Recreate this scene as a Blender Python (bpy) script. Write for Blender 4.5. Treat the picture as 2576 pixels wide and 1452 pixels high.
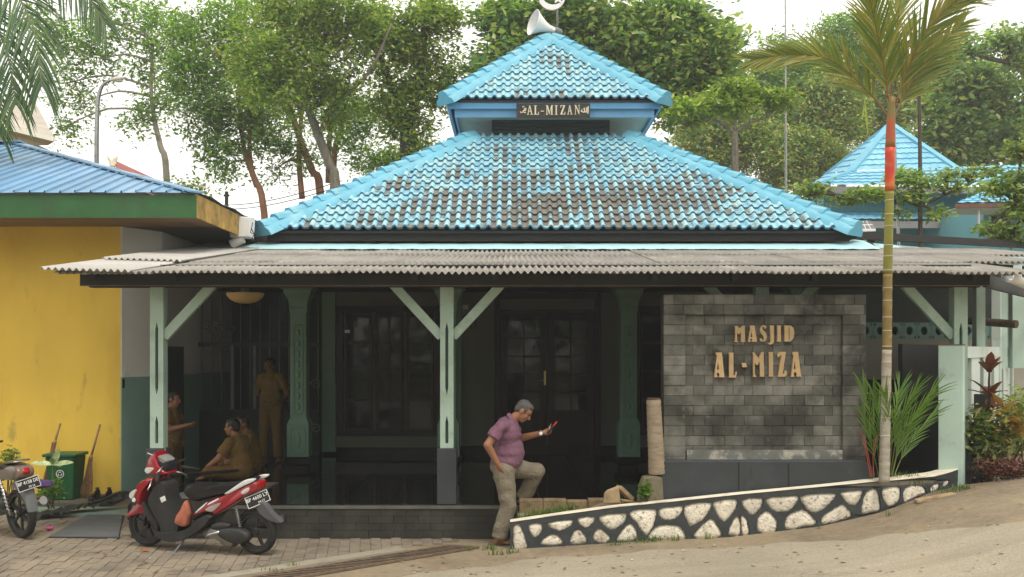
import bpy, bmesh, math, random
import numpy as np
from mathutils import Vector, Matrix, Euler
from mathutils.geometry import tessellate_polygon
for o in list(bpy.data.objects): bpy.data.objects.remove(o, do_unlink=True)
S = bpy.context.scene
COL = S.collection
RAD = math.radians
random.seed(7)
rng = np.random.default_rng(7)

# ------------------------------------------------------------------ camera, sky, sun, exposure
FOC, CU, HV, CZ = 2600.0, 1288.0, 880.0, 2.18     # focal length, principal column, horizon row, eye height
cam = bpy.data.cameras.new('camera')
cam.sensor_width = 36.0
cam.lens = 36.0 * FOC / 2576.0
cam.shift_y = (HV - 726.0) / 2576.0
cam.clip_end = 2000
camo = bpy.data.objects.new('camera', cam); COL.objects.link(camo)
camo.location = (0, 0, CZ); camo.rotation_euler = (RAD(90), 0, 0)
S.camera = camo

SUN_EL, SUN_AZ = RAD(62), RAD(150)                # azimuth clockwise from +Y: behind the viewer's right shoulder
w = bpy.data.worlds.new('World'); S.world = w; w.use_nodes = True
nt = w.node_tree; nt.nodes.clear()
sky = nt.nodes.new('ShaderNodeTexSky'); sky.sky_type = 'NISHITA'; sky.sun_disc = False
sky.sun_elevation = SUN_EL; sky.sun_rotation = SUN_AZ; sky.dust_density = 4.0
cloud = nt.nodes.new('ShaderNodeMixRGB'); cloud.inputs[0].default_value = 0.86
cloud.inputs[2].default_value = (9.9, 9.5, 8.8, 1)       # even bright overcast
bg = nt.nodes.new('ShaderNodeBackground'); bg.inputs[1].default_value = 0.12
wo = nt.nodes.new('ShaderNodeOutputWorld')
nt.links.new(sky.outputs[0], cloud.inputs[1]); nt.links.new(cloud.outputs[0], bg.inputs[0]); nt.links.new(bg.outputs[0], wo.inputs[0])
sun = bpy.data.lights.new('sun', 'SUN'); sun.energy = 1.4; sun.angle = RAD(14); sun.color = (1.0, 0.95, 0.87)
suno = bpy.data.objects.new('sun', sun); COL.objects.link(suno)
sd = Vector((math.sin(SUN_AZ) * math.cos(SUN_EL), math.cos(SUN_AZ) * math.cos(SUN_EL), math.sin(SUN_EL)))
suno.rotation_euler = (-sd).to_track_quat('-Z', 'Y').to_euler(); suno.location = sd * 40
S.view_settings.view_transform = 'Standard'; S.view_settings.look = 'None'
S.view_settings.exposure = 0.55; S.view_settings.gamma = 1.0
S.view_settings.use_curve_mapping = False
S.render.resolution_x, S.render.resolution_y = 1024, 577

def X(u, d): return (u - CU) * d / FOC
def Z(v, d): return CZ + (HV - v) * d / FOC
def P(u, v, d): return Vector((X(u, d), d, Z(v, d)))

# ------------------------------------------------------------------ object helpers
def thing(name, label, cat, loc=(0, 0, 0), rotz=0, group=None, rot=None):
    o = bpy.data.objects.new(name, None); COL.objects.link(o); o.empty_display_size = 0.1
    o.location = loc; o.rotation_euler = rot if rot else (0, 0, rotz)
    o['label'] = label; o['category'] = cat
    if group: o['group'] = group
    return o
def tag(o, label=None, cat=None, group=None, kind=None):
    if label: o['label'] = label
    if cat: o['category'] = cat
    if group: o['group'] = group
    if kind: o['kind'] = kind
    return o
def off(parent):           # location of the chain above: parts are modelled in world coordinates and stored relative to it
    v = Vector((0, 0, 0)); p = parent
    while p is not None:
        v += p.location; p = p.parent
    return v
def obj(name, me, parent=None, loc=None):
    o = bpy.data.objects.new(name, me); COL.objects.link(o)
    if parent: o.parent = parent
    if loc is not None: o.location = loc
    return o

class MB:
    def __init__(s): s.v = []; s.f = []; s.mi = []; s.cur = 0
    def add(s, vs, fs):
        b = len(s.v); s.v.extend([tuple(p) for p in vs])
        for f in fs: s.f.append([i + b for i in f]); s.mi.append(s.cur)
        return s
    def box(s, x0, x1, y0, y1, z0, z1):
        x0, x1 = min(x0, x1), max(x0, x1); y0, y1 = min(y0, y1), max(y0, y1); z0, z1 = min(z0, z1), max(z0, z1)
        vs = [(x0,y0,z0),(x1,y0,z0),(x1,y1,z0),(x0,y1,z0),(x0,y0,z1),(x1,y0,z1),(x1,y1,z1),(x0,y1,z1)]
        return s.add(vs, [(0,3,2,1),(4,5,6,7),(0,1,5,4),(1,2,6,5),(2,3,7,6),(3,0,4,7)])
    def obox(s, c, size, m):                      # oriented box, m = 3x3 matrix
        sx, sy, sz = [k * .5 for k in size]; c = Vector(c)
        vs = [c + m @ Vector((a*sx, b*sy, d*sz)) for d in (-1,1) for a, b in ((-1,-1),(1,-1),(1,1),(-1,1))]
        return s.add(vs, [(0,3,2,1),(4,5,6,7),(0,1,5,4),(1,2,6,5),(2,3,7,6),(3,0,4,7)])
    def bar(s, a, b, wdt, hgt, up=(0,0,1)):       # rectangular bar from a to b
        a = Vector(a); b = Vector(b); d = (b - a); L = d.length; d.normalize()
        up = Vector(up); r = d.cross(up)
        if r.length < 1e-5: r = d.cross(Vector((1,0,0)))
        r.normalize(); uu = r.cross(d)
        m = Matrix((d, r, uu)).transposed()
        return s.obox((a + b) / 2, (L, wdt, hgt), m)
    def tube(s, path, r, seg=8, caps=True):
        path = [Vector(p) for p in path]; n = len(path)
        rs = r if isinstance(r, (list, tuple)) else [r] * n
        vs = []; fs = []; ref = None
        for i, p in enumerate(path):
            d = (path[min(i+1, n-1)] - path[max(i-1, 0)])
            d = d.normalized() if d.length > 1e-9 else Vector((0,0,1))
            if ref is None:
                ref = d.cross(Vector((0,0,1)))
                if ref.length < .1: ref = d.cross(Vector((1,0,0)))
            ref = (ref - d * ref.dot(d))
            ref = ref.normalized() if ref.length > 1e-6 else d.orthogonal().normalized()
            q = d.cross(ref)
            for k in range(seg):
                a = 2 * math.pi * k / seg
                vs.append(p + (ref * math.cos(a) + q * math.sin(a)) * rs[i])
        for i in range(n - 1):
            for k in range(seg):
                k2 = (k + 1) % seg
                fs.append((i*seg+k, i*seg+k2, (i+1)*seg+k2, (i+1)*seg+k))
        if caps:
            fs.append(tuple(range(seg))[::-1]); fs.append(tuple((n-1)*seg + k for k in range(seg)))
        return s.add(vs, fs)
    def lathe(s, prof, c, seg=16, m=None, caps=False):   # prof [(r, h)] about local z, placed at c with matrix m
        m = m or Matrix.Identity(3); c = Vector(c); vs = []; fs = []
        for r, h in prof:
            for k in range(seg):
                a = 2 * math.pi * k / seg
                vs.append(c + m @ Vector((r * math.cos(a), r * math.sin(a), h)))
        for i in range(len(prof) - 1):
            for k in range(seg):
                k2 = (k + 1) % seg
                fs.append((i*seg+k, i*seg+k2, (i+1)*seg+k2, (i+1)*seg+k))
        if caps:
            fs.append(tuple(range(seg))[::-1]); fs.append(tuple((len(prof)-1)*seg + k for k in range(seg)))
        return s.add(vs, fs)
    def ell(s, c, r, seg=12, rings=8, m=None):
        m = m or Matrix.Identity(3); c = Vector(c)
        prof = [(math.sin(math.pi * i / rings), -math.cos(math.pi * i / rings)) for i in range(rings + 1)]
        prof[0] = (1e-4, -1); prof[-1] = (1e-4, 1)
        sc = Matrix.Diagonal((r[0], r[1], r[2]))
        return s.lathe(prof, c, seg, m @ sc)
    def prism(s, poly, a0, a1, axis='y', holes=()):
        """extrude polygon(s) along an axis: y: poly=(x,z); x: poly=(y,z); z: poly=(x,y)"""
        def mk(p, a):
            return {'y': (p[0], a, p[1]), 'x': (a, p[0], p[1]), 'z': (p[0], p[1], a)}[axis]
        loops = [list(poly)] + [list(h) for h in holes]
        flat = [p for l in loops for p in l]; n = len(flat)
        if holes:
            tris = tessellate_polygon([[Vector((p[0], p[1], 0)) for p in l] for l in loops])
            tf = [tuple(t) for t in tris]
        else: tf = [tuple(range(n))]
        vs = [mk(p, a0) for p in flat] + [mk(p, a1) for p in flat]
        fs = [t for t in tf] + [tuple(i + n for i in t)[::-1] for t in tf]
        b = 0
        for l in loops:
            m = len(l)
            for i in range(m):
                j = (i + 1) % m
                fs.append((b+i, b+i+n, b+j+n, b+j))
            b += m
        return s.add(vs, fs)
    def pillow(s, poly, w, cy=0.0, prof=((-1,.80),(-.86,.93),(-.55,1.0),(.55,1.0),(.86,.93),(1,.80)), axis='y', cen=None):
        """rounded slab: outline poly (x,z) repeated at several offsets with shrinking scale"""
        n = len(poly)
        cx = sum(p[0] for p in poly) / n; cz = sum(p[1] for p in poly) / n
        if cen: cx, cz = cen
        vs = []; fs = []
        for t, k in prof:
            for p in poly:
                a, b = cx + (p[0]-cx)*k, cz + (p[1]-cz)*k
                vs.append((a, cy + t*w, b) if axis == 'y' else (cy + t*w, a, b))
        for i in range(len(prof) - 1):
            for k in range(n):
                k2 = (k+1) % n
                fs.append((i*n+k, (i+1)*n+k, (i+1)*n+k2, i*n+k2))
        fs.append(tuple(range(n))); fs.append(tuple((len(prof)-1)*n + k for k in range(n))[::-1])
        return s.add(vs, fs)
    def build(s, name, mat, parent=None, smooth=False, bevel=0, world=True, loc=None, fixn=True, seg=2):
        me = bpy.data.meshes.new(name)
        o3 = off(parent) if (parent and world) else Vector((0,0,0))
        if loc is not None: o3 = Vector(loc) + (o3 if parent else Vector((0,0,0)))
        vs = [(p[0]-o3.x, p[1]-o3.y, p[2]-o3.z) for p in s.v]
        me.from_pydata(vs, [], s.f)
        mats = mat if isinstance(mat, (list, tuple)) else [mat]
        for m in mats: me.materials.append(m)
        if len(mats) > 1: me.polygons.foreach_set('material_index', s.mi)
        if fixn:
            bm = bmesh.new(); bm.from_mesh(me); bmesh.ops.recalc_face_normals(bm, faces=bm.faces); bm.to_mesh(me); bm.free()
        if smooth:
            me.polygons.foreach_set('use_smooth', [True] * len(me.polygons))
            if smooth is not True: me.set_sharp_from_angle(angle=RAD(smooth))
        me.update()
        o = obj(name, me, parent, loc)
        if bevel:
            b = o.modifiers.new('bevel', 'BEVEL'); b.width = bevel; b.segments = seg; b.limit_method = 'ANGLE'; b.angle_limit = RAD(40)
        return o

def smooth_poly(pts, sub=4, closed=True):
    pts = [Vector((p[0], p[1])) if len(p) == 2 else Vector(p) for p in pts]; n = len(pts); out = []
    rngk = range(n) if closed else range(n - 1)
    for i in rngk:
        g = lambda k: pts[k % n] if closed else pts[max(0, min(n-1, k))]
        p0, p1, p2, p3 = g(i-1), g(i), g(i+1), g(i+2)
        for k in range(sub):
            t = k / sub
            out.append(0.5 * ((2*p1) + (-p0+p2)*t + (2*p0-5*p1+4*p2-p3)*t*t + (-p0+3*p1-3*p2+p3)*t**3))
    if not closed: out.append(pts[-1])
    return [tuple(p) for p in out]
def lerp(a, b, t): return a + (b - a) * t
def sstep(a, b, x):
    t = max(0.0, min(1.0, (x - a) / (b - a))); return t * t * (3 - 2 * t)

# ------------------------------------------------------------------ materials
def newmat(name):
    m = bpy.data.materials.new(name); m.use_nodes = True
    t = m.node_tree; t.nodes.clear()
    out = t.nodes.new('ShaderNodeOutputMaterial'); b = t.nodes.new('ShaderNodeBsdfPrincipled')
    t.links.new(b.outputs[0], out.inputs[0])
    return m, t, b, out
def N(t, typ, **kw):
    n = t.nodes.new('ShaderNode' + typ)
    for k, v in kw.items():
        if k.startswith('i_'): n.inputs[k[2:].replace('_', ' ')].default_value = v
        else: setattr(n, k, v)
    return n
def c4(c): return (c[0], c[1], c[2], 1)
def noise(t, scale, detail=4, rough=.55, vec=None, dist=0):
    n = N(t, 'TexNoise'); n.inputs['Scale'].default_value = scale; n.inputs['Detail'].default_value = detail
    n.inputs['Roughness'].default_value = rough; n.inputs['Distortion'].default_value = dist
    if vec is not None: t.links.new(vec, n.inputs['Vector'])
    return n.outputs[0]
def ramp(t, fac, stops):
    r = N(t, 'ValToRGB'); e = r.color_ramp.elements
    while len(e) < len(stops): e.new(.5)
    for i, (p, c) in enumerate(stops):
        e[i].position = p; e[i].color = c4(c) if not isinstance(c, (int, float)) else (c, c, c, 1)
    t.links.new(fac, r.inputs[0]); return r.outputs[0]
def mixc(t, fac, a, b, mode='MIX'):
    m = N(t, 'MixRGB'); m.blend_type = mode
    for k, v in ((0, fac), (1, a), (2, b)):
        if isinstance(v, (int, float)): m.inputs[k].default_value = v if k == 0 else (v, v, v, 1)
        elif isinstance(v, (tuple, list)): m.inputs[k].default_value = c4(v)
        else: t.links.new(v, m.inputs[k])
    return m.outputs[0]
def math_(t, op, a, b=None, clamp=False):
    m = N(t, 'Math'); m.operation = op; m.use_clamp = clamp
    for k, v in ((0, a), (1, b)):
        if v is None: continue
        if isinstance(v, (int, float)): m.inputs[k].default_value = v
        else: t.links.new(v, m.inputs[k])
    return m.outputs[0]
def bump(t, b, h, strength=.3, dist=.01):
    n = N(t, 'Bump'); n.inputs['Strength'].default_value = strength; n.inputs['Distance'].default_value = dist
    t.links.new(h, n.inputs['Height']); t.links.new(n.outputs[0], b.inputs['Normal'])
def mat(name, col, rough=.7, var=.15, scale=5, bmp=0, bscale=60, bdist=.004, spec=.35, metal=0, dirt=None, dscale=2.5, dlo=.5, dhi=.68, dmax=.8, piece=0, stretch=None, coat=0, dirt2=None):
    m, t, b, out = newmat(name)
    g = N(t, 'NewGeometry'); pos = g.outputs['Position']
    vec = pos
    if stretch:
        mp = N(t, 'Mapping'); mp.inputs['Scale'].default_value = stretch; t.links.new(pos, mp.inputs['Vector']); vec = mp.outputs[0]
    n1 = noise(t, scale, 5, .6, vec)
    c = ramp(t, n1, [(.28, tuple(k*(1-var) for k in col)), (.72, tuple(min(1, k*(1+var)) for k in col))])
    if piece:
        oi = N(t, 'ObjectInfo')
        k = math_(t, 'MULTIPLY_ADD', oi.outputs['Random'], 2*piece); k.node.inputs[2].default_value = 1 - piece
        c = mixc(t, 1.0, c, k, 'MULTIPLY')
    if dirt:
        n2 = noise(t, dscale, 6, .65, vec)
        f = math_(t, 'MULTIPLY', ramp(t, n2, [(dlo, 0), (dhi, 1)]), dmax)
        c = mixc(t, f, c, dirt)
    if dirt2:   # (colour, scale, lo, hi, amount)
        n3 = noise(t, dirt2[1], 5, .6, vec)
        c = mixc(t, math_(t, 'MULTIPLY', ramp(t, n3, [(dirt2[2], 0), (dirt2[3], 1)]), dirt2[4]), c, dirt2[0])
    t.links.new(c, b.inputs['Base Color'])
    b.inputs['Roughness'].default_value = rough; b.inputs['Metallic'].default_value = metal
    b.inputs['Specular IOR Level'].default_value = spec; b.inputs['Coat Weight'].default_value = coat
    b.inputs['Coat Roughness'].default_value = .08
    if bmp: bump(t, b, noise(t, bscale, 4, .6, pos), bmp, bdist)
    return m
def leafmat(name, cols, rough=.45, trans=.45, spec=.4):
    m, t, b, out = newmat(name)
    g = N(t, 'NewGeometry')
    n = len(cols)
    c = ramp(t, g.outputs['Random Per Island'], [((i + .5) / n, k) for i, k in enumerate(cols)])
    n2 = noise(t, .55, 2, .5, g.outputs['Position'])
    c = mixc(t, 1.0, c, ramp(t, n2, [(.3, .72), (.7, 1.22)]), 'MULTIPLY')
    t.links.new(c, b.inputs['Base Color'])
    b.inputs['Roughness'].default_value = rough; b.inputs['Specular IOR Level'].default_value = spec
    tr = N(t, 'BsdfTranslucent'); tc = mixc(t, 1.0, c, (1.15, 1.25, .5), 'MULTIPLY'); t.links.new(tc, tr.inputs[0])
    mx = N(t, 'MixShader'); mx.inputs[0].default_value = trans
    t.links.new(b.outputs[0], mx.inputs[1]); t.links.new(tr.outputs[0], mx.inputs[2]); t.links.new(mx.outputs[0], out.inputs[0])
    return m

M = {}
M['mint'] = mat('mint_paint', (.36, .48, .40), .55, .08, 3, .15, 90, dirt=(.15, .17, .12), dscale=2.6, dlo=.52, dhi=.74, dmax=.7, dirt2=((.10, .10, .08), 14, .64, .72, .5))
M['mint_dark'] = mat('green_paint', (.125, .225, .155), .5, .10, 3, .1, 90)  # green darkened further, with porch shade put into the colour
M['slot'] = mat('slot_paint', (.05, .085, .07), .6, .1)
M['charcoal'] = mat('charcoal_paint', (.040, .045, .049), .55, .2, 4, .2, 70, dirt=(.12, .12, .11), dscale=5, dlo=.6, dhi=.8, dmax=.5)
M['blackwood'] = mat('black_painted_timber', (.022, .021, .02), .6, .25, 3, .2, 40, stretch=(.3, 1, 3))
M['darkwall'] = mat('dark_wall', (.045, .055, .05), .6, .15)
M['cream_wall'] = mat('cream_wall', (.115, .12, .092), .6, .08, 2)  # cream darkened: deep porch shade is put into the base colour
M['yellow'] = mat('yellow_wall', (.76, .52, .075), .75, .12, .9, .15, 120, dirt=(.55, .34, .04), dscale=1.3, dlo=.48, dhi=.75, dmax=.7, dirt2=((.26, .19, .07), 3.3, .62, .72, .55), stretch=(1, 1, .45))
M['white_wall'] = mat('white_wall', (.78, .77, .74), .75, .05, 2)
M['sage'] = mat('sage_wall', (.22, .36, .31), .7, .1, 2)
M['green_fascia'] = mat('green_fascia', (.028, .11, .033), .6, .2, 2, dirt=(.04, .07, .035), dscale=3, dmax=.7)
M['old_yellow'] = mat('weathered_yellow_board', (.48, .30, .07), .8, .2, 4, dirt=(.06, .05, .03), dscale=3, dlo=.42, dhi=.66, dmax=.8)
M['soffit'] = mat('soffit_board', (.25, .17, .10), .8, .2, 3)
M['brownwood'] = mat('brown_timber', (.022, .011, .008), .45, .25, 5, stretch=(4, 4, .5))  # brown taken near black to carry the dimness of the porch
M['black'] = mat('black_plastic', (.016, .016, .017), .42, .15, 8)
M['rubber'] = mat('tyre_rubber', (.022, .021, .019), .8, .25, 10, .2, 120)
M['steel'] = mat('bright_steel', (.62, .62, .60), .3, .1, 8, metal=1)
M['alu'] = mat('dull_alloy', (.32, .32, .31), .42, .2, 8, metal=1)
M['redpaint'] = mat('red_gloss_paint', (.26, .004, .012), .25, .08, 4, coat=.8, dirt=(.16, .02, .015), dscale=3, dlo=.6, dhi=.8, dmax=.5)
M['white'] = mat('white_plastic', (.72, .72, .70), .45, .05)
M['cream'] = mat('cream_paint', (.74, .68, .54), .8, .07, 3, .2, 80, dirt=(.34, .27, .17), dscale=4, dlo=.56, dhi=.75, dmax=.7)
M['grey'] = mat('grey_plastic', (.14, .145, .15), .55, .12)
def glass(name, col=(.01, .012, .012), rough=.04):
    m = mat(name, col, rough, .05, 2, spec=.32); return m
M['glass'] = glass('dark_window_glass')
# ------------------------------------------------------------------ terrain
GX = ([-300, -.1, 1.47, 2.35, 3.34, 4.02, 4.6, 5.05, 5.7, 7, 10, 20, 300], [0, 0, .10, .138, .254, .406, .58, .68, .76, .92, 1.25, 2.0, 2.0])
def g(x, y):
    base = float(np.interp(x, *GX))
    t = (x - 5.3) - .75 * (y - 11.7)                # right of the fence line the slope goes on uphill
    k = 1.0 if y < 11.5 else 1 - sstep(11.5, 11.75, y) * (1 - sstep(-.1, .4, t))
    back = 2.6 * sstep(24, 34, y) * sstep(3, 9, x)
    return base * k + back
def ground_pt(u, v):
    d = 11.0
    for _ in range(40):
        x = X(u, d); d = .5 * d + .5 * (CZ - g(x, d)) * FOC / (v - HV)
    return Vector((X(u, d), d, g(X(u, d), d)))
def sheet(name, xs, ys, fn, material, dz=0, kind='structure', inside=None):
    b = MB(); nx, ny = len(xs), len(ys)
    vs = [(x, y, fn(x, y) + dz) for y in ys for x in xs]
    fs = []
    for j in range(ny-1):
        for i in range(nx-1):
            if inside and not inside((xs[i]+xs[i+1])/2, (ys[j]+ys[j+1])/2): continue
            fs.append((j*nx+i, j*nx+i+1, (j+1)*nx+i+1, (j+1)*nx+i))
    b.add(vs, fs)
    o = b.build(name, material, smooth=True); o['kind'] = kind
    return o
def ground_material():
    m, t, b, out = newmat('ground_soil_and_concrete')
    pos = N(t, 'NewGeometry').outputs['Position']
    n1 = noise(t, 1.1, 6, .65, pos); n2 = noise(t, 14, 5, .7, pos); n3 = noise(t, 3.5, 5, .6, pos)
    c = ramp(t, n1, [(.3, (.20, .158, .10)), (.5, (.28, .222, .142)), (.72, (.35, .275, .17))])
    c = mixc(t, math_(t, 'MULTIPLY', ramp(t, n3, [(.55, 0), (.75, 1)]), .6), c, (.36, .23, .11))
    c = mixc(t, .5, c, ramp(t, n2, [(.3, .35), (.7, 1)]), 'MULTIPLY')
    t.links.new(c, b.inputs['Base Color']); b.inputs['Roughness'].default_value = .92
    bump(t, b, noise(t, 45, 6, .7, pos), .5, .012); return m
def asphalt_material():
    m, t, b, out = newmat('worn_asphalt')
    pos = N(t, 'NewGeometry').outputs['Position']
    v = N(t, 'TexVoronoi'); v.inputs['Scale'].default_value = 95; t.links.new(pos, v.inputs['Vector'])
    n1 = noise(t, .8, 5, .6, pos); n2 = noise(t, 120, 3, .7, pos)
    c = ramp(t, n1, [(.3, (.26, .228, .165)), (.7, (.35, .305, .22))])
    c = mixc(t, .38, c, ramp(t, v.outputs['Color'], [(.1, .5), (.5, 1.0), (.9, 1.5)]), 'MULTIPLY')
    c = mixc(t, .4, c, ramp(t, n2, [(.3, .5), (.7, 1.35)]), 'MULTIPLY')
    cr = noise(t, 1.6, 3, .5, pos, 1.2)                # a few hairline cracks
    cf = ramp(t, cr, [(.497, 0), (.5, 1), (.503, 0)])
    c = mixc(t, math_(t, 'MULTIPLY', cf, .45), c, (.07, .06, .05))
    sand = noise(t, .6, 5, .7, pos)
    c = mixc(t, math_(t, 'MULTIPLY', ramp(t, sand, [(.55, 0), (.8, 1)]), .5), c, (.36, .27, .17))
    mp = N(t, 'Mapping'); mp.inputs['Rotation'].default_value = (0, 0, RAD(-24)); mp.inputs['Scale'].default_value = (.25, 2.2, 1); t.links.new(pos, mp.inputs['Vector'])
    st = noise(t, 1.1, 4, .55, mp.outputs[0])
    c = mixc(t, math_(t, 'MULTIPLY', ramp(t, st, [(.48, 0), (.66, 1)]), .30), c, (.15, .128, .095))
    t.links.new(c, b.inputs['Base Color']); b.inputs['Roughness'].default_value = .9
    bump(t, b, v.outputs['Distance'], .25, .005); return m
M['ground'] = ground_material(); M['asphalt'] = asphalt_material()
xs = sorted(set([-300, -120, -60, -30, -18, 18, 30, 60, 120, 300] + [round(-12 + .4 * i, 3) for i in range(66)] + [k for k in GX[0] if abs(k) < 12] + [round(4.2+.1*i, 3) for i in range(24)]))
ys = sorted(set([-60, -20, 18, 24, 27, 30, 34, 60, 120, 400] + [round(-4 + .5 * i, 3) for i in range(44)] + [11.5, 11.55, 11.6, 11.65, 11.7, 11.75]))
sheet('ground', xs, ys, g, M['ground'])
# road: a worn asphalt sheet above the ground, its ragged edge running up to the right
edge = [ground_pt(u, v) for u, v in ((1019, 1452), (1180, 1428), (1342, 1408), (1600, 1390), (1830, 1378), (2060, 1362), (2250, 1346), (2420, 1330), (2576, 1312))]
ex = [-14, -3.5] + [p.x for p in edge] + [edge[-1].x + 6, 40]; ey = [1.5, 8.0] + [p.y for p in edge] + [edge[-1].y + 2.2, 22]
b = MB(); NX = 150; rows = 26
xr = np.concatenate([np.linspace(-14, -2, 20), np.linspace(-1.9, 6.5, 110), np.linspace(7, 40, 20)])
vs = []; fs = []
for i, x in enumerate(xr):
    yt = float(np.interp(x, ex, ey)) + .05 * math.sin(x * 5.1) + .035 * math.sin(x * 13.7 + 1) + rng.normal() * .012
    for j in range(rows):
        y = lerp(-30, yt, 1 - (1 - j / (rows - 1)) ** 2)
        vs.append((x, y, g(x, y) + .006))
for i in range(len(xr) - 1):
    for j in range(rows - 1):
        fs.append((i*rows+j, (i+1)*rows+j, (i+1)*rows+j+1, i*rows+j+1))
o = b.add(vs, fs).build('road', M['asphalt'], smooth=True); o['kind'] = 'structure'

# ------------------------------------------------------------------ block paved yard on the left
M['paver'] = mat('concrete_paver', (.185, .156, .118), .9, .22, 2.2, .4, 60, piece=.10, dirt=(.29, .235, .165), dscale=1.2, dlo=.40, dhi=.66, dmax=.85, dirt2=((.075, .065, .05), 1.7, .56, .72, .6))
M['joint'] = mat('sandy_joint', (.15, .12, .083), .95, .3, 20)
A1, A2 = Vector((-2.75, 9.98)), Vector((-1.30, 11.25))        # edge strip line
def yard_in(x, y):
    e = (A2 - A1); p = Vector((x, y)) - A1
    left = e.x * p.y - e.y * p.x > .0
    return left and x < -.35 and y < 14.1 and not (x > -4.50 and y > 11.84) and y > 7.5 and x > -9
PW, PL = .115, .225; ang = RAD(8)
ca, sa = math.cos(ang), math.sin(ang)
yard = sheet('paved_yard', list(np.arange(-9.2, -.2, .2)), list(np.arange(7.3, 14.3, .2)), lambda x, y: .004, M['joint'], 0, 'structure', inside=lambda x, y: yard_in(x, y))
zz = .012; w2, l2 = PW/2 - .0032, PL/2 - .0032
prof = [(-w2, -l2), (w2, -l2), (w2+.0015, 0), (w2, l2), (-w2, l2), (-w2+.0015, 0)]
spots = []
for i in range(-110, 110):
    for j in range(-60, 80):
        lx = i * PW; ly = (j + (.5 if i % 2 else 0)) * PL
        x = -4 + lx * ca - ly * sa; y = 11 + lx * sa + ly * ca
        if yard_in(x, y): spots.append((x, y))
def vis(p):
    u = CU + p[0] * FOC / p[1]; v = HV + CZ * FOC / p[1]
    return 0 < u < 2576 and v < 1456
shown = sorted([p for p in spots if vis(p)], key=lambda p: p[1])
near = set(shown[:300])
pm = MB(); pm.prism(prof, 0, zz, 'z')
pme = None
for p in shown[:300]:
    dz = rng.uniform(-.005, .004); tx, ty = rng.normal(size=2) * .014
    if pme is None:
        o = pm.build('paver', M['paver'], yard, loc=(0, 0, 0), bevel=0); pme = o.data
    else: o = obj('paver', pme, yard)
    o.location = (p[0], p[1], .001 + dz); o.rotation_euler = (tx, ty, ang + rng.normal() * .015)
b = MB()
for p in spots:
    if p in near: continue
    dz = rng.uniform(-.004, .004); a = ang + rng.normal() * .012; c_, s_ = math.cos(a), math.sin(a)
    pv = [(p[0] + q[0]*c_ - q[1]*s_, p[1] + q[0]*s_ + q[1]*c_) for q in prof]
    b.prism(pv, .001, zz + dz + .001, 'z')
o = b.build('paver_field', M['paver'], yard); o['kind'] = 'stuff'

# concrete edge strip and drain with its grate
M['concrete'] = mat('old_concrete', (.30, .265, .205), .9, .2, 3, .4, 50, dirt=(.14, .12, .08), dscale=3, dlo=.5, dhi=.7, dmax=.7)
M['rust'] = mat('rusty_iron', (.15, .105, .07), .75, .35, 9, .4, 60)
M['pit_dark_plate'] = mat('drain_pit_dark', (.004, .0035, .003), 1, .1)
e = (A2 - A1).normalized(); n = Vector((e.y, -e.x))
b = MB(); q0 = A1 - e * 2.2; q1 = A2 + e * .1
pts = []
for k in range(25):
    c = q0.lerp(q1, k / 24); wj = .0 + rng.normal() * .006
    pts.append(((c - n * .03 + n * wj), (c + n * (.16 + wj))))
for k in range(24):
    a0, a1 = pts[k]; b0, b1 = pts[k+1]
    b.prism([a0, a1, b1, b0], -.05, .022 + rng.normal()*.002, 'z')
tag(b.build('concrete_edge', M['concrete']), kind='structure')
G1, G2 = Vector((-.71, 11.43)), Vector((-.37, 11.34)); dirn = Vector((-2.38 + .71, 9.91 - 11.43)).normalized()
grate = thing('drain_grate', 'rusty iron drain grate of slanted bars between paved yard and road', 'drain grate', (G1.x, G1.y, 0))
L = 3.0
b = MB(); q = [G1, G2, G2 + dirn*L, G1 + dirn*L]
b.prism([tuple(p) for p in q], .009, .0165, 'z'); b.build('pit_dark_plate', M['pit_dark_plate'], grate)  # flat black plate painted as the dark of the pit below
b = MB()
for p in (G1, G2): b.bar((p.x, p.y, .016), (p.x + dirn.x*L, p.y + dirn.y*L, .016), .032, .020)
b.bar((G1.x, G1.y, .016), (G2.x, G2.y, .016), .03, .017)
b.build('frame', M['rust'], grate)
k = .06; bar0 = None
while k < L:
    a = G1 + dirn * k; c = G2 + dirn * k
    if bar0 is None:
        b = MB(); b.bar((a.x, a.y, .0195), (c.x, c.y, .0195), .030, .0025); bar0 = b.build('bar', M['rust'], grate); a0 = a.copy()
    else:
        o = obj('bar', bar0.data, grate); o.location = (a.x - a0.x, a.y - a0.y, 0)
    k += .086

# ------------------------------------------------------------------ planter wall of painted stones
def wy(x): return 11.25 + (.42 * ((x - 3.8) / 1.2) ** 1.7 if x > 3.8 else 0)
def wall_x(u):
    x = X(u, 11.25)
    for _ in range(12): x = X(u, wy(x))
    return x
def z3(zx, zy): return ((1700 + zx / 1.3224) / 1.416, (1600 + zy / 1.3224) / 1.416)
def wpt(zx, zy):
    u, v = z3(zx, zy); x = wall_x(u); return (x, Z(v, wy(x)))
topl = [wpt(*p) for p in ((155, 338), (400, 302), (650, 268), (950, 238), (1240, 207), (1550, 178), (1860, 148), (2040, 134), (2160, 122), (2240, 100), (2290, 80))]
botl = [wpt(*p) for p in ((145, 486), (800, 436), (1180, 420), (1610, 370), (1900, 304), (2130, 220), (2280, 135))]
TX, TZ = [p[0] for p in topl], [p[1] - .014 for p in topl]
BX, BZ = [p[0] for p in botl], [p[1] for p in botl]
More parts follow.
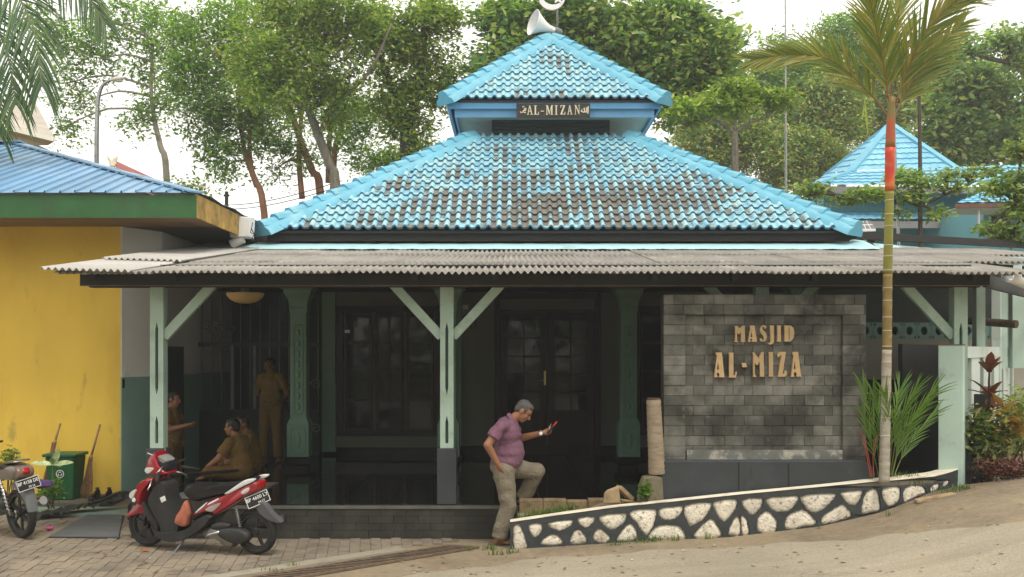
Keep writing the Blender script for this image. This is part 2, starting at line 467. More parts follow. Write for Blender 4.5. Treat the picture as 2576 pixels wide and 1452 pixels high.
stones = [[(172,372),(205,365),(232,440),(235,462),(205,475),(175,470)],[(243,362),(300,352),(305,385),(285,410),(262,412)],[(335,348),(440,335),(445,355),(410,380),(370,382)],[(478,328),(548,320),(545,350),(515,370),(488,360)],[(580,318),(695,305),(690,345),(645,378),(610,368)],[(305,450),(330,410),(370,405),(400,430),(390,450)],[(440,430),(460,385),(490,385),(515,425),(505,445),(450,447)],[(548,420),(560,385),(585,378),(625,415),(610,440),(565,440)],[(660,425),(690,375),(725,355),(750,390),(745,425),(690,435)],[(725,300),(835,288),(835,340),(810,395),(790,402),(760,360)],[(860,285),(962,272),(955,310),(915,335),(870,325)],[(815,425),(845,370),(890,358),(950,365),(972,395),(965,425)],[(985,270),(1095,255),(1090,295),(1060,335),(1010,358),(988,325)],[(1025,415),(1070,350),(1105,332),(1130,360),(1145,410)],[(1120,250),(1215,240),(1215,280),(1175,335),(1150,330),(1122,285)],[(1185,395),(1205,340),(1232,322),(1240,400),(1200,405)],[(1243,320),(1268,330),(1280,395),(1250,401)],[(1255,240),(1335,233),(1340,265),(1310,305),(1285,305),(1255,270)],[(1325,380),(1325,330),(1360,295),(1390,310),(1412,350),(1400,388),(1350,394)],[(1370,235),(1505,222),(1500,260),(1465,292),(1410,295),(1380,268)],[(1455,370),(1460,325),(1510,292),(1550,295),(1595,350),(1530,368),(1490,376)],[(1538,222),(1680,210),(1675,240),(1630,285),(1580,298),(1545,265)],[(1625,340),(1640,310),(1710,265),(1740,278),(1760,315),(1700,340),(1640,352)],[(1722,205),(1810,198),(1805,235),(1780,265),(1745,255),(1722,225)],[(1815,298),(1825,225),(1850,195),(1885,200),(1898,282),(1850,296)],[(1915,190),(1985,180),(1992,210),(1985,246),(1945,268),(1920,240)],[(2012,200),(2040,175),(2095,175),(2113,200),(2113,208),(2060,230),(2020,248)],[(2140,178),(2172,162),(2172,188),(2142,203)],[(2197,158),(2222,146),(2219,166),(2198,178)]]
M['rib'] = mat('charcoal_mortar_paint', (.040, .046, .048), .6, .25, 5, .4, 70, dirt=(.13, .12, .10), dscale=7, dlo=.58, dhi=.78, dmax=.5)
M['stone_white'] = mat('whitewashed_stone', (.76, .70, .58), .9, .12, 8, 1.0, 38, .016, dirt=(.28, .21, .12), dscale=4.5, dlo=.52, dhi=.76, dmax=.75, dirt2=((.08, .065, .045), 26, .56, .68, .75), piece=.14)
pw = thing('planter_wall', 'low sloping garden wall of whitewashed stones with charcoal mortar ribs beside road', 'wall', (TX[0], 11.25, 0))
def TW(x): return .085 + .16 * sstep(3.3, 4.8, x)
outer = []
xs_ = list(np.linspace(TX[0], TX[-1], 60))
for x in xs_: outer.append((x, float(np.interp(x, TX, TZ))))
for x in xs_[::-1]: outer.append((x, min(float(np.interp(x, BX, BZ)) - .12, float(np.interp(x, TX, TZ)) - .05)))
def grow(pts, k=1.07):
    cx = sum(p[0] for p in pts)/len(pts); cz = sum(p[1] for p in pts)/len(pts)
    return [(cx + (p[0]-cx)*k, cz + (p[1]-cz)*k) for p in pts]
holes = []
for s_ in stones:
    h_ = smooth_poly(grow([wpt(*p) for p in s_]), 5); h_ = [(p[0] + rng.normal()*.0028, p[1] + rng.normal()*.0028) for p in h_]
    holes.append(h_)
b = MB(); b.prism(outer, 0, .035, 'y', holes=holes)
b.v = [(p[0], wy(p[0]) + p[1], p[2]) for p in b.v]
b.build('mortar_ribs', M['rib'], pw, bevel=.009)
b = MB()
vs = []; fs = []
for x in xs_:
    zt = float(np.interp(x, TX, TZ)) - .003; zb = float(np.interp(x, BX, BZ)) - .2
    for yy, zz_ in ((.034, zb), (.034, zt), (TW(x), zt), (TW(x), zb)): vs.append((x, wy(x) + yy, zz_))
for i in range(len(xs_)-1):
    for k in range(4): fs.append((i*4+k, (i+1)*4+k, (i+1)*4+(k+1)%4, i*4+(k+1)%4))
fs += [(0,1,2,3), tuple((len(xs_)-1)*4+k for k in (3,2,1,0))]
b.add(vs, fs); b.build('core', M['concrete'], pw)
for h in holes:
    n = len(h); cx = sum(p[0] for p in h)/n; cz = sum(p[1] for p in h)/n
    b = MB(); vs = []; fs = []
    for t_, k in ((.033, 1.03), (.020, .95), (.010, .72), (.006, .4)):
        for p in h:
            x = cx + (p[0]-cx)*k; zq = cz + (p[1]-cz)*k
            vs.append((x, wy(x) + t_ + rng.normal()*.0022, zq))
    for i in range(3):
        for k in range(n): fs.append((i*n+k, (i+1)*n+k, (i+1)*n+(k+1)%n, i*n+(k+1)%n))
    fs.append(tuple(3*n+k for k in range(n)))
    b.add(vs, fs); b.build('stone', M['stone_white'], pw, smooth=True)
b = MB(); vs = []; fs = []
for i, x in enumerate(xs_):
    zt = float(np.interp(x, TX, TZ)); j = rng.normal() * .003
    for yy, zz_ in ((-.006, zt+.001), (-.004+j, zt+.012), (TW(x)+.01+j, zt+.014), (TW(x)+.01, zt+.001)): vs.append((x, wy(x)+yy, zz_))
for i in range(len(xs_)-1):
    for k in range(4): fs.append((i*4+k, (i+1)*4+k, (i+1)*4+(k+1)%4, i*4+(k+1)%4))
fs += [(0,1,2,3), tuple((len(xs_)-1)*4+k for k in (3,2,1,0))]
b.add(vs, fs); b.build('coping', M['cream'], pw)
# soil behind the planter wall
def soil(x, y):
    zt = float(np.interp(x, TX, TZ)); return zt - .06 + .03 * math.sin(3*x + 2*y) - .10 * sstep(3.9, 4.4, x) * 0
b = MB(); vs = []; fs = []; nj = 5
for x in xs_:
    for j in range(nj):
        y = lerp(wy(x) + TW(x) - .01, max(11.86, wy(x) + TW(x) + .02), j/(nj-1)); vs.append((x, y, soil(x, y) + rng.normal()*.008 - (.02 if j == 0 else 0)))
for i in range(len(xs_)-1):
    for j in range(nj-1): fs.append((i*nj+j, (i+1)*nj+j, (i+1)*nj+j+1, i*nj+j+1))
tag(b.add(vs, fs).build('planter_soil', M['ground'], smooth=True), kind='structure')
# ------------------------------------------------------------------ mosque
FZ = .40                                             # porch floor level
mosque = thing('mosque', 'mosque with two-tiered pale blue tile roof and open green-posted porch', 'mosque', (0.75, 15.0, 0))
M['blue'] = mat('light_blue_paint', (.13, .39, .52), .5, .12, 2.5, .15, 70, dirt=(.30, .52, .57), dscale=3, dlo=.5, dhi=.75, dmax=.6)
M['blue_trim'] = mat('mid_blue_trim', (.10, .30, .52), .5, .08, 2)
M['soffit_white'] = mat('pale_soffit', (.50, .58, .56), .7, .08, 2, dirt=(.28, .30, .26), dscale=2, dlo=.5, dhi=.7, dmax=.5)
M['louvre'] = mat('dark_teal_louvre', (.045, .085, .095), .55, .15, 4)

def tile_material(name, stain_c, stain_r, stain_amt):
    m, t, b, out = newmat(name)
    pos = N(t, 'NewGeometry').outputs['Position']
    cr = N(t, 'Attribute', attribute_name='crown').outputs['Fac']
    lip = N(t, 'Attribute', attribute_name='lip').outputs['Fac']
    rn = N(t, 'Attribute', attribute_name='rnd').outputs['Fac']
    c = ramp(t, rn, [(.0, (.13, .35, .46)), (.35, (.18, .42, .52)), (.7, (.25, .49, .55)), (1., (.33, .52, .52))])
    n1 = noise(t, 9, 5, .7, pos)
    c = mixc(t, math_(t, 'MULTIPLY', ramp(t, n1, [(.42, 0), (.62, 1)]), .55), c, (.46, .62, .64))          # bleached paint
    vd = N(t, 'VectorMath', operation='SUBTRACT'); vd.inputs[1].default_value = stain_c; t.links.new(pos, vd.inputs[0])
    vs_ = N(t, 'VectorMath', operation='DIVIDE'); vs_.inputs[1].default_value = stain_r; t.links.new(vd.outputs[0], vs_.inputs[0])
    ln = N(t, 'VectorMath', operation='LENGTH'); t.links.new(vs_.outputs[0], ln.inputs[0])
    big = math_(t, 'SUBTRACT', 1.0, ln.outputs['Value'], clamp=True)
    patch = noise(t, 1.3, 4, .6, pos)
    amt = math_(t, 'ADD', math_(t, 'MULTIPLY', big, stain_amt), math_(t, 'MULTIPLY', math_(t, 'SUBTRACT', patch, .5), 2.3))
    amt = math_(t, 'ADD', amt, math_(t, 'MULTIPLY', math_(t, 'SUBTRACT', rn, .5), .20))
    rn2 = math_(t, 'FRACT', math_(t, 'MULTIPLY', rn, 7.31))
    amt = math_(t, 'SUBTRACT', amt, math_(t, 'MULTIPLY', cr, math_(t, 'ADD', .36, math_(t, 'MULTIPLY', rn2, .62))))
    amt = math_(t, 'ADD', amt, math_(t, 'MULTIPLY', math_(t, 'SUBTRACT', noise(t, 22, 4, .7, pos), .5), .9))
    f = ramp(t, amt, [(.12, 0), (.30, .92)])
    dirtc = ramp(t, noise(t, 6, 4, .6, pos), [(.3, (.095, .070, .048)), (.7, (.175, .125, .08))])
    c = mixc(t, f, c, dirtc)
    g2 = math_(t, 'MULTIPLY', ramp(t, math_(t, 'ADD', amt, math_(t, 'MULTIPLY', cr, .38)), [(.25, 0), (.5, .7)]), math_(t, 'SUBTRACT', 1, f))
    c = mixc(t, g2, c, (.21, .31, .33))                                                                   # greyed crowns
    lipc = mixc(t, ramp(t, amt, [(.2, 0), (.5, .85)]), (.045, .18, .30), (.04, .05, .05))
    c = mixc(t, lip, c, lipc)
    t.links.new(c, b.inputs['Base Color']); b.inputs['Roughness'].default_value = .55; b.inputs['Specular IOR Level'].default_value = .35
    bump(t, b, noise(t, 60, 4, .6, pos), .25, .004)
    return m
M['tile_low'] = tile_material('weathered_blue_tile', (1.0, 17.4, 4.62), (4.4, 4.2, 1.3), .80)
M['tile_up'] = tile_material('bleached_blue_tile', (.3, 19.6, 7.0), (2.4, 3, .7), .12)
PT, GG = .167, .245
TP = [(-.083, .010), (-.055, .004), (-.025, .004), (-.004, .010), (.008, .032), (.024, .050), (.044, .057), (.062, .048), (.078, .026), (.085, .012)]
TCR = [0, 0, 0, .1, .5, .9, 1, .9, .5, .1]
def tile_geo(o, ex, up, nn, rnd, V, F, A):
    """one pan tile: o = front-centre on the roof plane; ex along the eave, up along the slope, nn the normal"""
    b0 = len(V); n = len(TP)
    for k, (s_, h0, drop) in enumerate(((0, .040, .034), (0, .040, 0), (GG + .035, .004, 0))):
        for i, (px, pz) in enumerate(TP):
            V.append(o + ex * px + up * s_ + nn * (pz + h0 - drop)); A.append((TCR[i], 1.0 if k == 0 else 0.0, rnd))
    for i in range(n): V.append(o + ex * TP[i][0] + nn * (TP[i][1] + .040)); A.append((TCR[i], 1.0, rnd))
    for i in range(n - 1):
        F.append((b0+i, b0+i+1, b0+3*n+i+1, b0+3*n+i))              # front lip
        F.append((b0+n+i, b0+n+i+1, b0+2*n+i+1, b0+2*n+i))          # top
def tile_mesh(name, V, F, A, m):
    me = bpy.data.meshes.new(name); me.from_pydata([tuple(p) for p in V], [], F); me.materials.append(m)
    for k, an in enumerate(('crown', 'lip', 'rnd')):
        at = me.attributes.new(an, 'FLOAT', 'POINT'); at.data.foreach_set('value', [a[k] for a in A])
    me.polygons.foreach_set('use_smooth', [True]*len(me.polygons)); me.update(); return me
def roof_faces(part, tmat, cx, yf, W, ze, w_top, z_top, ncap):
    """square hipped roof: front eave at y=yf, half width W, eave height ze; cut off at half width w_top, height z_top"""
    cy = yf + W; run = W - w_top; rise = z_top - ze; SL = math.hypot(run, rise)
    offp = off(part); indiv = []; V, F, A = [], [], []
    for (ddx, ddy, front) in ((0, -1, True), (-1, 0, False), (1, 0, False)):
        outv = Vector((ddx, ddy, 0)); ex = Vector((-ddy, ddx, 0))
        up = (-outv * run + Vector((0, 0, rise))).normalized(); nn = ex.cross(up)
        if nn.z < 0: nn = -nn
        o0 = Vector((cx, cy, ze)) + outv * W
        rows = int(SL / GG) + 1
        for r in range(rows):
            s_ = r * GG
            hw = W - run * (s_ + .12) / SL
            nc = int(hw / PT)
            for k in range(-nc - 1, nc + 2):
                px = k * PT
                if abs(px) > hw - .05: continue
                p = o0 + ex * px + up * s_ + nn * (rng.normal() * .003)
                if front and r * 100 < 10000 and len(indiv) < ncap: indiv.append((p, ex, up, nn))
                else: tile_geo(p - offp, ex, up, nn, rng.random(), V, F, A)
    if V:
        o = obj('roof_tile_field', tile_mesh('roof_tile_field', V, F, A, tmat), part); o['kind'] = 'stuff'
    if indiv:
        variants = []
        _, ex, up, nn = indiv[0]
        for q in range(24):
            V, F, A = [], [], []; tile_geo(Vector((0,0,0)), ex, up, nn, rng.random(), V, F, A); variants.append(tile_mesh('roof_tile', V, F, A, tmat))
        for p, *_ in indiv:
            o = obj('roof_tile', random.choice(variants), part, p - offp); o.rotation_euler = (0, 0, rng.normal()*.006)
    # solid deck under the tiles
    b = MB(); d = .012
    q = lambda hw, z: [(cx-hw, cy-hw, z), (cx+hw, cy-hw, z), (cx+hw, cy+hw, z), (cx-hw, cy+hw, z)]
    b.add(q(W - .03, ze - d) + q(w_top, z_top - d) + q(W - .03, ze - .05), [(0,1,5,4),(1,2,6,5),(2,3,7,6),(3,0,4,7),(8,9,1,0),(9,10,2,1),(10,11,3,2),(11,8,0,3)])
    b.build('deck', M['blackwood'], part)
    # hips: painted mortar band and a row of ridge caps
    for sx, sy in ((-1, -1), (1, -1), (-1, 1), (1, 1)):
        a = Vector((cx + sx*W, cy + sy*W, ze)); e_ = Vector((cx + sx*w_top, cy + sy*w_top, z_top))
        d_ = (e_ - a); L = d_.length; d_.normalize(); side = d_.cross(Vector((0,0,1))).normalized(); upv = side.cross(d_)
        b = MB(); pr = [(-.245, -.11), (-.215, -.025), (-.115, .045), (.115, .045), (.215, -.025), (.245, -.11)]
        vs = []
        for t_ in (-.06, L): vs += [a + d_*t_ + side*x_ + upv*(z_ + .03) for x_, z_ in pr]
        n_ = len(pr); b.add(vs, [(i, i+1, n_+i+1, n_+i) for i in range(n_-1)] + [tuple(range(n_)), tuple(range(n_, 2*n_))[::-1]])
        b.build('hip_band', M['blue'], part, smooth=40)
        if sy > 0: continue
        step = .30; k = 0; first = None
        pc = [(-.135, -.005), (-.105, .055), (-.05, .095), (.05, .095), (.105, .055), (.135, -.005)]
        while k * step < L - .05:
            s0 = k * step - .05
            if first is None:
                b = MB(); vs = []
                for t_, lift in ((s0, .052), (s0 + step + .04, .002)):
                    vs += [a + d_*t_ + side*x_ + upv*(z_ + .03 + lift) for x_, z_ in pc]
                vs += [a + d_*s0 + side*x_*.86 + upv*(z_*.80 + .01) for x_, z_ in pc]
                n_ = len(pc)
                b.add(vs, [(i, i+1, n_+i+1, n_+i) for i in range(n_-1)] + [(2*n_+i, 2*n_+i+1, i+1, i) for i in range(n_-1)] + [tuple(range(2*n_, 3*n_))])
                first = b.build('ridge_cap', M['blue'], part, fixn=False)
            else:
                o = obj('ridge_cap', first.data, part); o.location = d_ * (k * step) + upv * float(rng.normal()*.004)
            k += 1
CX = .75
YF, W_ = 16.56, 4.72
low = MB().box(CX-1.2, CX+1.2, 20.0, 22.8, 6.1, 6.3).build('lower_roof', M['blue_trim'], mosque, loc=(0, 0, 0))
roof_faces(low, M['tile_low'], CX, YF, W_, 4.10, 1.5, 6.24, 300)
upr = MB().box(CX-.3, CX+.3, 21.1, 21.7, 8.3, 8.45).build('upper_roof', M['blue_trim'], mosque, loc=(0, 0, 0))
roof_faces(upr, M['tile_up'], CX + .05, 19.32, 2.03, 6.86, .08, 8.56, 0)
b = MB(); b.lathe([(.30, -.30), (.22, -.14), (.14, -.02), (.15, .05), (.09, .10), (.02, .13)], (CX + .07, 21.38, 8.62), 10); b.build('apex_cap', M['blue'], upr, smooth=40)
# upper fascia, soffit, louvred neck
b = MB(); yb = 19.27
cxu = CX + .05; cyu = yb + 2.11
b.box(cxu-2.0, cxu+2.0, yb+.10, yb+.14, 6.70, 6.83); b.box(cxu-2.0, cxu-1.96, yb+.141, cyu+2.0, 6.70, 6.83); b.box(cxu+1.96, cxu+2.0, yb+.141, cyu+2.0, 6.70, 6.83)
b.build('gutter_board', M['blue_trim'], mosque)
b = MB(); b.box(cxu-1.88, cxu+1.88, yb+.20, yb+.24, 6.56, 6.72); b.box(cxu-1.88, cxu-1.84, yb+.241, cyu+1.9, 6.56, 6.72); b.box(cxu+1.84, cxu+1.88, yb+.241, cyu+1.9, 6.56, 6.72)
b.build('fascia', mat('sky_blue_fascia', (.16, .38, .62), .5, .06), mosque)
b = MB(); b.box(cxu-1.84, cxu+1.84, yb+.24, cyu+1.88, 6.63, 6.66); b.build('soffit', M['soffit_white'], mosque)
neck = MB().box(CX-1.14, CX+1.14, 20.02, 22.6, 6.05, 6.63).build('neck_wall', M['louvre'], mosque)
for k in range(7):
    z = 6.27 + k * .052
    MB().bar((CX-1.14, 20.0, z), (CX+1.14, 20.0, z), .05, .012, (0, .5, 1)).build('louvre_slat', M['louvre'], neck)
# dark band under the lower eave, walls
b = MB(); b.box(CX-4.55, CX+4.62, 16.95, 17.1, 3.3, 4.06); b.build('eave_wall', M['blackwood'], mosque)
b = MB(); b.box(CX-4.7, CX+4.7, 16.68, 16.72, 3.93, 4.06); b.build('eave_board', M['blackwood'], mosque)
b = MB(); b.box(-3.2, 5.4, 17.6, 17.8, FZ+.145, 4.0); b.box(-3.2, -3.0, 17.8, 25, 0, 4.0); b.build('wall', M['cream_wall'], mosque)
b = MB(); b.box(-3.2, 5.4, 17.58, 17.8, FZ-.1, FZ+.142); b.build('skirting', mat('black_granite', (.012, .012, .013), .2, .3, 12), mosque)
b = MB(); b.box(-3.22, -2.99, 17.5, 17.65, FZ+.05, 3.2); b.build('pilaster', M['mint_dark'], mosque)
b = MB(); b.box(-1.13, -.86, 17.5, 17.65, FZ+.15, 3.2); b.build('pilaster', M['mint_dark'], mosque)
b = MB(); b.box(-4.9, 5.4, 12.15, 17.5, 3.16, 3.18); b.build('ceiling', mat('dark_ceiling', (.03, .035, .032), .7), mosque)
# windows and the double door
def glazed(part, x0, x1, z0, z1, cols, rows, y, fr=.05):
    """joinery grid with one pane object per light"""
    b = MB()
    cw = (x1-x0-fr)/cols; rh = (z1-z0-fr)/rows
    for i in range(cols+1): b.box(x0+i*cw, x0+i*cw+fr, y, y+.04, z0, z1)
    for j in range(rows+1):
        for i in range(cols): b.box(x0+i*cw+fr, x0+(i+1)*cw, y+.002, y+.038, z0+j*rh, z0+j*rh+fr)
    b.build('sash', M['brownwood'], part)
    pn = None
    for i in range(cols):
        for j in range(rows):
            if pn is None:
                pn = MB().box(x0+fr, x0+cw, y+.022, y+.028, z0+fr, z0+rh).build('pane', M['glass'], part)
            else:
                o = obj('pane', pn.data, part); o.location = (i*cw, rng.normal()*.001, j*rh); o.rotation_euler = (0, 0, 0)
def window(x0, x1):
    wdw = MB()
    for a, c in ((x0, x0+.1), (x1-.1, x1)): wdw.box(a, c, 17.52, 17.62, .72, 2.92)
    wdw.box(x0+.1, x1-.1, 17.521, 17.62, 2.82, 2.92); wdw.box(x0+.1, x1-.1, 17.521, 17.62, .72, .80)
    p = wdw.build('window', M['brownwood'], mosque)
    n = 3; ww = (x1-x0-.2)/n
    for k in range(n): glazed(p, x0+.1+k*ww+.03, x0+.1+(k+1)*ww-.03, .80, 2.82, 1 if k != 1 else 2, 4, 17.545)
    MB().box(x0-.02, x1+.02, 17.46, 17.60, .53, .715).build('sill', M['cream_wall'], p)
    return p
window(-2.97, -1.2); window(2.05, 3.85)
b = MB(); b.box(-.30, -.20, 17.5, 17.6, FZ, 3.14); b.box(1.40, 1.50, 17.5, 17.6, FZ, 3.14); b.box(-.2, 1.4, 17.501, 17.6, 3.04, 3.14); b.box(-.2, 1.4, 17.501, 17.6, 2.80, 2.86)
door = b.build('door_frame', M['brownwood'], mosque)
for x0, x1 in ((-.195, .595), (.605, 1.395)):
    lf = MB(); lf.box(x0, x0+.09, 17.54, 17.58, FZ, 2.79); lf.box(x1-.09, x1, 17.54, 17.58, FZ, 2.79); lf.box(x0+.09, x1-.09, 17.541, 17.58, FZ, FZ+.72); lf.box(x0+.09, x1-.09, 17.541, 17.58, 2.70, 2.79)
    p = lf.build('door_leaf', M['brownwood'], mosque)
    glazed(p, x0+.09, x1-.09, FZ+.72, 2.70, 2, 5, 17.542, .03)
b = MB(); b.box(.54, .575, 17.52, 17.54, 1.58, 1.82); b.tube([(.557, 17.50, 1.66), (.51, 17.49, 1.66), (.47, 17.49, 1.655)], .009); b.build('door_handle', mat('brass', (.55, .40, .16), .35, .1, metal=1), mosque)
# porch platform: stone faced, glossy tiled floor
M['granite'] = mat('glossy_black_floor_tile', (.010, .010, .011), .06, .3, 9, piece=.25, spec=.45)
M['block'] = mat('dark_stone_block', (.034, .033, .027), .85, .3, 3, .6, 60, .006, piece=.14, dirt=(.075, .07, .05), dscale=3, dlo=.5, dhi=.7, dmax=.5)
plat = MB().box(-4.36, 5.6, 11.94, 17.6, -.15, FZ-.014).build('platform', M['charcoal'], mosque)
MB().box(-4.37, 5.6, 11.885, 11.99, FZ-.05, FZ-.013).build('nosing', mat('porch_nosing', (.11, .11, .09), .5, .2), plat)
tl = None
for i in range(17):
    for j in range(10):
        x = -4.355 + i*.585; y = 11.9 + j*.57
        if tl is None: tl = MB().box(0, .579, 0, .564, 0, .012).build('floor_tile', M['granite'], plat, world=False)
        else: tl = tl if tl else None
        o = tl if (i == 0 and j == 0) else obj('floor_tile', tl.data, plat)
        o.location = Vector((x, y, FZ-.0125 + rng.normal()*.0004)) - off(plat)
rh = .083; bl = None
for r in range(5):
    x = -4.36 - (r % 2) * .14
    while x < .2:
        wd = .285; x0 = max(x, -4.36); x1 = min(x + wd, .25)
        dpt = rng.uniform(0, .004)
        MB().box(x0+.002, x1-.002, 11.90 - dpt, 11.945, FZ-.052-(r+1)*rh+.002, FZ-.052-r*rh-.0005).build('stone_block', M['block'], plat)
        x += wd
for r in range(5):           # left end of the platform
    y = 11.95
    while y < 14.6:
        MB().box(-4.40-rng.uniform(0, .008), -4.36, y+.002, y+.283, FZ-.052-(r+1)*rh+.002, FZ-.052-r*rh-.001).build('stone_block', M['block'], plat)
        y += .285
# carved green columns on black plinths
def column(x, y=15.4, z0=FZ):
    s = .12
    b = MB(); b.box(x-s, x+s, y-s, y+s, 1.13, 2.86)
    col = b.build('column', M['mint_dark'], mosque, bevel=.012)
    b = MB(); pr = [(.16, .60), (.16, 1.08), (.15, 1.10), (.125, 1.16)]
    def sq(b, pr):
        vs = []
        for h, z in pr: vs += [(x-h, y-h, z), (x+h, y-h, z), (x+h, y+h, z), (x-h, y+h, z)]
        fs = []
        for i in range(len(pr)-1):
            for k in range(4): fs.append((i*4+k, i*4+(k+1)%4, i*4+4+(k+1)%4, i*4+4+k))
        fs += [(3,2,1,0), tuple((len(pr)-1)*4+k for k in range(4))]
        return b.add(vs, fs)
    sq(b, pr).build('pedestal', M['mint_dark'], col)
    b = MB(); sq(b, [(.14, FZ+.001), (.14, FZ+.06), (.19, FZ+.09), (.19, .57), (.15, .60)]).build('plinth', mosque and mat_granite, col)
    b = MB(); sq(b, [(.122, 2.72), (.135, 2.78), (.13, 2.83), (.15, 2.93), (.19, 3.00), (.205, 3.06), (.24, 3.08), (.24, 3.155)]).build('capital', M['mint_dark'], col)
    for zlo, zhi, hw in ((.64, 1.04, .115), (1.22, 2.55, .075)):      # carved frames and medallions
        b = MB()
        for dz0, dz1, d0 in ((0, .0, 0),):
            fr = [(-hw, zlo+.04), (-hw+.03, zlo), (hw-.03, zlo), (hw, zlo+.04), (hw, zhi-.04), (hw-.03, zhi), (-hw+.03, zhi), (-hw, zhi-.04)]
            inn = [(p[0]*.82, (p[1]-(zlo+zhi)/2)*(1-.018/(zhi-zlo)*2) + (zlo+zhi)/2) for p in fr]
            yy = y - (.16 if zhi < 1.1 else .12)
            b.prism([(x+p[0], p[1]) for p in fr], yy-.012, yy+.002, 'y', holes=[[(x+p[0], p[1]) for p in inn]])
        b.build('carved_frame', M['mint_dark'], col, bevel=.004, seg=1)
        b = MB(); k = zlo + .12; n = 1 if zhi < 1.1 else 8
        for q in range(n):
            zc = (zlo+zhi)/2 if n == 1 else lerp(zlo+.12, zhi-.12, q/(n-1))
            b.ell((x, yy, zc), (.045 if n == 1 else .028, .016, .12 if n == 1 else .055), 10, 6)
        b.build('carved_medallion', M['mint_dark'], col, smooth=True)
mat_granite = mat('black_granite_plinth', (.012, .012, .013), .15, .3, 12)
for x in (-3.16, -.94, 1.73, 4.3): column(x)
# front posts with slots and braces
def post(x, y=12.0, braces=(-1, 1)):
    hw = .077; b = MB()
    sl = [[(-.020, 1.00-.02), (.020, .98), (.020, 1.30), (0, 1.40), (-.020, 1.30)]]
    sl = [(.86, 1.30), (1.74, 2.50)]
    ol = [(x-hw, 1.045), (x+hw, 1.045), (x+hw, 2.92), (x-hw, 2.92)]
    hl = [[(x-.018, 1.10), (x+.018, 1.10), (x+.018, 1.34), (x, 1.42), (x-.018, 1.34)],
          [(x, 1.66), (x+.018, 1.74), (x+.018, 2.42), (x, 2.50), (x-.018, 2.42), (x-.018, 1.74)]]
    b.prism(ol, y-hw, y-hw+.05, 'y', holes=hl)
    b.box(x-hw, x+hw, y-hw+.056, y+hw, 1.045, 2.92)
    p = b.build('post', M['mint'], mosque)
    for h_ in hl: MB().prism([(x + (q_[0]-x)*1.05, q_[1]) for q_ in h_], y-hw+.046, y-hw+.055, 'y').build('slot_back', M['slot'], p)
    MB().box(x-.112, x+.112, y-.112, y+.112, FZ, 1.043).build('pedestal', M['charcoal'], p, bevel=.008)
    for s_ in braces:
        MB().bar((x + s_*(hw-.01), y, 2.33), (x + s_*.64, y, 2.95), .075, .105, (0, 0, 1)).build('brace', M['mint'], p)
    return p
post(-4.10, braces=(1,)); post(-.752); post(2.89); post(5.18, braces=(-1,))
# porch beam
b = MB(); b.box(-4.90, 5.42, 11.72, 11.77, Z(718, 11.72), 3.035); b.box(-4.88, 5.40, 11.92, 12.06, 2.90, 3.06); b.build('beam', M['blackwood'], mosque)
b = MB(); b.box(-4.90, 5.42, 11.715, 11.725, Z(720, 11.72), Z(717.6, 11.72)); b.build('beam_edge', mat('worn_edge', (.16, .13, .09), .8, .3, 9), mosque)
b = MB(); b.bar((5.40, 11.80, 2.97), (8.6, 16.4, 2.97), .05, .15); b.build('side_beam', M['blackwood'], mosque)
for k in range(12):
    x = -4.7 + k * .9
    MB().bar((x, 11.6, 2.99), (x, 16.8, 3.70), .06, .08).build('rafter', M['blackwood'], mosque)
# corrugated porch roof sheets
def sheet_mat():
    m = mat('weathered_fibre_cement', (.275, .258, .228), .9, .14, 2.2, .4, 70, piece=.07, stretch=(2.5, .5, 1), dirt=(.14, .12, .095), dscale=1.6, dlo=.50, dhi=.75, dmax=.45, dirt2=((.46, .43, .39), 2.4, .55, .72, .6))
    return m
M['sheet'] = sheet_mat()
proof = MB().box(-4.9, 5.3, 16.6, 16.66, 3.60, 3.66).build('porch_roof', M['blackwood'], mosque, loc=(0, 0, 0))
PW_ = .0745; NW = 14
def corr(name, x0, nw, y0, y1, zf, amp=.017, th=.006, skew=None):
    """corrugated sheet; zf(x,y) height; waves run along y"""
    b = MB(); n = nw * 8 + 1; vs = []
    for lay in (0, 1):
        for y in (y0, y1):
            for i in range(n):
                x = x0 + i * PW_ / 8; xx, yy = (x, y) if not skew else skew(x, y)
                vs.append((xx, yy, zf(xx, yy) + amp * math.sin(2*math.pi*i/8) - lay*th))
    fs = []
    for i in range(n-1):
        fs.append((i, i+1, n+i+1, n+i)); fs.append((2*n+i, 3*n+i, 3*n+i+1, 2*n+i+1)); fs.append((i, 2*n+i, 2*n+i+1, i+1)); fs.append((n+i, n+i+1, 3*n+i+1, 3*n+i))
    b.add(vs, fs); return b
ROOFZ = lambda x, y: 3.015 + (y - 11.2) * .140
rowsY = [(11.2, 13.1, 0), (12.9, 15.0, .008), (14.8, 16.85, .016)]
for r, (y0, y1, dz) in enumerate(rowsY):
    xe = -4.95; k = 0
    while xe < (5.35 if r == 0 else 5.35 + (y0 - 11.2) * .55):
        jy = float(rng.normal()) * .012; jz = float(rng.uniform(0, .006)); tilt = float(rng.normal()) * .002
        b = corr('sheet', xe, NW, y0 + jy - (.02 if rng.random() < .3 else 0), y1 + jy, lambda x, y, dz=dz, jz=jz, tl_=tilt, xc=xe, kk=k: ROOFZ(x, y) + dz + (kk % 2) * .007 + jz + tl_ * (x - xc) + max(0, 13.5 - y) * jz * .3)
        o = b.build('corrugated_sheet', M['sheet'], proof, smooth=True, fixn=False)
        xe += PW_ * (NW - 1); k += 1
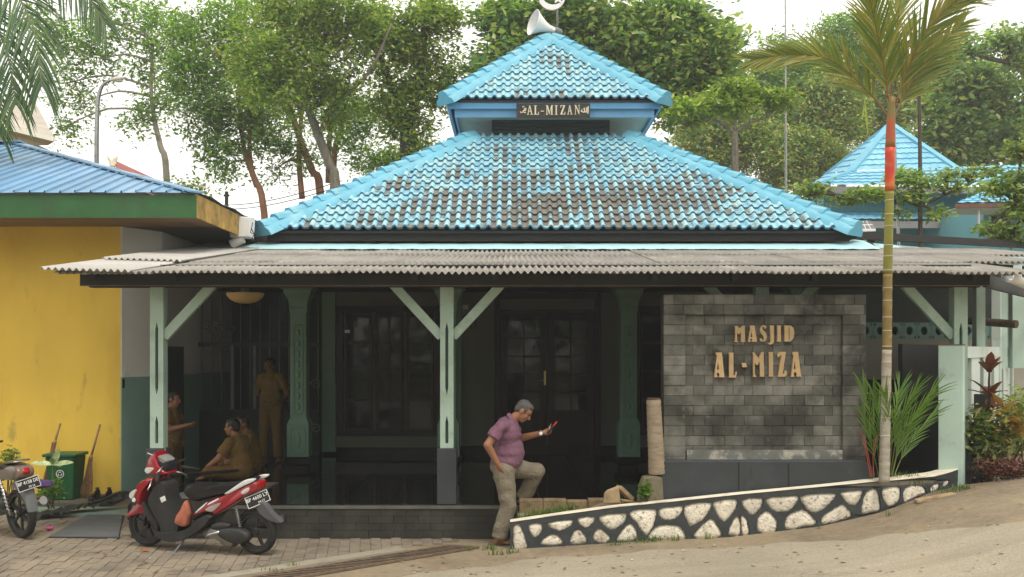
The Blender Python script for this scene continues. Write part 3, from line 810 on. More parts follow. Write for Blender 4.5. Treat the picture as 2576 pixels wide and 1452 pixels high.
# two loose sheets lying over the left end
for x0, y0, y1, dz, rot in ((-5.08, 11.12, 14.3, .055, .02), (-5.0, 12.6, 16.2, .085, .05)):
    sk = lambda x, y, x0=x0, y0=y0, r=rot: (x + (y - y0) * r * .6, y)
    b = corr('sheet', x0, 13, y0, y1, lambda x, y, dz=dz, x0=x0: ROOFZ(x, y) + dz - (x - x0) * .028, skew=sk)
    b.build('corrugated_sheet', mat('bleached_fibre_cement', (.43, .415, .38), .85, .12, 2, .3, 70), proof, smooth=True, fixn=False)
# painted flashing along the top of the porch roof
b = MB(); vs = []; fs = []
for i in range(70):
    x = lerp(-4.97, 5.75, i/69); jz = float(rng.normal())*.004
    yb_ = 16.88; hz = .05 * math.exp(-((x-5.6)/.25)**2)
    for yy, zz_ in ((16.05 + .05*math.sin(x*2*math.pi/PW_/4), ROOFZ(x, 16.05)+.05), (16.50, ROOFZ(x, 16.5)+.10), (yb_, 3.93+hz+jz), (yb_+.04, 3.88)): vs.append((x, yy, zz_))
for i in range(69):
    for k in range(3): fs.append((i*4+k, (i+1)*4+k, (i+1)*4+k+1, i*4+k+1))
M['flash'] = mat('pale_cyan_flashing', (.36, .58, .60), .7, .1, 3, .2, 60, dirt=(.16, .19, .18), dscale=3, dlo=.56, dhi=.72, dmax=.6)
b.add(vs, fs); b.build('flashing', M['flash'], proof, smooth=True)
b = MB(); p0, p1 = P(2195, 612, 16.88), P(2640, 648, 18.7); dd = (p1 - p0).normalized()
b.add([p0, p1, p1 + Vector((0, -.30, -.14)), p0 + Vector((0, -.30, -.14)), p0 + Vector((0, .05, 0)), p1 + Vector((0, .05, 0)), p0 + Vector((.02, -.28, -.22)), p1 + Vector((0, -.28, -.22))], [(0,1,2,3),(0,4,5,1),(3,2,7,6)])
b.build('flashing', mat('worn_cyan_flashing', (.34, .50, .50), .8, .15, 3, dirt=(.09, .10, .095), dscale=2.5, dlo=.45, dhi=.6, dmax=.85), proof)
b = MB(); b.bar(P(2150, 592, 17.6), P(2680, 622, 19.5), .10, .12); b.build('rear_gutter', M['blackwood'], mosque)
b = MB(); b.add([p0 + Vector((0, .06, -.02)), p1 + Vector((0, .06, -.02)), p1 + Vector((0, .06, -1.2)), p0 + Vector((0, .06, -1.2))], [(0,1,2,3)]); b.build('rear_wall', M['darkwall'], mosque)
# white half-round gutter along the angled right eave
b = MB(); a = P(2536, 690, 11.35); d_ = Vector((.70, 1, -.02)).normalized(); side = d_.cross(Vector((0,0,1))).normalized()
vs = []; fs = []; K = 9
for t_ in (0, 5.5):
    for k in range(K):
        an = math.pi * k / (K-1); vs.append(a + d_*t_ + side*.075*math.cos(an) + Vector((0,0,-.085*math.sin(an))))
    for k in range(K):
        an = math.pi * k / (K-1); vs.append(a + d_*t_ + side*.068*math.cos(an) + Vector((0,0,-.078*math.sin(an))))
for k in range(K-1):
    fs.append((k, k+1, 2*K+k+1, 2*K+k)); fs.append((K+k, K+k+1, 3*K+k+1, 3*K+k)); fs.append((k, k+1, K+k+1, K+k))
b.add(vs, fs); b.build('roof_gutter', M['white'], mosque, smooth=50)
# side wall with pierced blocks behind the right bay
rw = thing('pierced_block_wall', 'pale wall topped with a row of pierced rosette blocks behind the right porch post', 'wall', (4.9, 16.6, 0))
b = MB(); b.box(4.85, 9.5, 16.6, 16.75, .75, 2.35); b.build('wall_face', mat('dull_cream_wall', (.36, .34, .28), .8, .1, 2), rw)
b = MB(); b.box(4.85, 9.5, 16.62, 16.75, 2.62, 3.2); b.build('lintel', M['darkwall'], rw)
b = MB(); b.box(4.85, 9.5, 16.85, 16.9, .7, 3.2); b.build('backing', M['darkwall'], rw)  # dark sheet added behind the pierced blocks to make their holes dark
b = MB(); b.box(3.9, 6.05, 13.0, 13.1, .3, 1.62); b.build('porch_shade_panel', mat('black_shade_panel', (.012, .012, .012), .6), mosque)  # black panel added to stand for the shade under the porch
first = None
for k in range(13):
    x0 = 4.86 + k * .235
    hol = [[(x0+.1175 + .055*math.cos(a_), 2.485 + .07*math.sin(a_)) for a_ in np.linspace(0, 2*math.pi, 10, endpoint=False)]] + [[(x0+.1175 + sx*.09 + .014*math.cos(a_), 2.485 + sz*.10 + .02*math.sin(a_)) for a_ in np.linspace(0, 2*math.pi, 6, endpoint=False)] for sx in (-1, 1) for sz in (-1, 1)]
    if first is None:
        b = MB(); b.prism([(x0, 2.352), (x0+.23, 2.352), (x0+.23, 2.618), (x0, 2.618)], 16.6, 16.7, 'y', holes=hol); first = b.build('pierced_block', M['sage'], rw); 
    else:
        o = obj('pierced_block', first.data, rw); o.location = (k*.235, 0, 0)
b = MB()
for k in range(3): b.box(4.7, 6.4, 15.0+.1*k, 15.06+.1*k, 1.05+k*.25, 1.24+k*.25)
tag(b.build('timber_stack', M['brownwood']), 'dark stacked timber boards in the right porch bay', 'timber')
# ------------------------------------------------------------------ yellow building on the left
yb_ = thing('yellow_building', 'yellow walled building with blue metal hip roof and green fascia', 'building', (-7.5, 15, 0))
WY, WX = 14.9, -5.63
b = MB(); b.box(-14, WX-.012, WY, WY+.18, -.1, 4.0); b.build('wall', M['yellow'], yb_)
SWP = [(WX-.2, WY+.004), (WX, WY+.004), (WX+.36, WY+.66), (WX+.36, 24), (WX-.2, 24)]
b = MB(); b.prism(SWP, Z(948, 15.2), 4.0, 'z'); b.build('upper_side_wall', M['white_wall'], yb_)
b = MB(); b.prism([(p[0]+.003, p[1]-.002) for p in SWP], -.1, Z(948, 15.2)-.001, 'z'); b.build('lower_side_wall', M['sage'], yb_)
b = MB(); b.box(-14, WX+.02, WY-.85, WY-.002, -.05, .10); b.build('ledge', mat('mossy_ledge', (.10, .095, .07), .9, .3, 4, .4, 40), yb_)
MB().box(WX-1.2, WX+1.25, WY-1.45, WY-.87, -.02, .05).build('step', mat('green_step_paint', (.24, .34, .27), .7, .15, 3, dirt=(.25, .2, .13), dscale=3), yb_)
# roof: eave rectangle, hips
EX, EY, EZ = -4.15, 13.6, 4.22; RZ = 5.76; run = 4.5
roof = MB().box(-13, -8.9, 18.0, 18.2, RZ-.1, RZ-.03).build('roof', M['blue_trim'], yb_, loc=(0, 0, 0))
M['metal_blue'] = mat('faded_blue_sheet_metal', (.13, .27, .42), .45, .14, 1.5, .1, 30, spec=.5, piece=.08, dirt=(.28, .42, .54), dscale=1.3, dlo=.48, dhi=.7, dmax=.7, stretch=(1, .4, .4), dirt2=((.05, .08, .12), 6, .66, .74, .6))
sl = (RZ - EZ) / run
def metal_panel(x0, x1, clip):
    """front-slope panel with two ribs, cut by the hip"""
    b = MB(); pr = [(0, 0), (.02, .03), (.05, .03), (.07, 0), (.5, 0), (.52, .03), (.55, .03), (.57, 0), (1, 0)]
    V = []; 
    xs_ = [lerp(x0, x1, p[0]) for p in pr]
    for x, p in zip(xs_, pr):
        t = min(run, max(0, EX - x)); V.append((x, EY - .04, EZ + p[1] + .02)); V.append((x, EY + t, EZ + t*sl + p[1] + .02))
    b.add(V, [(2*i, 2*i+2, 2*i+3, 2*i+1) for i in range(len(pr)-1)]); return b
x = EX; k = 0
while x > -13:
    b = metal_panel(x - .40, x + .012, True); b.v = [(p[0], p[1], p[2] + (k % 2)*.006) for p in b.v]
    b.build('metal_sheet', M['metal_blue'], roof); x -= .40; k += 1
b = MB(); V = []
n = 18; pr = [0, .03, .03, 0]
for i in range(n + 1):
    y = EY + i * (10.2 / n); t = max(0, min(run, y - EY, EY + 10.2 - y)); V += [(EX + .04, y, EZ + .02 + (.03 if i % 2 else 0)), (EX - t, y, EZ + t*sl + .02 + (.03 if i % 2 else 0))]
b.add(V, [(2*i, 2*i+2, 2*i+3, 2*i+1) for i in range(n)]); b.build('side_slope', M['metal_blue'], roof)
b = MB(); b.add([(EX-run, EY+run, RZ), (-14, EY+run, RZ), (-14, EY+10.2, EZ), (EX, EY+10.2, EZ)], [(0,1,2,3)]); b.build('rear_slope', M['metal_blue'], roof)
k = 0
while k < 13:        # stepped hip capping
    a = Vector((EX - k*.36, EY + k*.36, EZ + k*.36*sl + .035)); c = a + Vector((-.40, .40, .40*sl)) 
    MB().bar(a, c, .22, .022 + .008*(k % 2)).build('hip_cap', M['metal_blue'], roof); k += 1
MB().bar((EX-run+.1, EY+run, RZ+.05), (-14, EY+run, RZ+.05), .3, .03).build('ridge_cap', M['metal_blue'], roof)
b = MB(); b.box(-14, EX, EY, EY+.03, Z(548, 13.6), EZ-.005); b.build('front_fascia', M['green_fascia'], yb_)
b = MB(); b.box(EX-.03, EX+.001, EY+.001, 16.2, Z(548, 13.6)+.002, EZ+.01); b.build('side_fascia', M['old_yellow'], yb_)
b = MB(); b.box(EX-.03, EX+.001, 16.202, 23.8, Z(548, 13.6)+.002, EZ+.01); b.build('side_fascia', M['blackwood'], yb_)
k = 0; sb = None
while EY + .03 + k*.14 < 14.9:
    y = EY + .035 + k*.142
    if sb is None: sb = MB().box(-14, EX-.035, y, y+.132, 3.955, 3.97).build('soffit_board', M['soffit'], yb_); y00 = y
    else: o = obj('soffit_board', sb.data, yb_); o.location = (0, y - y00, 0)
    k += 1
b = MB(); b.box(WX+.005, EX-.035, 14.95, 23.8, 3.955, 3.97); b.build('side_soffit', mat('dark_soffit', (.10, .10, .09), .8), yb_)
# white rainwater hopper and elbow between the two roofs
hp = thing('rain_hopper', 'white metal rainwater box and pipe elbow wedged between the two roofs', 'gutter', tuple(P(605, 600, 15.8)))
p = P(578, 545, 15.8); q = P(634, 597, 15.8)
b = MB(); b.prism([(p.x, p.z), (q.x, p.z-.02), (q.x-.02, q.z), (p.x+.03, q.z-.01)], 15.7, 16.0, 'y'); b.build('box', M['white'], hp, bevel=.01)
b = MB(); b.tube([P(612, 600, 15.8), P(598, 606, 15.8), P(582, 616, 15.8)], .075, 10); b.build('elbow', M['white'], hp, smooth=40)
b = MB(); b.tube([P(632, 575, 15.65), P(640, 590, 15.6), P(633, 600, 15.6), P(645, 607, 15.6)], .008, 5); b.tube([P(636, 560, 15.65), P(630, 585, 15.6), P(650, 596, 15.6)], .006, 5); b.build('wires', M['black'], hp)
# passage behind: dark rear wall, grille gate, door in the side wall
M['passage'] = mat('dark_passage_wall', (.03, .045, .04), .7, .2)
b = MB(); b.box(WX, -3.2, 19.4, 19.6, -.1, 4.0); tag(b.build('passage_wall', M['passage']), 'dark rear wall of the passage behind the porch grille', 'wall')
gt = thing('grille_gate', 'dark metal grille gate with curled bars behind the seated men', 'gate', (-4.4, 17.4, 0))
M['iron'] = mat('dark_iron', (.05, .055, .05), .5, .2)
M['pale_iron'] = mat('pale_painted_iron', (.20, .21, .19), .5, .2)
b = MB(); b.box(-5.6, -3.25, 17.4, 17.44, .2, Z(1030, 17.4)); b.build('lower_panel', mat('dark_green_panel', (.022, .038, .033), .5, .1), gt)
bb = None
for k in range(15):
    x = -5.55 + k*.163
    if bb is None: bb = MB().tube([(x, 17.42, Z(1030, 17.4)), (x, 17.42, 3.1)], .011, 6).build('bar', M['pale_iron'], gt, smooth=True)
    else: o = obj('bar', bb.data, gt); o.location = (k*.163, 0, 0)
for x in (-5.32, -4.72, -4.35):
    b = MB(); b.box(x, x+.045, 17.36, 17.40, Z(1030, 17.3), Z(870, 17.3)); b.build('upright', M['pale_iron'], gt)
b = MB(); b.box(-5.6, -3.25, 17.38, 17.45, Z(872, 17.4), Z(862, 17.4)); b.build('rail', M['iron'], gt)
def curl(b, cx, cz, r, s, y=17.37):
    b.tube([(cx + s*(r*(1-t*.72))*math.cos(t*8.5), y, cz + (r*(1-t*.72))*math.sin(t*8.5)) for t in np.linspace(0, 1, 26)], .007, 5)
for cu, cv in ((770, 968), (770, 1078), (700, 1000), (520, 820), (555, 830)):
    b = MB(); cxx, czz = X(cu, 17.4), Z(cv, 17.4); curl(b, cxx, czz, .09, 1); curl(b, cxx+.17, czz, .09, -1); b.build('scroll', M['pale_iron'], gt, smooth=True)
dr = thing('side_door', 'dark framed door open against the sage side wall of the yellow building', 'door', (WX+.38, 15.6, 0))
MB().box(WX+.367, WX+.41, 15.62, 16.45, .05, Z(872, 15.6)).build('leaf', M['passage'], dr)
b = MB(); b.box(WX+.29, WX+.40, 15.50, 15.61, .05, Z(868, 15.6)); b.build('jamb', M['blackwood'], dr)
MB().box(WX+.41, WX+.45, 15.70, 15.73, 1.2, 1.32).build('handle', M['alu'], dr)
for v0, v1, u0, lab, c_ in ((935, 947, 311, 'small printed paper notice taped to the white side wall', 'white'), (953, 976, 307, 'small dark switch plate on the sage side wall corner', 'black')):
    y = 15.0 if c_ == 'white' else 14.94
    bq = MB(); sdv = Vector((.479, .878, 0)); cq = Vector((WX + .04 if c_ == 'white' else WX + .012, WY + (.085 if c_ == 'white' else .03), (Z(v0, 15)+Z(v1, 15))/2)); bq.obox(cq + Vector((.878, -.479, 0))*.008, (.008, .10 if c_ == 'white' else .04, abs(Z(v0, 15)-Z(v1, 15))), Matrix((Vector((.878, -.479, 0)), sdv, Vector((0, 0, 1)))).transposed()); o = bq.build('wall_notice' if c_ == 'white' else 'switch_plate', M[c_]); tag(o, lab, 'notice' if c_ == 'white' else 'switch')
# ------------------------------------------------------------------ stone name wall
sw = thing('name_wall', 'grey stone block sign wall with raised tan letters reading MASJID AL-MIZA', 'sign', (2.83, 11.6, .5))
SY = 11.55
sx0, sx1, szt, szb = X(1669.7, SY), X(2179, SY), Z(741, SY), .60
M['sblock'] = mat('andesite_block', (.132, .128, .110), .9, .28, 7, .8, 55, .008, piece=.38, dirt=(.026, .026, .020), dscale=1.9, dlo=.43, dhi=.62, dmax=.88, dirt2=((.26, .25, .22), 6, .62, .78, .5))
M['sjoint'] = mat('dark_joint', (.035, .035, .03), .9, .2)
MB().box(sx0+.012, sx1-.012, SY+.075, SY+.32, .3, szt-.012).build('core', M['sjoint'], sw)
RH = (szt - Z(1157, SY)) / 16.35
ix0, ix1 = X((2200+390/1.613)/1.416, SY), X((2200+1295/1.613)/1.416, SY)
iz = szt - 2*RH
def blk(x0, x1, z0, z1, y0, pr=0):
    if x1 - x0 < .02: return
    d = rng.uniform(-.0035, .0035)
    MB().box(x0+.0015, x1-.0015, y0 + d, SY+.078, z0+.0015, z1-.0015).build('block', M['sblock'], sw, bevel=.003, seg=1)
for r in range(19):
    z1 = szt - r*RH; z0 = z1 - RH
    if z0 < szb: break
    if r < 2:
        x = sx0 - (.0 if r else .11)
        while x < sx1: blk(max(x, sx0), min(x+.224, sx1), z0, z1, SY); x += .224
        continue
    blk(sx0, ix0, z0, z1, SY)
    if r % 2: blk(ix1, sx1, z0, z1, SY)
    else: blk(ix1, sx1 - .07, z0, z1, SY); blk(sx1-.07, sx1, z0, z1, SY)
    x = ix0 - (.13 if r % 2 else 0.0)
    while x < ix1: blk(max(x, ix0), min(x+.224, ix1), z0, z1, SY+.052); x += .224
b = MB(); b.box(sx0+.26, ix1-.002, SY+.01, SY+.051, Z(1157, SY)-.03, Z(1133, SY)); b.build('ledge', mat('limewashed_ledge', (.15, .155, .14), .9, .25, 5, .5, 40, dirt=(.5, .46, .38), dscale=5, dlo=.52, dhi=.65, dmax=.8), sw)
def zz2(p): return (X((2500 + p[0]/6.05)/1.416, SY), Z((1130 + p[1]/6.05)/1.416, SY))
LET = {
'M1': ([(712,188),(765,188),(818,240),(890,182),(940,185),(930,210),(940,520),(942,535),(840,535),(850,515),(850,320),(815,372),(795,372),(765,330),(765,505),(785,520),(785,535),(710,535),(710,520),(728,500),(728,230)], []),
'A1': ([(1035,182),(1140,180),(1195,515),(1198,530),(1085,530),(1080,505),(1102,482),(1072,462),(1045,480),(1055,510),(1055,530),(1000,530),(1005,515),(1055,215),(1035,205)], [[(1075,305),(1095,428),(1055,428)]]),
'S1': ([(1395,240),(1385,250),(1350,245),(1345,220),(1365,205),(1340,200),(1310,225),(1320,260),(1400,360),(1410,430),(1385,500),(1320,535),(1260,510),(1255,470),(1285,455),(1310,475),(1300,505),(1330,500),(1345,460),(1330,410),(1265,320),(1255,260),(1290,195),(1345,168),(1395,190)], []),
'J1': ([(1468,178),(1560,178),(1560,520),(1545,565),(1480,592),(1440,575),(1445,550),(1480,550),(1490,510),(1480,215),(1468,195)], []),
'I1': ([(1625,178),(1720,178),(1710,200),(1710,510),(1720,525),(1625,525),(1635,510),(1635,200)], []),
'D1': ([(1775,178),(1920,180),(1980,230),(2003,330),(1985,450),(1920,525),(1775,525),(1790,505),(1790,200)], [[(1880,215),(1895,230),(1895,480),(1880,495)]]),
'A2': ([(310,762),(435,762),(440,790),(490,1270),(497,1297),(375,1297),(375,1275),(390,1232),(350,1185),(322,1230),(345,1275),(345,1297),(270,1297),(275,1275),(335,830),(315,815)], [[(355,950),(375,1130),(330,1135)]]),
'L2': ([(580,765),(690,765),(685,800),(690,1265),(720,1240),(735,1175),(765,1180),(740,1305),(580,1300),(595,1270),(595,800)], []),
'-2': ([(860,990),(960,985),(975,1055),(995,1075),(885,1080),(875,1015)], []),
'M2': ([(1090,758),(1135,758),(1230,890),(1290,755),(1345,755),(1340,800),(1350,1265),(1360,1285),(1255,1285),(1260,1265),(1255,950),(1210,1035),(1185,1035),(1150,980),(1150,1235),(1180,1265),(1180,1290),(1105,1290),(1115,1265),(1115,820)], []),
'I2': ([(1435,752),(1550,752),(1540,785),(1545,1265),(1560,1282),(1445,1282),(1455,1265),(1455,785)], []),
'Z2': ([(1640,860),(1630,810),(1665,760),(1720,748),(1820,748),(1815,780),(1750,1230),(1790,1200),(1785,1165),(1820,1150),(1845,1185),(1835,1250),(1790,1285),(1645,1285),(1720,830),(1690,825),(1680,865)], []),
'A3': ([(1960,748),(2080,748),(2135,1180),(2150,1260),(2165,1282),(2040,1282),(2045,1250),(2055,1222),(2020,1175),(1985,1215),(2000,1260),(2000,1290),(1925,1288),(1935,1260),(1985,830),(1965,800)], [[(2010,940),(2030,1120),(1985,1120)]]),
}
M['letter'] = mat('tan_letter', (.42, .29, .15), .6, .15, 9, .2, 60, piece=.12)
for k, (ol, hs) in LET.items():
    b = MB(); b.prism([zz2(p) for p in ol], SY+.012, SY+.052, 'y', holes=[[zz2(p) for p in h] for h in hs]); b.build('letter', M['letter'], sw)
# dark basin at the foot of the wall
bs = thing('planter_basin', 'charcoal painted masonry basin along the foot of the stone sign wall', 'planter', (2.8, 11.4, .5))
c0, c1 = X(1653, 11.42), X(2196, 11.42)
b = MB(); b.prism([(c0, .45), (c0, 0.90), (c0+.07, .955), (c1-.08, .955), (c1, .87), (c1, .45)], 11.40, 11.545, 'y'); b.build('front', M['charcoal'], bs, bevel=.01)
for xa_, xb_ in ((.9, 1.02), (1.45, 1.53)): MB().box(c0+xa_, c0+xb_, 11.385, 11.398, .5, .93).build('pier', M['charcoal'], bs)
b = MB(); b.box(c0+.03, c1-.03, 11.546, 11.60, .5, .90); b.build('fill', M['charcoal'], bs)
# ------------------------------------------------------------------ name board, loudspeaker, crescent on the upper roof
SB = 19.335
nb = thing('name_board', 'dark board lettered AL-MIZAN in cream hung under the upper eave', 'sign', tuple(P(1392, 278, SB)))
def z33(zx, zy): return ((1550 + zx/3.0306)/1.416, (330 + zy/3.0306)/1.416)
def pb(zx, zy): u, v = z33(zx, zy); return (X(u, SB), Z(v, SB))
a, c = pb(880, 118), pb(1672, 268)
MB().box(a[0], c[0], SB, SB+.03, c[1], a[1]).build('board', mat('dark_board', (.028, .025, .022), .6, .15), nb)
M['gilt'] = mat('cream_gilt', (.62, .56, .40), .5, .1)
def norm(key):
    ol, hs = LET[key]; x0 = min(p[0] for p in ol); x1 = max(p[0] for p in ol); y0 = min(p[1] for p in ol); y1 = max(p[1] for p in ol)
    f = lambda p: ((p[0]-x0)/(x1-x0), (p[1]-y0)/(y1-y0)); return [f(p) for p in ol], [[f(p) for p in h] for h in hs]
UA = ([(.40,0),(.56,0),(.90,.94),(1,.94),(1,1),(.62,1),(.62,.94),(.72,.94),(.63,.66),(.33,.66),(.25,.94),(.35,.94),(.35,1),(0,1),(0,.94),(.12,.94)], [[(.48,.18),(.60,.60),(.36,.60)]])
UL = ([(0,0),(.62,0),(.62,.06),(.45,.06),(.45,.93),(.80,.93),(.92,.68),(1,.68),(.97,1),(0,1),(0,.94),(.17,.94),(.17,.06),(0,.06)], [])
UM = ([(0,0),(.28,0),(.52,.68),(.76,0),(1,0),(1,.06),(.93,.06),(.93,.94),(1,.94),(1,1),(.66,1),(.66,.94),(.73,.94),(.73,.28),(.50,.96),(.46,.96),(.20,.24),(.20,.94),(.30,.94),(.30,1),(0,1),(0,.94),(.10,.94),(.10,.06),(0,.06)], [])
UI = ([(0,0),(1,0),(1,.06),(.72,.06),(.72,.94),(1,.94),(1,1),(0,1),(0,.94),(.28,.94),(.28,.06),(0,.06)], [])
UZ = ([(.06,0),(1,0),(.36,.93),(.80,.93),(.93,.70),(1,.70),(.97,1),(0,1),(.64,.07),(.24,.07),(.12,.28),(.04,.28)], [])
UN = ([(0,0),(.28,0),(.80,.70),(.80,.06),(.68,.06),(.68,0),(1,0),(1,.06),(.90,.06),(.90,1),(.82,1),(.20,.20),(.20,.94),(.32,.94),(.32,1),(0,1),(0,.94),(.10,.94),(.10,.06),(0,.06)], [])
for s_, x0, x1, y0, y1 in ((UA,990,1055,140,240),(UL,1065,1120,140,240),(([(0,0),(1,0),(1,1),(0,1)],[]),1140,1175,198,206),(UM,1195,1272,138,240),(UI,1292,1322,138,240),(UZ,1350,1405,138,238),(UA,1425,1482,138,238),(UN,1505,1562,135,236)):
    f = lambda p: pb(lerp(x0, x1, p[0]), lerp(y0, y1, p[1]))
    b = MB(); b.prism([f(p) for p in s_[0]], SB-.012, SB-.001, 'y', holes=[[f(p) for p in h] for h in s_[1]]); b.build('letter', M['gilt'], nb)
def stroke(b, pts, r): 
    b.tube([(pb(*p)[0], SB-.006, pb(*p)[1]) for p in smooth_poly(pts, 3, False)], r, 5)
b = MB()   # script beside the latin letters
stroke(b, [(1652,150),(1650,195),(1648,228)], .012); stroke(b, [(1636,160),(1634,205),(1622,214),(1612,200)], .011); stroke(b, [(1612,165),(1611,205),(1600,216),(1590,202)], .011); stroke(b, [(1590,202),(1580,208),(1576,196),(1588,186)], .010); stroke(b, [(1602,172),(1598,182)], .006)
b.build('script', M['gilt'], nb)
b = MB(); stroke(b, [(985,182),(972,170),(965,182),(978,192),(968,200)], .011); stroke(b, [(968,200),(958,190),(950,205),(965,218),(980,214)], .010); stroke(b, [(950,205),(940,215),(925,218),(922,205)], .010); stroke(b, [(952,165),(945,150),(965,152)], .007); b.build('script', M['gilt'], nb)
ls = thing('loudspeaker', 'white horn loudspeaker on a pole at the roof apex', 'loudspeaker', tuple(P(1392, 100, 21.2)))
c = P(1341, 56, 21.1); tp = P(1396, 78, 21.3); ax = (tp - c).normalized()
m3 = ax.to_track_quat('Z', 'Y').to_matrix(); L = (tp - c).length
b = MB(); b.lathe([(.262, -.005), (.27, .0), (.25, .03), (.20, .10), (.15, .18), (.105, .27), (.075, .36), (.06, L-.02), (.06, L)], c, 24, m3)
b.lathe([(.262, -.005), (.24, .03), (.19, .10), (.14, .18), (.095, .27), (.05, .36), (.001, .37)], c, 24, m3)
b.lathe([(.07, .10), (.075, .12), (.03, .32)], c, 16, m3); b.build('horn', M['white'], ls, smooth=50)
b = MB(); b.lathe([(.001, -.02), (.075, -.02), (.085, .02), (.085, .12), (.06, .15), (.001, .15)], tp, 14, m3); b.build('driver', M['grey'], ls, smooth=40)
b = MB(); q = tp - ax*.08; b.tube([q + Vector((0, 0, -.03)), (q.x, q.y, P(1390, 108, 21.3).z)], .014, 6); b.box(q.x-.04, q.x+.04, q.y-.01, q.y+.01, q.z-.10, q.z-.06); b.build('bracket', M['alu'], ls)
fn = thing('crescent_finial', 'steel crescent and star finial above the roof apex', 'finial', tuple(P(1402, 95, 21.38)))
b = MB(); b.tube([P(1402, 112, 21.38), P(1402, -30, 21.38)], .022, 8); b.build('pole', M['grey'], fn, smooth=True)
cc = P(1388, -8, 21.38); R = .28; out = []
for k in range(25): an = RAD(195 + k*150/24 + 5); out.append((cc.x + R*math.cos(an), cc.z + R*math.sin(an)))
out2 = []
for k in range(25): an = RAD(205 + k*130/24); out2.append((cc.x + .03 + R*.88*math.cos(an), cc.z + .07 + R*.86*math.sin(an)))
b = MB(); b.prism(out + out2[::-1], cc.y-.03, cc.y+.03, 'y'); b.build('crescent', M['steel'], fn)
sc_ = P(1404, -2, 21.38); st = [(sc_.x + (.13 if k % 2 == 0 else .055)*math.sin(k*math.pi/5), sc_.z + (.13 if k % 2 == 0 else .055)*math.cos(k*math.pi/5)) for k in range(10)]
b = MB(); b.prism(st, sc_.y-.045, sc_.y-.025, 'y'); b.build('star', M['steel'], fn)
# porch lamps and meter
lp = thing('ceiling_lamp', 'amber glass bowl lamp under the left porch ceiling', 'lamp', tuple(P(617, 730, 14)))
c = P(617, 738, 14); b = MB(); r = .255
b.lathe([(r, 0), (r*.96, -.03), (r*.82, -.08), (r*.55, -.12), (r*.25, -.137), (.001, -.14)], c, 22); b.lathe([(.001, .01), (r*.97, .005), (r, 0)], c, 22); b.build('bowl', mat('amber_glass', (.60, .42, .17), .35, .1, 6), lp, smooth=50)
b = MB(); b.lathe([(.06, 0.0), (.06, 3.16 - c.z - .002)], c, 10, caps=True); b.build('mount', M['grey'], lp)
for u0, u1, lab in ((720, 850, 'slim fluorescent tube along the beam above the carved left column'), (1468, 1605, 'slim fluorescent tube along the beam above the carved column by the door')):
    t_ = thing('tube_light', lab, 'tube light', tuple(P((u0+u1)/2, 717, 12.5)))
    a, c = P(u0, 718.5, 12.5), P(u1, 718.5, 12.5)
    MB().box(a.x, c.x, 12.48, 12.53, a.z+.02, 3.158).build('housing', M['white'], t_)
    MB().tube([a + Vector((.02, 0, 0)), c - Vector((.02, 0, 0))], .014, 8).build('tube', mat('tube_glass', (.75, .66, .60), .4), t_, smooth=40)
mt = thing('electric_meter', 'grey electricity meter box on the wall right of the centre post', 'meter', tuple(P(1170, 778, 17.45)))
a, c = P(1160, 763, 17.45), P(1182, 792, 17.45)
MB().box(a.x, c.x, 17.40, 17.5, c.z, a.z).build('case', M['grey'], mt, bevel=.01)
MB().box(a.x+.03, c.x-.03, 17.39, 17.40, c.z+.09, a.z-.03).build('dial', mat('meter_dial', (.35, .36, .28), .4), mt)
b = MB(); b.tube([P(1182, 790, 17.42), P(1196, 800, 17.42), P(1197, 822, 17.42), P(1187, 828, 17.42), P(1183, 815, 17.42)], .012, 6); b.build('cable', M['black'], mt)
pt = MB().box(X(867, 17.5), X(880, 17.5), 17.51, 17.515, Z(838, 17.5), Z(830, 17.5)).build('window_sticker', M['white']); tag(pt, 'small white paper stuck on the left window', 'sticker')
# ------------------------------------------------------------------ stump, broken block, bricks
stp = thing('palm_stump', 'cut ringed palm stump standing left of the stone sign wall', 'stump', tuple(P(1655, 1200, 11.45)))
M['bark_palm'] = mat('ringed_palm_bark', (.27, .215, .15), .85, .3, 6, .8, 50, stretch=(1, 1, 5), dirt=(.30, .13, .05), dscale=6, dlo=.60, dhi=.72, dmax=.9, dirt2=((.12, .09, .06), 9, .6, .72, .7))
b = MB(); path = []; rr = []
for k in range(29):
    t = k/28; p = P(lerp(1653, 1644, t), lerp(1192, 1006, t), 11.45); path.append(p); rr.append(lerp(.092, .078, t) + (.005 if k % 2 else 0))
b.tube(path, rr, 12); b.build('trunk', M['bark_palm'], stp, smooth=50)
b = MB(); tp = path[-1]; b.lathe([(.073, 0), (.074, .02), (.05, .012), (.03, -.03), (.001, -.05)], tp, 12); b.build('hollow_top', mat('rotten_core', (.09, .06, .04), .9, .3, 20), stp)
b = MB(); z0 = soil(1.6, 11.5); pp = P(1632, 1225, 11.40)
b.prism([(pp.x-.13, z0-.1), (pp.x+.17, z0-.1), (pp.x+.15, pp.z+.10), (pp.x+.08, pp.z+.13), (pp.x-.06, pp.z+.11), (pp.x-.10, pp.z)], 11.37, 11.55, 'y')
tag(b.build('mossy_footing', mat('mossy_concrete', (.16, .14, .09), .9, .3, 8, .7, 40, .01, dirt=(.07, .11, .03), dscale=7, dlo=.5, dhi=.65, dmax=.8), bevel=.02), 'mossy concrete footing under the cut palm stump', 'footing')
M['sandstone'] = mat('tan_broken_block', (.40, .29, .17), .9, .2, 8, .8, 45, .01, dirt=(.20, .14, .08), dscale=6)
bk = thing('broken_block', 'broken tan concrete channel block lying on the planter soil', 'block', tuple(P(1545, 1268, 11.6)))
q = [P(*k, 11.56) for k in ((1516, 1266), (1519, 1240), (1527, 1232), (1556, 1221), (1560, 1265))]
b = MB(); b.prism([(p.x, p.z) for p in q], 11.50, 11.56, 'y'); b.build('face', M['sandstone'], bk, bevel=.012)
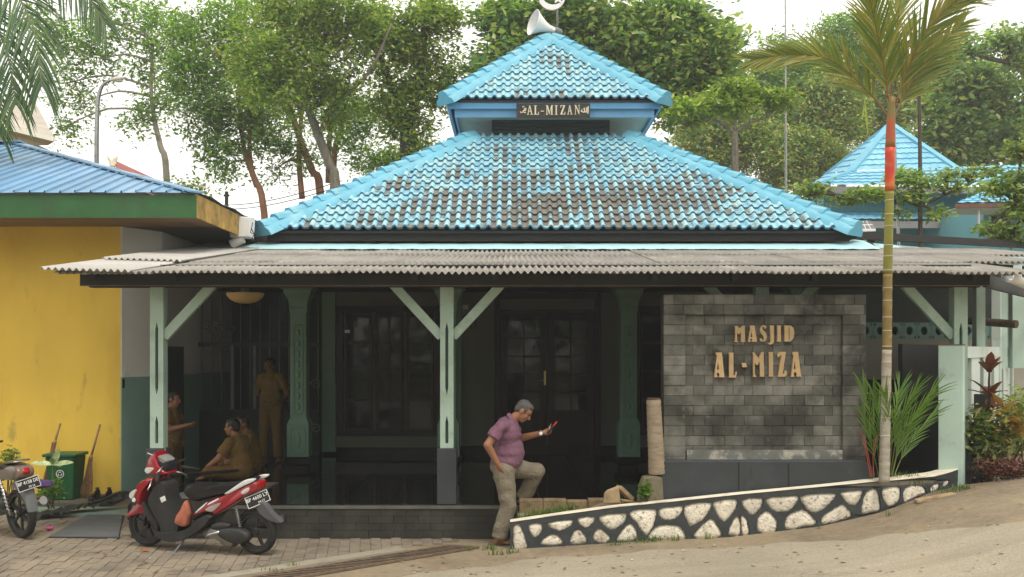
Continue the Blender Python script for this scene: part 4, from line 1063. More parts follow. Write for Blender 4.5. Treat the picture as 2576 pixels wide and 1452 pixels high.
b = MB(); a = P(1556, 1222, 11.56); c = P(1588, 1256, 11.7); b.bar(a + Vector((0, .05, -.02)), c, .10, .05); b.bar(P(1558, 1258, 11.6), P(1592, 1262, 11.7), .10, .03); b.build('flange', M['sandstone'], bk, bevel=.01)
b = MB(); xa, xb = X(1306, 11.78), X(1525, 11.78)
M['oldkerb'] = mat('crumbling_kerb', (.22, .16, .09), .95, .35, 9, .9, 40, .015, dirt=(.10, .08, .045), dscale=6, dlo=.5, dhi=.7, dmax=.7)
ks = thing('old_kerb', 'old crumbling tan kerb behind the grassy planter corner', 'kerb', (xa, 11.8, 0))
vs = []; n = 16
x = xa
while x < xb - .02:
    wd = float(rng.uniform(.16, .28)); x1 = min(x+wd, xb); h = Z(1256, 11.78) + rng.normal()*.008
    MB().box(x+.001, x1-.001, 11.72+rng.normal()*.006, 11.86, .1, h).build('kerb_stone', M['oldkerb'], ks, bevel=.014); x = x1
MB().box(xa-.02, xa+.17, 11.60, 11.72, .0, Z(1292, 11.7)).build('kerb_stone', M['concrete'], ks, bevel=.01)
# ------------------------------------------------------------------ far buildings
M['cyan_wall'] = mat('cyan_wall', (.16, .40, .46), .7, .06, 1.5)
M['blue_tile'] = None
def ribbed_tile_mat():
    m, t, b, out = newmat('far_blue_tile')
    pos = N(t, 'NewGeometry').outputs['Position']
    c = ramp(t, noise(t, 1.2, 5, .7, pos), [(.3, (.13, .38, .55)), (.7, (.24, .52, .66))])
    c = mixc(t, math_(t, 'MULTIPLY', ramp(t, noise(t, 5, 4, .7, pos), [(.55, 0), (.7, 1)]), .5), c, (.07, .16, .22))
    t.links.new(c, b.inputs['Base Color']); b.inputs['Roughness'].default_value = .55; return m
M['far_tile'] = ribbed_tile_mat()
def quadroof(b, p00, p10, p11, p01, pitch=.25, rows=.34, amp=.03):
    """tile-ribbed quad: p00-p10 eave, p01-p11 top; courses step, columns wave"""
    p00, p10, p11, p01 = map(Vector, (p00, p10, p11, p01))
    Lx = max((p10-p00).length, (p11-p01).length); Ly = ((p01-p00).length + (p11-p10).length)/2
    nx = max(2, int(Lx/pitch)) * 4; ny = max(1, int(Ly/rows))
    nn = (p10-p00).cross(p01-p00).normalized() if (p01-p00).length > .01 else (p10-p00).cross(p11-p10).normalized()
    if nn.z < 0: nn = -nn
    vs = []; fs = []
    for j in range(ny):
        for t, lift in ((j/ny, amp*1.1), ((j+1)/ny, 0)):
            a = p00.lerp(p01, t); c = p10.lerp(p11, t); w_ = (c-a).length / Lx
            for i in range(nx+1):
                s = i/nx; vs.append(a.lerp(c, s) + nn*(lift + amp*.7*(.5+.5*math.sin(2*math.pi*i/4))))
    m = nx+1
    for j in range(ny):
        for i in range(nx):
            fs.append(((2*j)*m+i, (2*j)*m+i+1, (2*j+1)*m+i+1, (2*j+1)*m+i))
            if j: fs.append(((2*j-1)*m+i, (2*j-1)*m+i+1, (2*j)*m+i+1, (2*j)*m+i))
    b.add(vs, fs)
off_ = thing('blue_office', 'cyan walled office with steep blue pyramid tile roof behind the palm', 'building', tuple(P(2250, 640, 30)))
FL, FR, BL, AP = P(2140, 432, 30), P(2405, 424, 29.6), P(2083, 438, 33.2), P(2241, 313, 32.0)
BR = FR + (BL - FL)
for nm, tri in (('roof_slope', (FL, FR, AP, AP)), ('roof_slope', (BL, FL, AP, AP)), ('roof_slope', (FR, BR, AP, AP))):
    b = MB(); quadroof(b, *tri); b.build(nm, M['far_tile'], off_, smooth=40)
for a in (FL, FR, BL): MB().bar(a + (a-AP).normalized()*.1, AP, .26, .10).build('hip_cap', M['blue'], off_)
SLc, SRc = P(2050, 468, 29.0), P(2700, 470, 28.0)
b = MB(); quadroof(b, SLc, SRc, FR + Vector((4.5, -1.0, .05)), FL); b.build('skirt_roof', M['far_tile'], off_, smooth=40)
b = MB(); quadroof(b, P(2035, 470, 33), SLc, FL, BL); b.build('skirt_roof', M['far_tile'], off_, smooth=40)
MB().bar(SLc + Vector((0, 0, .04)), FL, .22, .08).build('hip_cap', M['blue'], off_)
M['grey_board'] = mat('grey_fascia_board', (.24, .24, .24), .8, .15, 2)
MB().bar(SLc + Vector((0, .03, -.10)), SRc + Vector((0, .03, -.10)), .05, .18).build('fascia', M['grey_board'], off_)
b = MB(); b.box(X(2072, 30), X(2475, 30)+6, 30.0, 30.2, 1.5, Z(480, 30)); b.box(X(2072, 30), X(2072, 30)+.2, 30.2, 35, 1.5, Z(480, 30)); b.build('wall', M['cyan_wall'], off_)
b = MB(); b.box(X(2050, 29), X(2475, 29)+6, 29.05, 30, Z(484, 29), Z(482, 29)+.01); b.build('eave_soffit', M['soffit_white'], off_)
b = MB(); quadroof(b, P(2065, 554, 28.6), P(2480, 554, 28.6), P(2480, 532, 29.95), P(2072, 532, 29.95), .22, .4); b.build('lean_to_roof', M['far_tile'], off_, smooth=40)
b = MB(); b.box(X(2065, 28.6), X(2480, 28.6), 28.62, 28.68, Z(574, 28.6), Z(556, 28.6)); b.build('lean_to_fascia', M['grey_board'], off_)
for u0, u1 in ((2362, 2420), (2424, 2482), (2255, 2262), (2120, 2200)):
    w_ = MB().box(X(u0, 30), X(u1, 30), 29.96, 30.01, Z(612, 30), Z(581, 30)).build('window', M['grey_board'], off_)
    MB().box(X(u0, 30)+.04, X(u1, 30)-.02, 29.945, 29.955, Z(610, 30), Z(583, 30)).build('pane', M['glass'], w_)
wg = thing('cyan_annex', 'cyan annex block with barred window and low blue roof at the right edge', 'building', tuple(P(2540, 620, 26)))
b = MB(); b.box(X(2475, 26), X(2475, 26)+8, 26, 30, 1.2, Z(508, 26)); b.build('wall', M['cyan_wall'], wg)
b = MB(); quadroof(b, P(2400, 514, 24.8), P(2800, 505, 24.8), P(2800, 420, 28), P(2560, 448, 28)); b.build('roof', M['far_tile'], wg, smooth=40)
MB().bar(P(2402, 519, 24.8), P(2800, 510, 24.8), .04, .10).build('fascia', mat('brown_fascia', (.14, .075, .05), .8, .2), wg)
b = MB(); a = P(2405, 524, 24.85); b.box(a.x, a.x+8, 24.86, 26, a.z-.01, a.z+.01); b.build('soffit', M['soffit_white'], wg)
wn = MB().box(X(2494, 26), X(2542, 26), 25.95, 26.01, Z(606, 26), Z(544, 26)).build('window', M['cream_wall'], wg)
MB().box(X(2498, 26), X(2538, 26), 25.93, 25.945, Z(602, 26), Z(548, 26)).build('pane', M['glass'], wn)
for k in range(8): MB().tube([(X(2500 + k*5.2, 26), 25.91, Z(604, 26)), (X(2500 + k*5.2, 26), 25.91, Z(546, 26))], .008, 5).build('grille_bar', M['pale_iron'], wn)
MB().tube([P(2462, 526, 25), P(2462, 575, 25)], .03, 8).build('downpipe', M['white'], wg, smooth=True)
sp = thing('solar_panel', 'small framed solar panel beyond the right corner of the tiled roof', 'solar panel', tuple(P(2175, 575, 21)))
q = [P(2140, 578, 20.5), P(2203, 577, 20.5), P(2188, 555, 21.3), P(2144, 557, 21.3)]
b = MB(); b.add(q + [p - Vector((0, 0, .04)) for p in q], [(0,1,2,3),(4,7,6,5),(0,4,5,1),(1,5,6,2),(2,6,7,3),(3,7,4,0)]); b.build('frame', M['white'], sp)
for i in range(5):
    for j in range(2):
        f = lambda s, t: (q[0].lerp(q[1], s)).lerp(q[3].lerp(q[2], s), t) + Vector((0, 0, .006))
        s0, s1, t0, t1 = i/5+.025, (i+1)/5-.012, j/2+.05, (j+1)/2-.04
        b = MB(); b.add([f(s0,t0), f(s1,t0), f(s1,t1), f(s0,t1)], [(0,1,2,3)]); b.build('cell', M['grey'], sp)
MB().tube([(q[2].x-.2, 21, q[2].z-.05), (q[2].x-.2, 21, .5)], .03, 6).build('mast', M['alu'], sp)
# left: distant roofs, street lamp, wires
rr_ = thing('red_roof_house', 'distant house with faded red ridge roof and crossed white horn finial', 'building', tuple(P(330, 560, 42)))
g0, g1 = P(288, 403, 40), P(520, 510, 46)
b = MB(); b.add([g0, g1, g1 + Vector((.5, 2, -3)), g0 + Vector((-1.2, -.3, -3.5)), g1 + Vector((.8, -3.2, -2.2)), g0 + Vector((1.6, -3, -3.2))], [(0,1,4,5)]); b.build('roof', mat('faded_red_roof', (.30, .10, .08), .8, .15, 2), rr_)
b = MB(); b.add([g0 + Vector((0, .05, -.05)), g0 + Vector((-.5, .2, -1.2)), g0 + Vector((1.2, -2.5, -3.2)), g0 + Vector((-1.2, 1.5, -3.4))], [(0,1,3,2)]); b.build('gable', M['cream'], rr_)
for s_ in (-1, 1):
    b = MB(); pts = [P(284, 418, 39.9), P(283 + s_*2, 404, 39.9), P(283 + s_*9, 397, 39.9), P(283 + s_*14, 392, 39.9)]
    b.tube(pts, [.13, .12, .08, .01], 6); b.build('horn_finial', M['cream'], rr_)
b = MB(); b.box(g0.x-1, g0.x+6, 41, 46, 0, g0.z-2.6); b.build('wall', M['cream'], rr_)
hl = thing('left_house', 'house eave with pale edge and brown soffit at the far left', 'building', tuple(P(20, 500, 27)))
e0, e1, e2 = P(-200, 262, 25), P(136, 346, 25), P(60, 330, 30)
b = MB(); b.add([e0, e1, e2 + Vector((-1, 3, 1.2)), e0 + Vector((0, 6, 1.5))], [(0,1,2,3)]); b.build('roof', mat('pale_roof_sheet', (.42, .38, .32), .8, .2, 2), hl)
MB().bar(e0 + Vector((0, 0, -.05)), e1 + Vector((0, 0, -.05)), .04, .10).build('edge_board', M['cream'], hl)
b = MB(); b.add([e0 + Vector((0, .02, -.1)), e1 + Vector((0, .02, -.1)), P(120, 366, 25.3), P(-200, 368, 25.3)], [(0,1,2,3)]); b.build('eave_panel', mat('tan_gable_board', (.40, .27, .14), .8, .15, 2, stretch=(3, 1, .4)), hl)
b = MB(); b.box(-16, X(88, 26), 26, 30, 0, Z(362, 26)); b.build('wall', M['cream_wall'], hl)
sl_ = thing('street_lamp', 'tall grey street lamp with curved arm above the blue metal roof', 'street lamp', tuple(P(243, 900, 30)))
pp = [P(u, v, 30) for u, v in ((243, 1060), (243, 430), (243.5, 330), (246, 260), (252, 228), (263, 210), (282, 201))]
pp = [Vector(p) for p in smooth_poly([tuple(p) for p in pp[1:]], 4, False)]
MB().tube([P(243, 1060, 30)] + pp, [.10] + [lerp(.075, .04, i/(len(pp)-1)) for i in range(len(pp))], 8).build('pole', M['alu'], sl_, smooth=True)
c = P(296, 199, 30); b = MB(); b.ell(c, (.19, .11, .075), 14, 8, Matrix.Rotation(RAD(-8), 3, 'Y')); b.build('lamp_head', mat('lamp_housing', (.55, .53, .48), .5), sl_, smooth=True)
b = MB(); b.ell(c + Vector((.03, 0, -.05)), (.13, .08, .05), 12, 6); b.build('lamp_glass', mat('lamp_glass', (.60, .55, .42), .3), sl_, smooth=True)
for k, (v0, v1) in enumerate(((497, 455), (506, 468))):
    b = MB(); a, c = P(430, v0+8, 34), P(860, v1, 26)
    b.tube([a.lerp(c, t) + Vector((0, 0, -.35*math.sin(math.pi*t))) for t in np.linspace(0, 1, 14)], .012, 4); tag(b.build('overhead_cable', M['black']), ('upper' if k == 0 else 'lower') + ' overhead cable strung left of the tiled roof', 'cable')
up_ = thing('utility_pole', 'short dark utility pole seen between the two roofs', 'pole', tuple(P(570, 1000, 33)))
MB().tube([P(570, 1060, 33), P(570, 482, 33)], .06, 6).build('shaft', M['blackwood'], up_); MB().bar(P(563, 492, 33), P(577, 492, 33), .06, .06).build('crossarm', M['blackwood'], up_)
ms = thing('antenna_mast', 'thin grey antenna mast rising in front of the woodland', 'mast', tuple(P(1977, 700, 26)))
MB().tube([P(1978, 900, 26), P(1977, 310, 26)], .028, 6).build('lower_tube', M['alu'], ms); MB().tube([P(1977, 312, 26), P(1975, -60, 26)], .02, 6).build('upper_tube', M['alu'], ms)
b = MB(); b.tube([P(2262, 640, 22), P(2249, 330, 22)], .032, 6); tag(b.build('leaning_pole', M['alu']), 'thin pale pole leaning behind the palm trunk', 'pole')

# ------------------------------------------------------------------ trees
def leaf_arrays(C, n, csig, size, flat=.6, droop=.3, seed=0):
    r = np.random.default_rng(seed)
    idx = r.integers(0, len(C), n); p = C[idx] + r.normal(size=(n, 3)) * csig[idx][:, None] * np.array([1, 1, flat])
    d = r.normal(size=(n, 3)); d[:, 2] = d[:, 2]*.45 - droop; d /= np.linalg.norm(d, axis=1)[:, None]
    nn = r.normal(size=(n, 3)) * .55; nn[:, 2] += 1; s = np.cross(d, nn); s /= np.linalg.norm(s, axis=1)[:, None] + 1e-9
    n2 = np.cross(s, d)
    k = (r.uniform(.45, 1.45, n))[:, None]; L, Wd = size[0]*k, size[1]*k
    v = np.empty((n, 4, 3)); v[:, 0] = p; v[:, 1] = p + d*L*.45 + s*Wd*.5 + n2*Wd*.18; v[:, 2] = p + d*L; v[:, 3] = p + d*L*.45 - s*Wd*.5 + n2*Wd*.18
    return v.reshape(-1, 3)
def leaf_obj(name, V, material, parent=None, kind=None):
    n = len(V)//4; o3 = off(parent) if parent else Vector((0, 0, 0))
    me = bpy.data.meshes.new(name); V = V - np.array(o3)
    me.vertices.add(len(V)); me.vertices.foreach_set('co', V.astype(np.float32).ravel())
    base = np.arange(n)[:, None]*4; tri = np.concatenate([base + np.array([[0,1,2]]), base + np.array([[0,2,3]])], 1).reshape(-1)
    me.loops.add(len(tri)); me.loops.foreach_set('vertex_index', tri.astype(np.int32))
    me.polygons.add(2*n); me.polygons.foreach_set('loop_start', np.arange(0, 6*n, 3, dtype=np.int32)); me.polygons.foreach_set('loop_total', np.full(2*n, 3, dtype=np.int32))
    me.materials.append(material); me.update(calc_edges=True); me.validate()
    o = obj(name, me, parent)
    if kind: o['kind'] = kind
    return o
SEED = [100]
def tree(name, label, d, trunks, blobs, size, lm, bark, group=None, nper=55, csz=.34, dens=1.0, flat=.6, droop=.3):
    """trunks: list of ([(u,v[,dd])...], r0, r1); blobs: (u, v, ru, rv, nclump[, dd])"""
    SEED[0] += 1; r = np.random.default_rng(SEED[0])
    base = trunks[0][0][0]; root = thing(name, label, 'tree', tuple(P(base[0], base[1], d)), group=group)
    tb = MB(); anchors = []
    for pts, r0, r1 in trunks:
        w3 = [P(p[0], p[1], d + (p[2] if len(p) > 2 else 0)) for p in pts]
        sm = [Vector(p) for p in smooth_poly([tuple(p) for p in w3], 4, False)]
        n = len(sm); tb.tube(sm, [lerp(r0, r1, i/(n-1)) for i in range(n)], 8); anchors += sm[n//3:]
    C = []; sig = []
    for bl in blobs:
        u, v, ru, rv, nc = bl[:5]; dd = bl[5] if len(bl) > 5 else 0
        c = P(u, v, d + dd); rx, rz = ru*d/FOC, rv*d/FOC; ry = (rx + rz)/2*.9
        q = r.normal(size=(nc, 3)); q /= np.linalg.norm(q, axis=1)[:, None]; q *= (r.uniform(.15, 1, nc)**.45)[:, None]
        pts = np.array(c) + q*np.array([rx, ry, rz])
        a = min(anchors, key=lambda k: (k - c).length)
        mid = a.lerp(c, .5) + Vector((0, 0, .12*(c-a).length))
        tb.tube([Vector(p) for p in smooth_poly([tuple(a), tuple(mid), tuple(c)], 3, False)], [.045, .04, .036, .032, .026, .02, .012][:7], 5)
        for k in range(0, nc, 3): tb.tube([c.lerp(a, .25*r.random()), Vector(pts[k])], [.018, .006], 4, False)
        C.append(pts); sig.append(np.full(nc, csz) * r.uniform(.6, 1.25, nc))
    C = np.concatenate(C); sig = np.concatenate(sig)
    tb.build('trunk', bark, root, smooth=True, fixn=False)
    leaf_obj('crown', leaf_arrays(C, int(len(C)*nper*dens*.66), sig*.92, size, flat, droop, SEED[0]), lm, root)
    return root
LM = {}
LM['fine'] = leafmat('fine_leaf', [(0.108, 0.219, 0.055), (0.163, 0.305, 0.07), (0.237, 0.407, 0.084), (0.363, 0.509, 0.099), (0.101, 0.175, 0.055)])
LM['lime'] = leafmat('lime_leaf', [(0.122, 0.228, 0.041), (0.221, 0.342, 0.06), (0.332, 0.418, 0.081), (0.421, 0.456, 0.101), (0.109, 0.19, 0.041)])
LM['broad'] = leafmat('broad_leaf', [(0.142, 0.27, 0.1), (0.221, 0.382, 0.115), (0.342, 0.477, 0.132), (0.521, 0.541, 0.196), (0.113, 0.207, 0.085)], trans=.38)
LM['dark'] = leafmat('dark_leaf', [(0.106, 0.205, 0.078), (0.171, 0.3, 0.101), (0.265, 0.391, 0.108), (0.39, 0.448, 0.108), (0.486, 0.411, 0.108)], trans=.3)
LM['layer'] = leafmat('terraced_leaf', [(0.119, 0.225, 0.071), (0.212, 0.339, 0.082), (0.317, 0.429, 0.119), (0.452, 0.473, 0.142), (0.106, 0.179, 0.071)])
BK = {'pale': mat('pale_bark', (.36, .32, .26), .9, .3, 3, .4, 20, dirt=(.12, .10, .08), dscale=3), 'grey': mat('grey_bark', (.19, .16, .12), .9, .45, 5, 1.0, 18, .05, stretch=(2, 2, .5)), 'red': mat('reddish_bark', (.32, .155, .085), .85, .3, 3, .4, 20), 'dark': mat('dark_bark', (.07, .055, .042), .9, .3, 4, .5, 25)}
GT = 'trees rising behind the roofs'
tree('slender_tree', 'slender pale-trunked tree with airy crown left of the street lamp', 31, [([(432, 1000), (420, 460), (404, 370), (388, 300), (380, 220), (385, 100)], .12, .04)],
     [(300, 60, 90, 70, 26), (200, 110, 70, 60, 16), (165, 210, 45, 60, 10), (250, 150, 60, 50, 14), (390, 200, 60, 90, 26), (350, 310, 40, 40, 8), (160, 320, 30, 50, 6), (430, 80, 80, 80, 30), (215, 255, 22, 40, 5), (120, 60, 60, 60, 12)], (.145, .06), LM['fine'], BK['pale'], GT, 110, .30, flat=.7)
tree('forked_tree', 'leaning tree with forked pinkish trunk and drooping crown beside the tiled roof corner', 29, [([(690, 900), (664, 530), (640, 450), (618, 390), (608, 330), (600, 200)], .11, .05), ([(646, 470), (632, 420), (628, 350), (640, 240)], .08, .05)],
     [(520, 120, 110, 110, 46), (600, 240, 110, 90, 46), (520, 300, 70, 60, 22), (560, 370, 60, 35, 14), (620, 60, 110, 80, 40), (490, 210, 60, 80, 22), (565, 420, 30, 30, 6), (650, 330, 50, 60, 16)], (.14, .06), LM['fine'], BK['red'], GT, 135, .30)
tree('leaning_big_tree', 'big grey-barked tree leaning left in front of the red-stemmed trees', 26, [([(880, 900), (845, 480), (832, 420), (800, 340), (775, 270), (752, 215), (720, 120), (700, 20)], .145, .06), ([(800, 340), (850, 260), (930, 180), (985, 60)], .07, .03), ([(752, 215), (830, 120), (900, 40)], .09, .05)],
     [(720, 90, 110, 100, 56), (820, 170, 120, 80, 50), (800, 260, 110, 60, 42), (690, 220, 90, 70, 34), (860, 60, 110, 70, 44), (760, 20, 120, 50, 36), (640, 150, 60, 60, 18)], (.135, .055), LM['lime'], BK['grey'], GT, 130, .28)
tree('red_stemmed_tree', 'slim tree with several rust-red stems behind the left slope of the tiled roof', 30, [([(820, 900), (806, 490), (785, 430), (755, 350), (735, 290), (712, 230), (690, 150)], .13, .06), ([(760, 500), (752, 400), (756, 320), (765, 230)], .09, .05), ([(838, 480), (842, 380), (858, 310), (850, 220)], .10, .05), ([(826, 460), (828, 360), (838, 280), (842, 180)], .09, .05), ([(960, 900), (965, 480), (968, 420), (985, 360)], .06, .03)],
     [(700, 330, 60, 70, 20), (870, 330, 80, 60, 26), (930, 400, 60, 40, 18), (760, 390, 50, 40, 10), (690, 430, 25, 40, 5), (920, 290, 80, 60, 28), (1010, 400, 60, 40, 16), (640, 300, 40, 50, 10)], (.135, .055), LM['fine'], BK['red'], GT, 115, .28)
tree('thick_trunk_tree', 'tree with thick dark upright trunk close to the upper tiled roof', 27, [([(1030, 900), (1020, 420), (1018, 340), (1005, 280), (960, 160), (905, 40)], .17, .06), ([(1018, 320), (1045, 250), (1062, 140), (1070, 20)], .15, .08), ([(1018, 330), (1035, 300), (1045, 260)], .1, .08)],
     [(1080, 80, 80, 90, 40), (1000, 150, 80, 80, 36), (1090, 210, 80, 60, 30), (1010, 260, 70, 50, 24), (1150, 250, 40, 40, 8), (1040, 330, 50, 40, 14), (1120, 30, 50, 40, 14), (950, 60, 70, 60, 26), (1060, 390, 50, 30, 10)], (.155, .065), LM['lime'], BK['dark'], GT, 115, .28)
tree('broad_leaf_tree', 'large broad-leaved tree spreading behind the loudspeaker and upper roof', 27, [([(1560, 900), (1500, 350), (1480, 200), (1440, 60)], .30, .14), ([(1500, 350), (1640, 200), (1720, 90)], .18, .08), ([(1490, 260), (1330, 180), (1270, 60)], .15, .06)],
     [(1290, 50, 70, 60, 30), (1280, 140, 70, 50, 22), (1240, 200, 50, 40, 14), (1450, 40, 120, 60, 50), (1560, 130, 120, 70, 54), (1680, 60, 110, 60, 44), (1720, 180, 120, 70, 50), (1600, 230, 110, 60, 40), (1790, 130, 70, 80, 30), (1420, 140, 80, 60, 24), (1720, 270, 70, 50, 20)], (.215, .105), LM['broad'], BK['grey'], GT, 120, .32, droop=.1)
GF = 'woodland trees behind the blue office'
for nm, lab, u, v, ru, rv, dd, lm in (('woodland_tree', 'tall woodland tree directly behind the antenna mast', 1960, 230, 120, 150, 42, 'fine'), ('woodland_tree', 'dense woodland tree left of the blue pyramid roof', 2080, 300, 110, 130, 41, 'dark'), ('woodland_tree', 'tall woodland tree behind the palm fronds', 2120, 150, 110, 120, 45, 'fine'), ('woodland_tree', 'woodland tree low behind the right hip of the tiled roof', 1830, 350, 130, 110, 40, 'dark'), ('woodland_tree', 'woodland tree behind the blue pyramid apex', 2250, 260, 110, 130, 44, 'dark'), ('woodland_tree', 'woodland tree between the upper roof and the antenna mast', 1790, 240, 90, 130, 44, 'fine'), ('woodland_tree', 'dark woodland tree low behind the annex terraced trees', 2010, 400, 110, 70, 39, 'dark')):
    tree(nm, lab, dd, [([(u, 800), (u-4, v+rv*.6), (u+6, v), (u+2, v-rv*.6)], .22, .08), ([(u, v+rv*.9), (u+ru*.4, v), (u+ru*.5, v-rv*.4)], .09, .04)],
         [(u, v-rv*.55, ru*.6, rv*.4, 34), (u-ru*.5, v, ru*.5, rv*.45, 36), (u+ru*.5, v-.05*rv, ru*.5, rv*.45, 36), (u, v+.1*rv, ru*.7, rv*.5, 44), (u-ru*.2, v+rv*.6, ru*.7, rv*.4, 34)], (.17, .07), LM[lm], BK['pale'], GF, 165, .40)
tree('glossy_tree', 'glossy broad-leaved tree filling the right background under the flat branch', 39, [([(2480, 900), (2478, 450), (2470, 330), (2450, 230)], .22, .1), ([(2475, 380), (2540, 280)], .1, .05)],
     [(2420, 260, 90, 80, 44), (2520, 240, 90, 70, 40), (2470, 350, 110, 70, 46), (2380, 350, 70, 70, 30), (2560, 350, 60, 90, 30), (2450, 190, 100, 30, 22)], (.27, .14), LM['broad'], BK['dark'], GT, 125, .42, droop=.1)
tree('flat_branch_tree', 'high flat spreading branch of leaves at the top right', 36, [([(2700, 900), (2690, 300), (2640, 190), (2500, 150), (2400, 130)], .2, .04)],
     [(2440, 115, 60, 28, 20), (2540, 100, 70, 28, 24), (2400, 170, 40, 20, 10), (2600, 150, 60, 40, 20)], (.20, .10), LM['broad'], BK['dark'], GT, 95, .26)
tree('umbrella_tree', 'small umbrella-shaped tree with forked stem right of the upper roof', 24, [([(1850, 900), (1849, 435), (1848, 330)], .10, .075), ([(1848, 335), (1820, 312), (1790, 300), (1750, 285)], .05, .02), ([(1848, 332), (1880, 312), (1930, 295)], .05, .02), ([(1848, 332), (1852, 290), (1866, 240)], .04, .015)],
     [(1740, 262, 50, 22, 14), (1800, 250, 50, 22, 14), (1860, 225, 50, 26, 16), (1930, 245, 55, 25, 16), (1965, 258, 35, 18, 8), (1870, 275, 60, 18, 12), (1720, 280, 40, 16, 8)], (.15, .06), LM['lime'], BK['grey'], None, 62, .2, flat=.4)
tree('terraced_tree', 'terraced small tree with dark straight stem in front of the blue office', 22, [([(2316, 900), (2315, 560), (2315, 440), (2313, 300), (2311, 190)], .055, .035), ([(2315, 520), (2220, 490), (2100, 490)], .03, .01), ([(2315, 520), (2400, 480), (2470, 450)], .03, .01)],
     [(2030, 470, 45, 12, 7), (2120, 495, 55, 12, 8), (2010, 503, 40, 8, 5), (2210, 482, 55, 18, 10), (2280, 450, 55, 20, 11), (2360, 465, 60, 20, 10), (2290, 495, 45, 18, 6), (2420, 440, 45, 14, 6), (2480, 425, 35, 10, 4), (2260, 532, 25, 12, 3), (2350, 538, 25, 10, 3)], (.13, .055), LM['layer'], BK['dark'], None, 85, .15, flat=.45)
tree('edge_shrub_tree', 'leafy terraced branches in front of the annex at the right edge', 19, [([(2640, 900), (2630, 620), (2600, 560), (2560, 520)], .08, .03)],
     [(2545, 480, 40, 18, 10), (2500, 470, 40, 10, 6), (2560, 530, 40, 25, 10), (2540, 590, 45, 18, 10), (2490, 575, 25, 8, 4), (2570, 380, 30, 40, 10), (2560, 440, 30, 20, 8)], (.125, .055), LM['layer'], BK['dark'], None, 70, .13, flat=.5)
# low roadside bush at the foot of the slender tree
b_c = np.array([P(450, 470, 31), P(475, 468, 31), P(500, 480, 31)]); V = leaf_arrays(b_c, 500, np.full(3, .25), (.12, .06), seed=77)
tag(leaf_obj('roof_edge_bush', V, LM['lime']), 'pale green bush top showing over the blue metal roof', 'bush')
# unseen wooded bank added behind the viewer to darken the porch; its glass mirrors it
V = []; r = np.random.default_rng(5); C = []
for k in range(520):
    x = r.uniform(-34, 34); h = r.uniform(0, 1)**.8; C.append((x, -12 - 5*h - r.uniform(0, 3), .3 + h*8.5))
V = leaf_arrays(np.array(C), 30000, np.full(len(C), 1.0), (.6, .34), seed=9)
o = leaf_obj('unseen_wooded_bank', V, LM['dark']); o['kind'] = 'stuff'; o['label'] = 'unseen wooded bank added to shade the porch'
# ------------------------------------------------------------------ right fence and gate pillar
fd = Vector((.53, .85, 0)).normalized(); fnrm = Vector((.85, -.53, 0))
Rf = Matrix((fnrm, fd, Vector((0, 0, 1)))).transposed()
pp0 = Vector((X(2396, 11.78), 11.80, 0))
M['mint_white'] = mat('white_mint_render', (.60, .68, .62), .75, .08, 3, .3, 50, dirt=(.25, .25, .2), dscale=2.6, dlo=.6, dhi=.78, dmax=.6)
M['mint_pale'] = mat('pale_mint_render', (.46, .60, .52), .75, .08, 3, .3, 50, dirt=(.18, .19, .15), dscale=2.6, dlo=.60, dhi=.78, dmax=.7)
fen = thing('gate_pillar', 'pale mint square gate pillar at the upper end of the stone garden wall', 'pillar', tuple(pp0))
b = MB(); b.obox(pp0 + Vector((0, 0, 1.42)), (.265, .14, 1.62), Rf); b.build('shaft', M['mint_pale'], fen, bevel=.008)
b = MB(); b.obox(pp0 + Vector((0, 0, 2.236)), (.275, .15, .012), Rf); b.build('top', mat('rust_stained_top', (.20, .12, .07), .9), fen)
fc = thing('slat_fence', 'white and mint upright slat fence running back from the gate pillar', 'fence', tuple(pp0 + fd*.1))
b = MB(); b.obox(pp0 + fd*2.75 + Vector((0, 0, 2.15)), (.10, 5.3, .14), Rf); b.build('top_rail', M['mint_white'], fc)
b = MB(); b.obox(pp0 + fd*4.0 + Vector((0, 0, 1.0)), (.10, 7.8, .3), Rf); b.build('base_rail', M['mint_white'], fc)
t = .20
for k in range(9):
    MB().obox(pp0 + fd*(t + .36) + Vector((0, 0, 1.62 if t < 5 else 1.8)), (.07, .72, .92 if t < 5 else 1.6), Rf).build('slat', M['mint_white'], fc, bevel=.006); t += 1.06
b = MB(); b.obox(pp0 + fd*5.2 - fnrm*.7 + Vector((0, 0, 1.5)), (.05, 9, 1.5), Rf); b.build('slat_shade_backing', M['blackwood'], fc)  # dark sheet added behind the slats in place of the dim porch interior
for t, h in ((3.9, 2.5), (5.4, 2.75), (6.6, 3.0)): MB().obox(pp0 + fd*t - fnrm*.0 + Vector((0, 0, 1 + h/2 - .2)), (.12, .12, h-.4), Rf).build('fence_post', M['mint_white'], fc)
for k, (u, dd, w_) in enumerate(((2462, 14.2, .12), (2520, 15.2, .10), (2560, 15.8, .22))):
    MB().box(X(u, dd)-w_/2, X(u, dd)+w_/2, dd-.07, dd+.07, 1.9, 3.1).build('rear_post', M['mint_pale'], mosque)
b = MB(); b.tube([P(2425, 806, 14.6), P(2558, 816, 14.0)], .055, 12); tag(b.build('rolled_mat', mat('rolled_brown_mat', (.08, .055, .035), .85, .3, 20), smooth=40), 'rolled brown mat lying across the fence rails', 'mat')
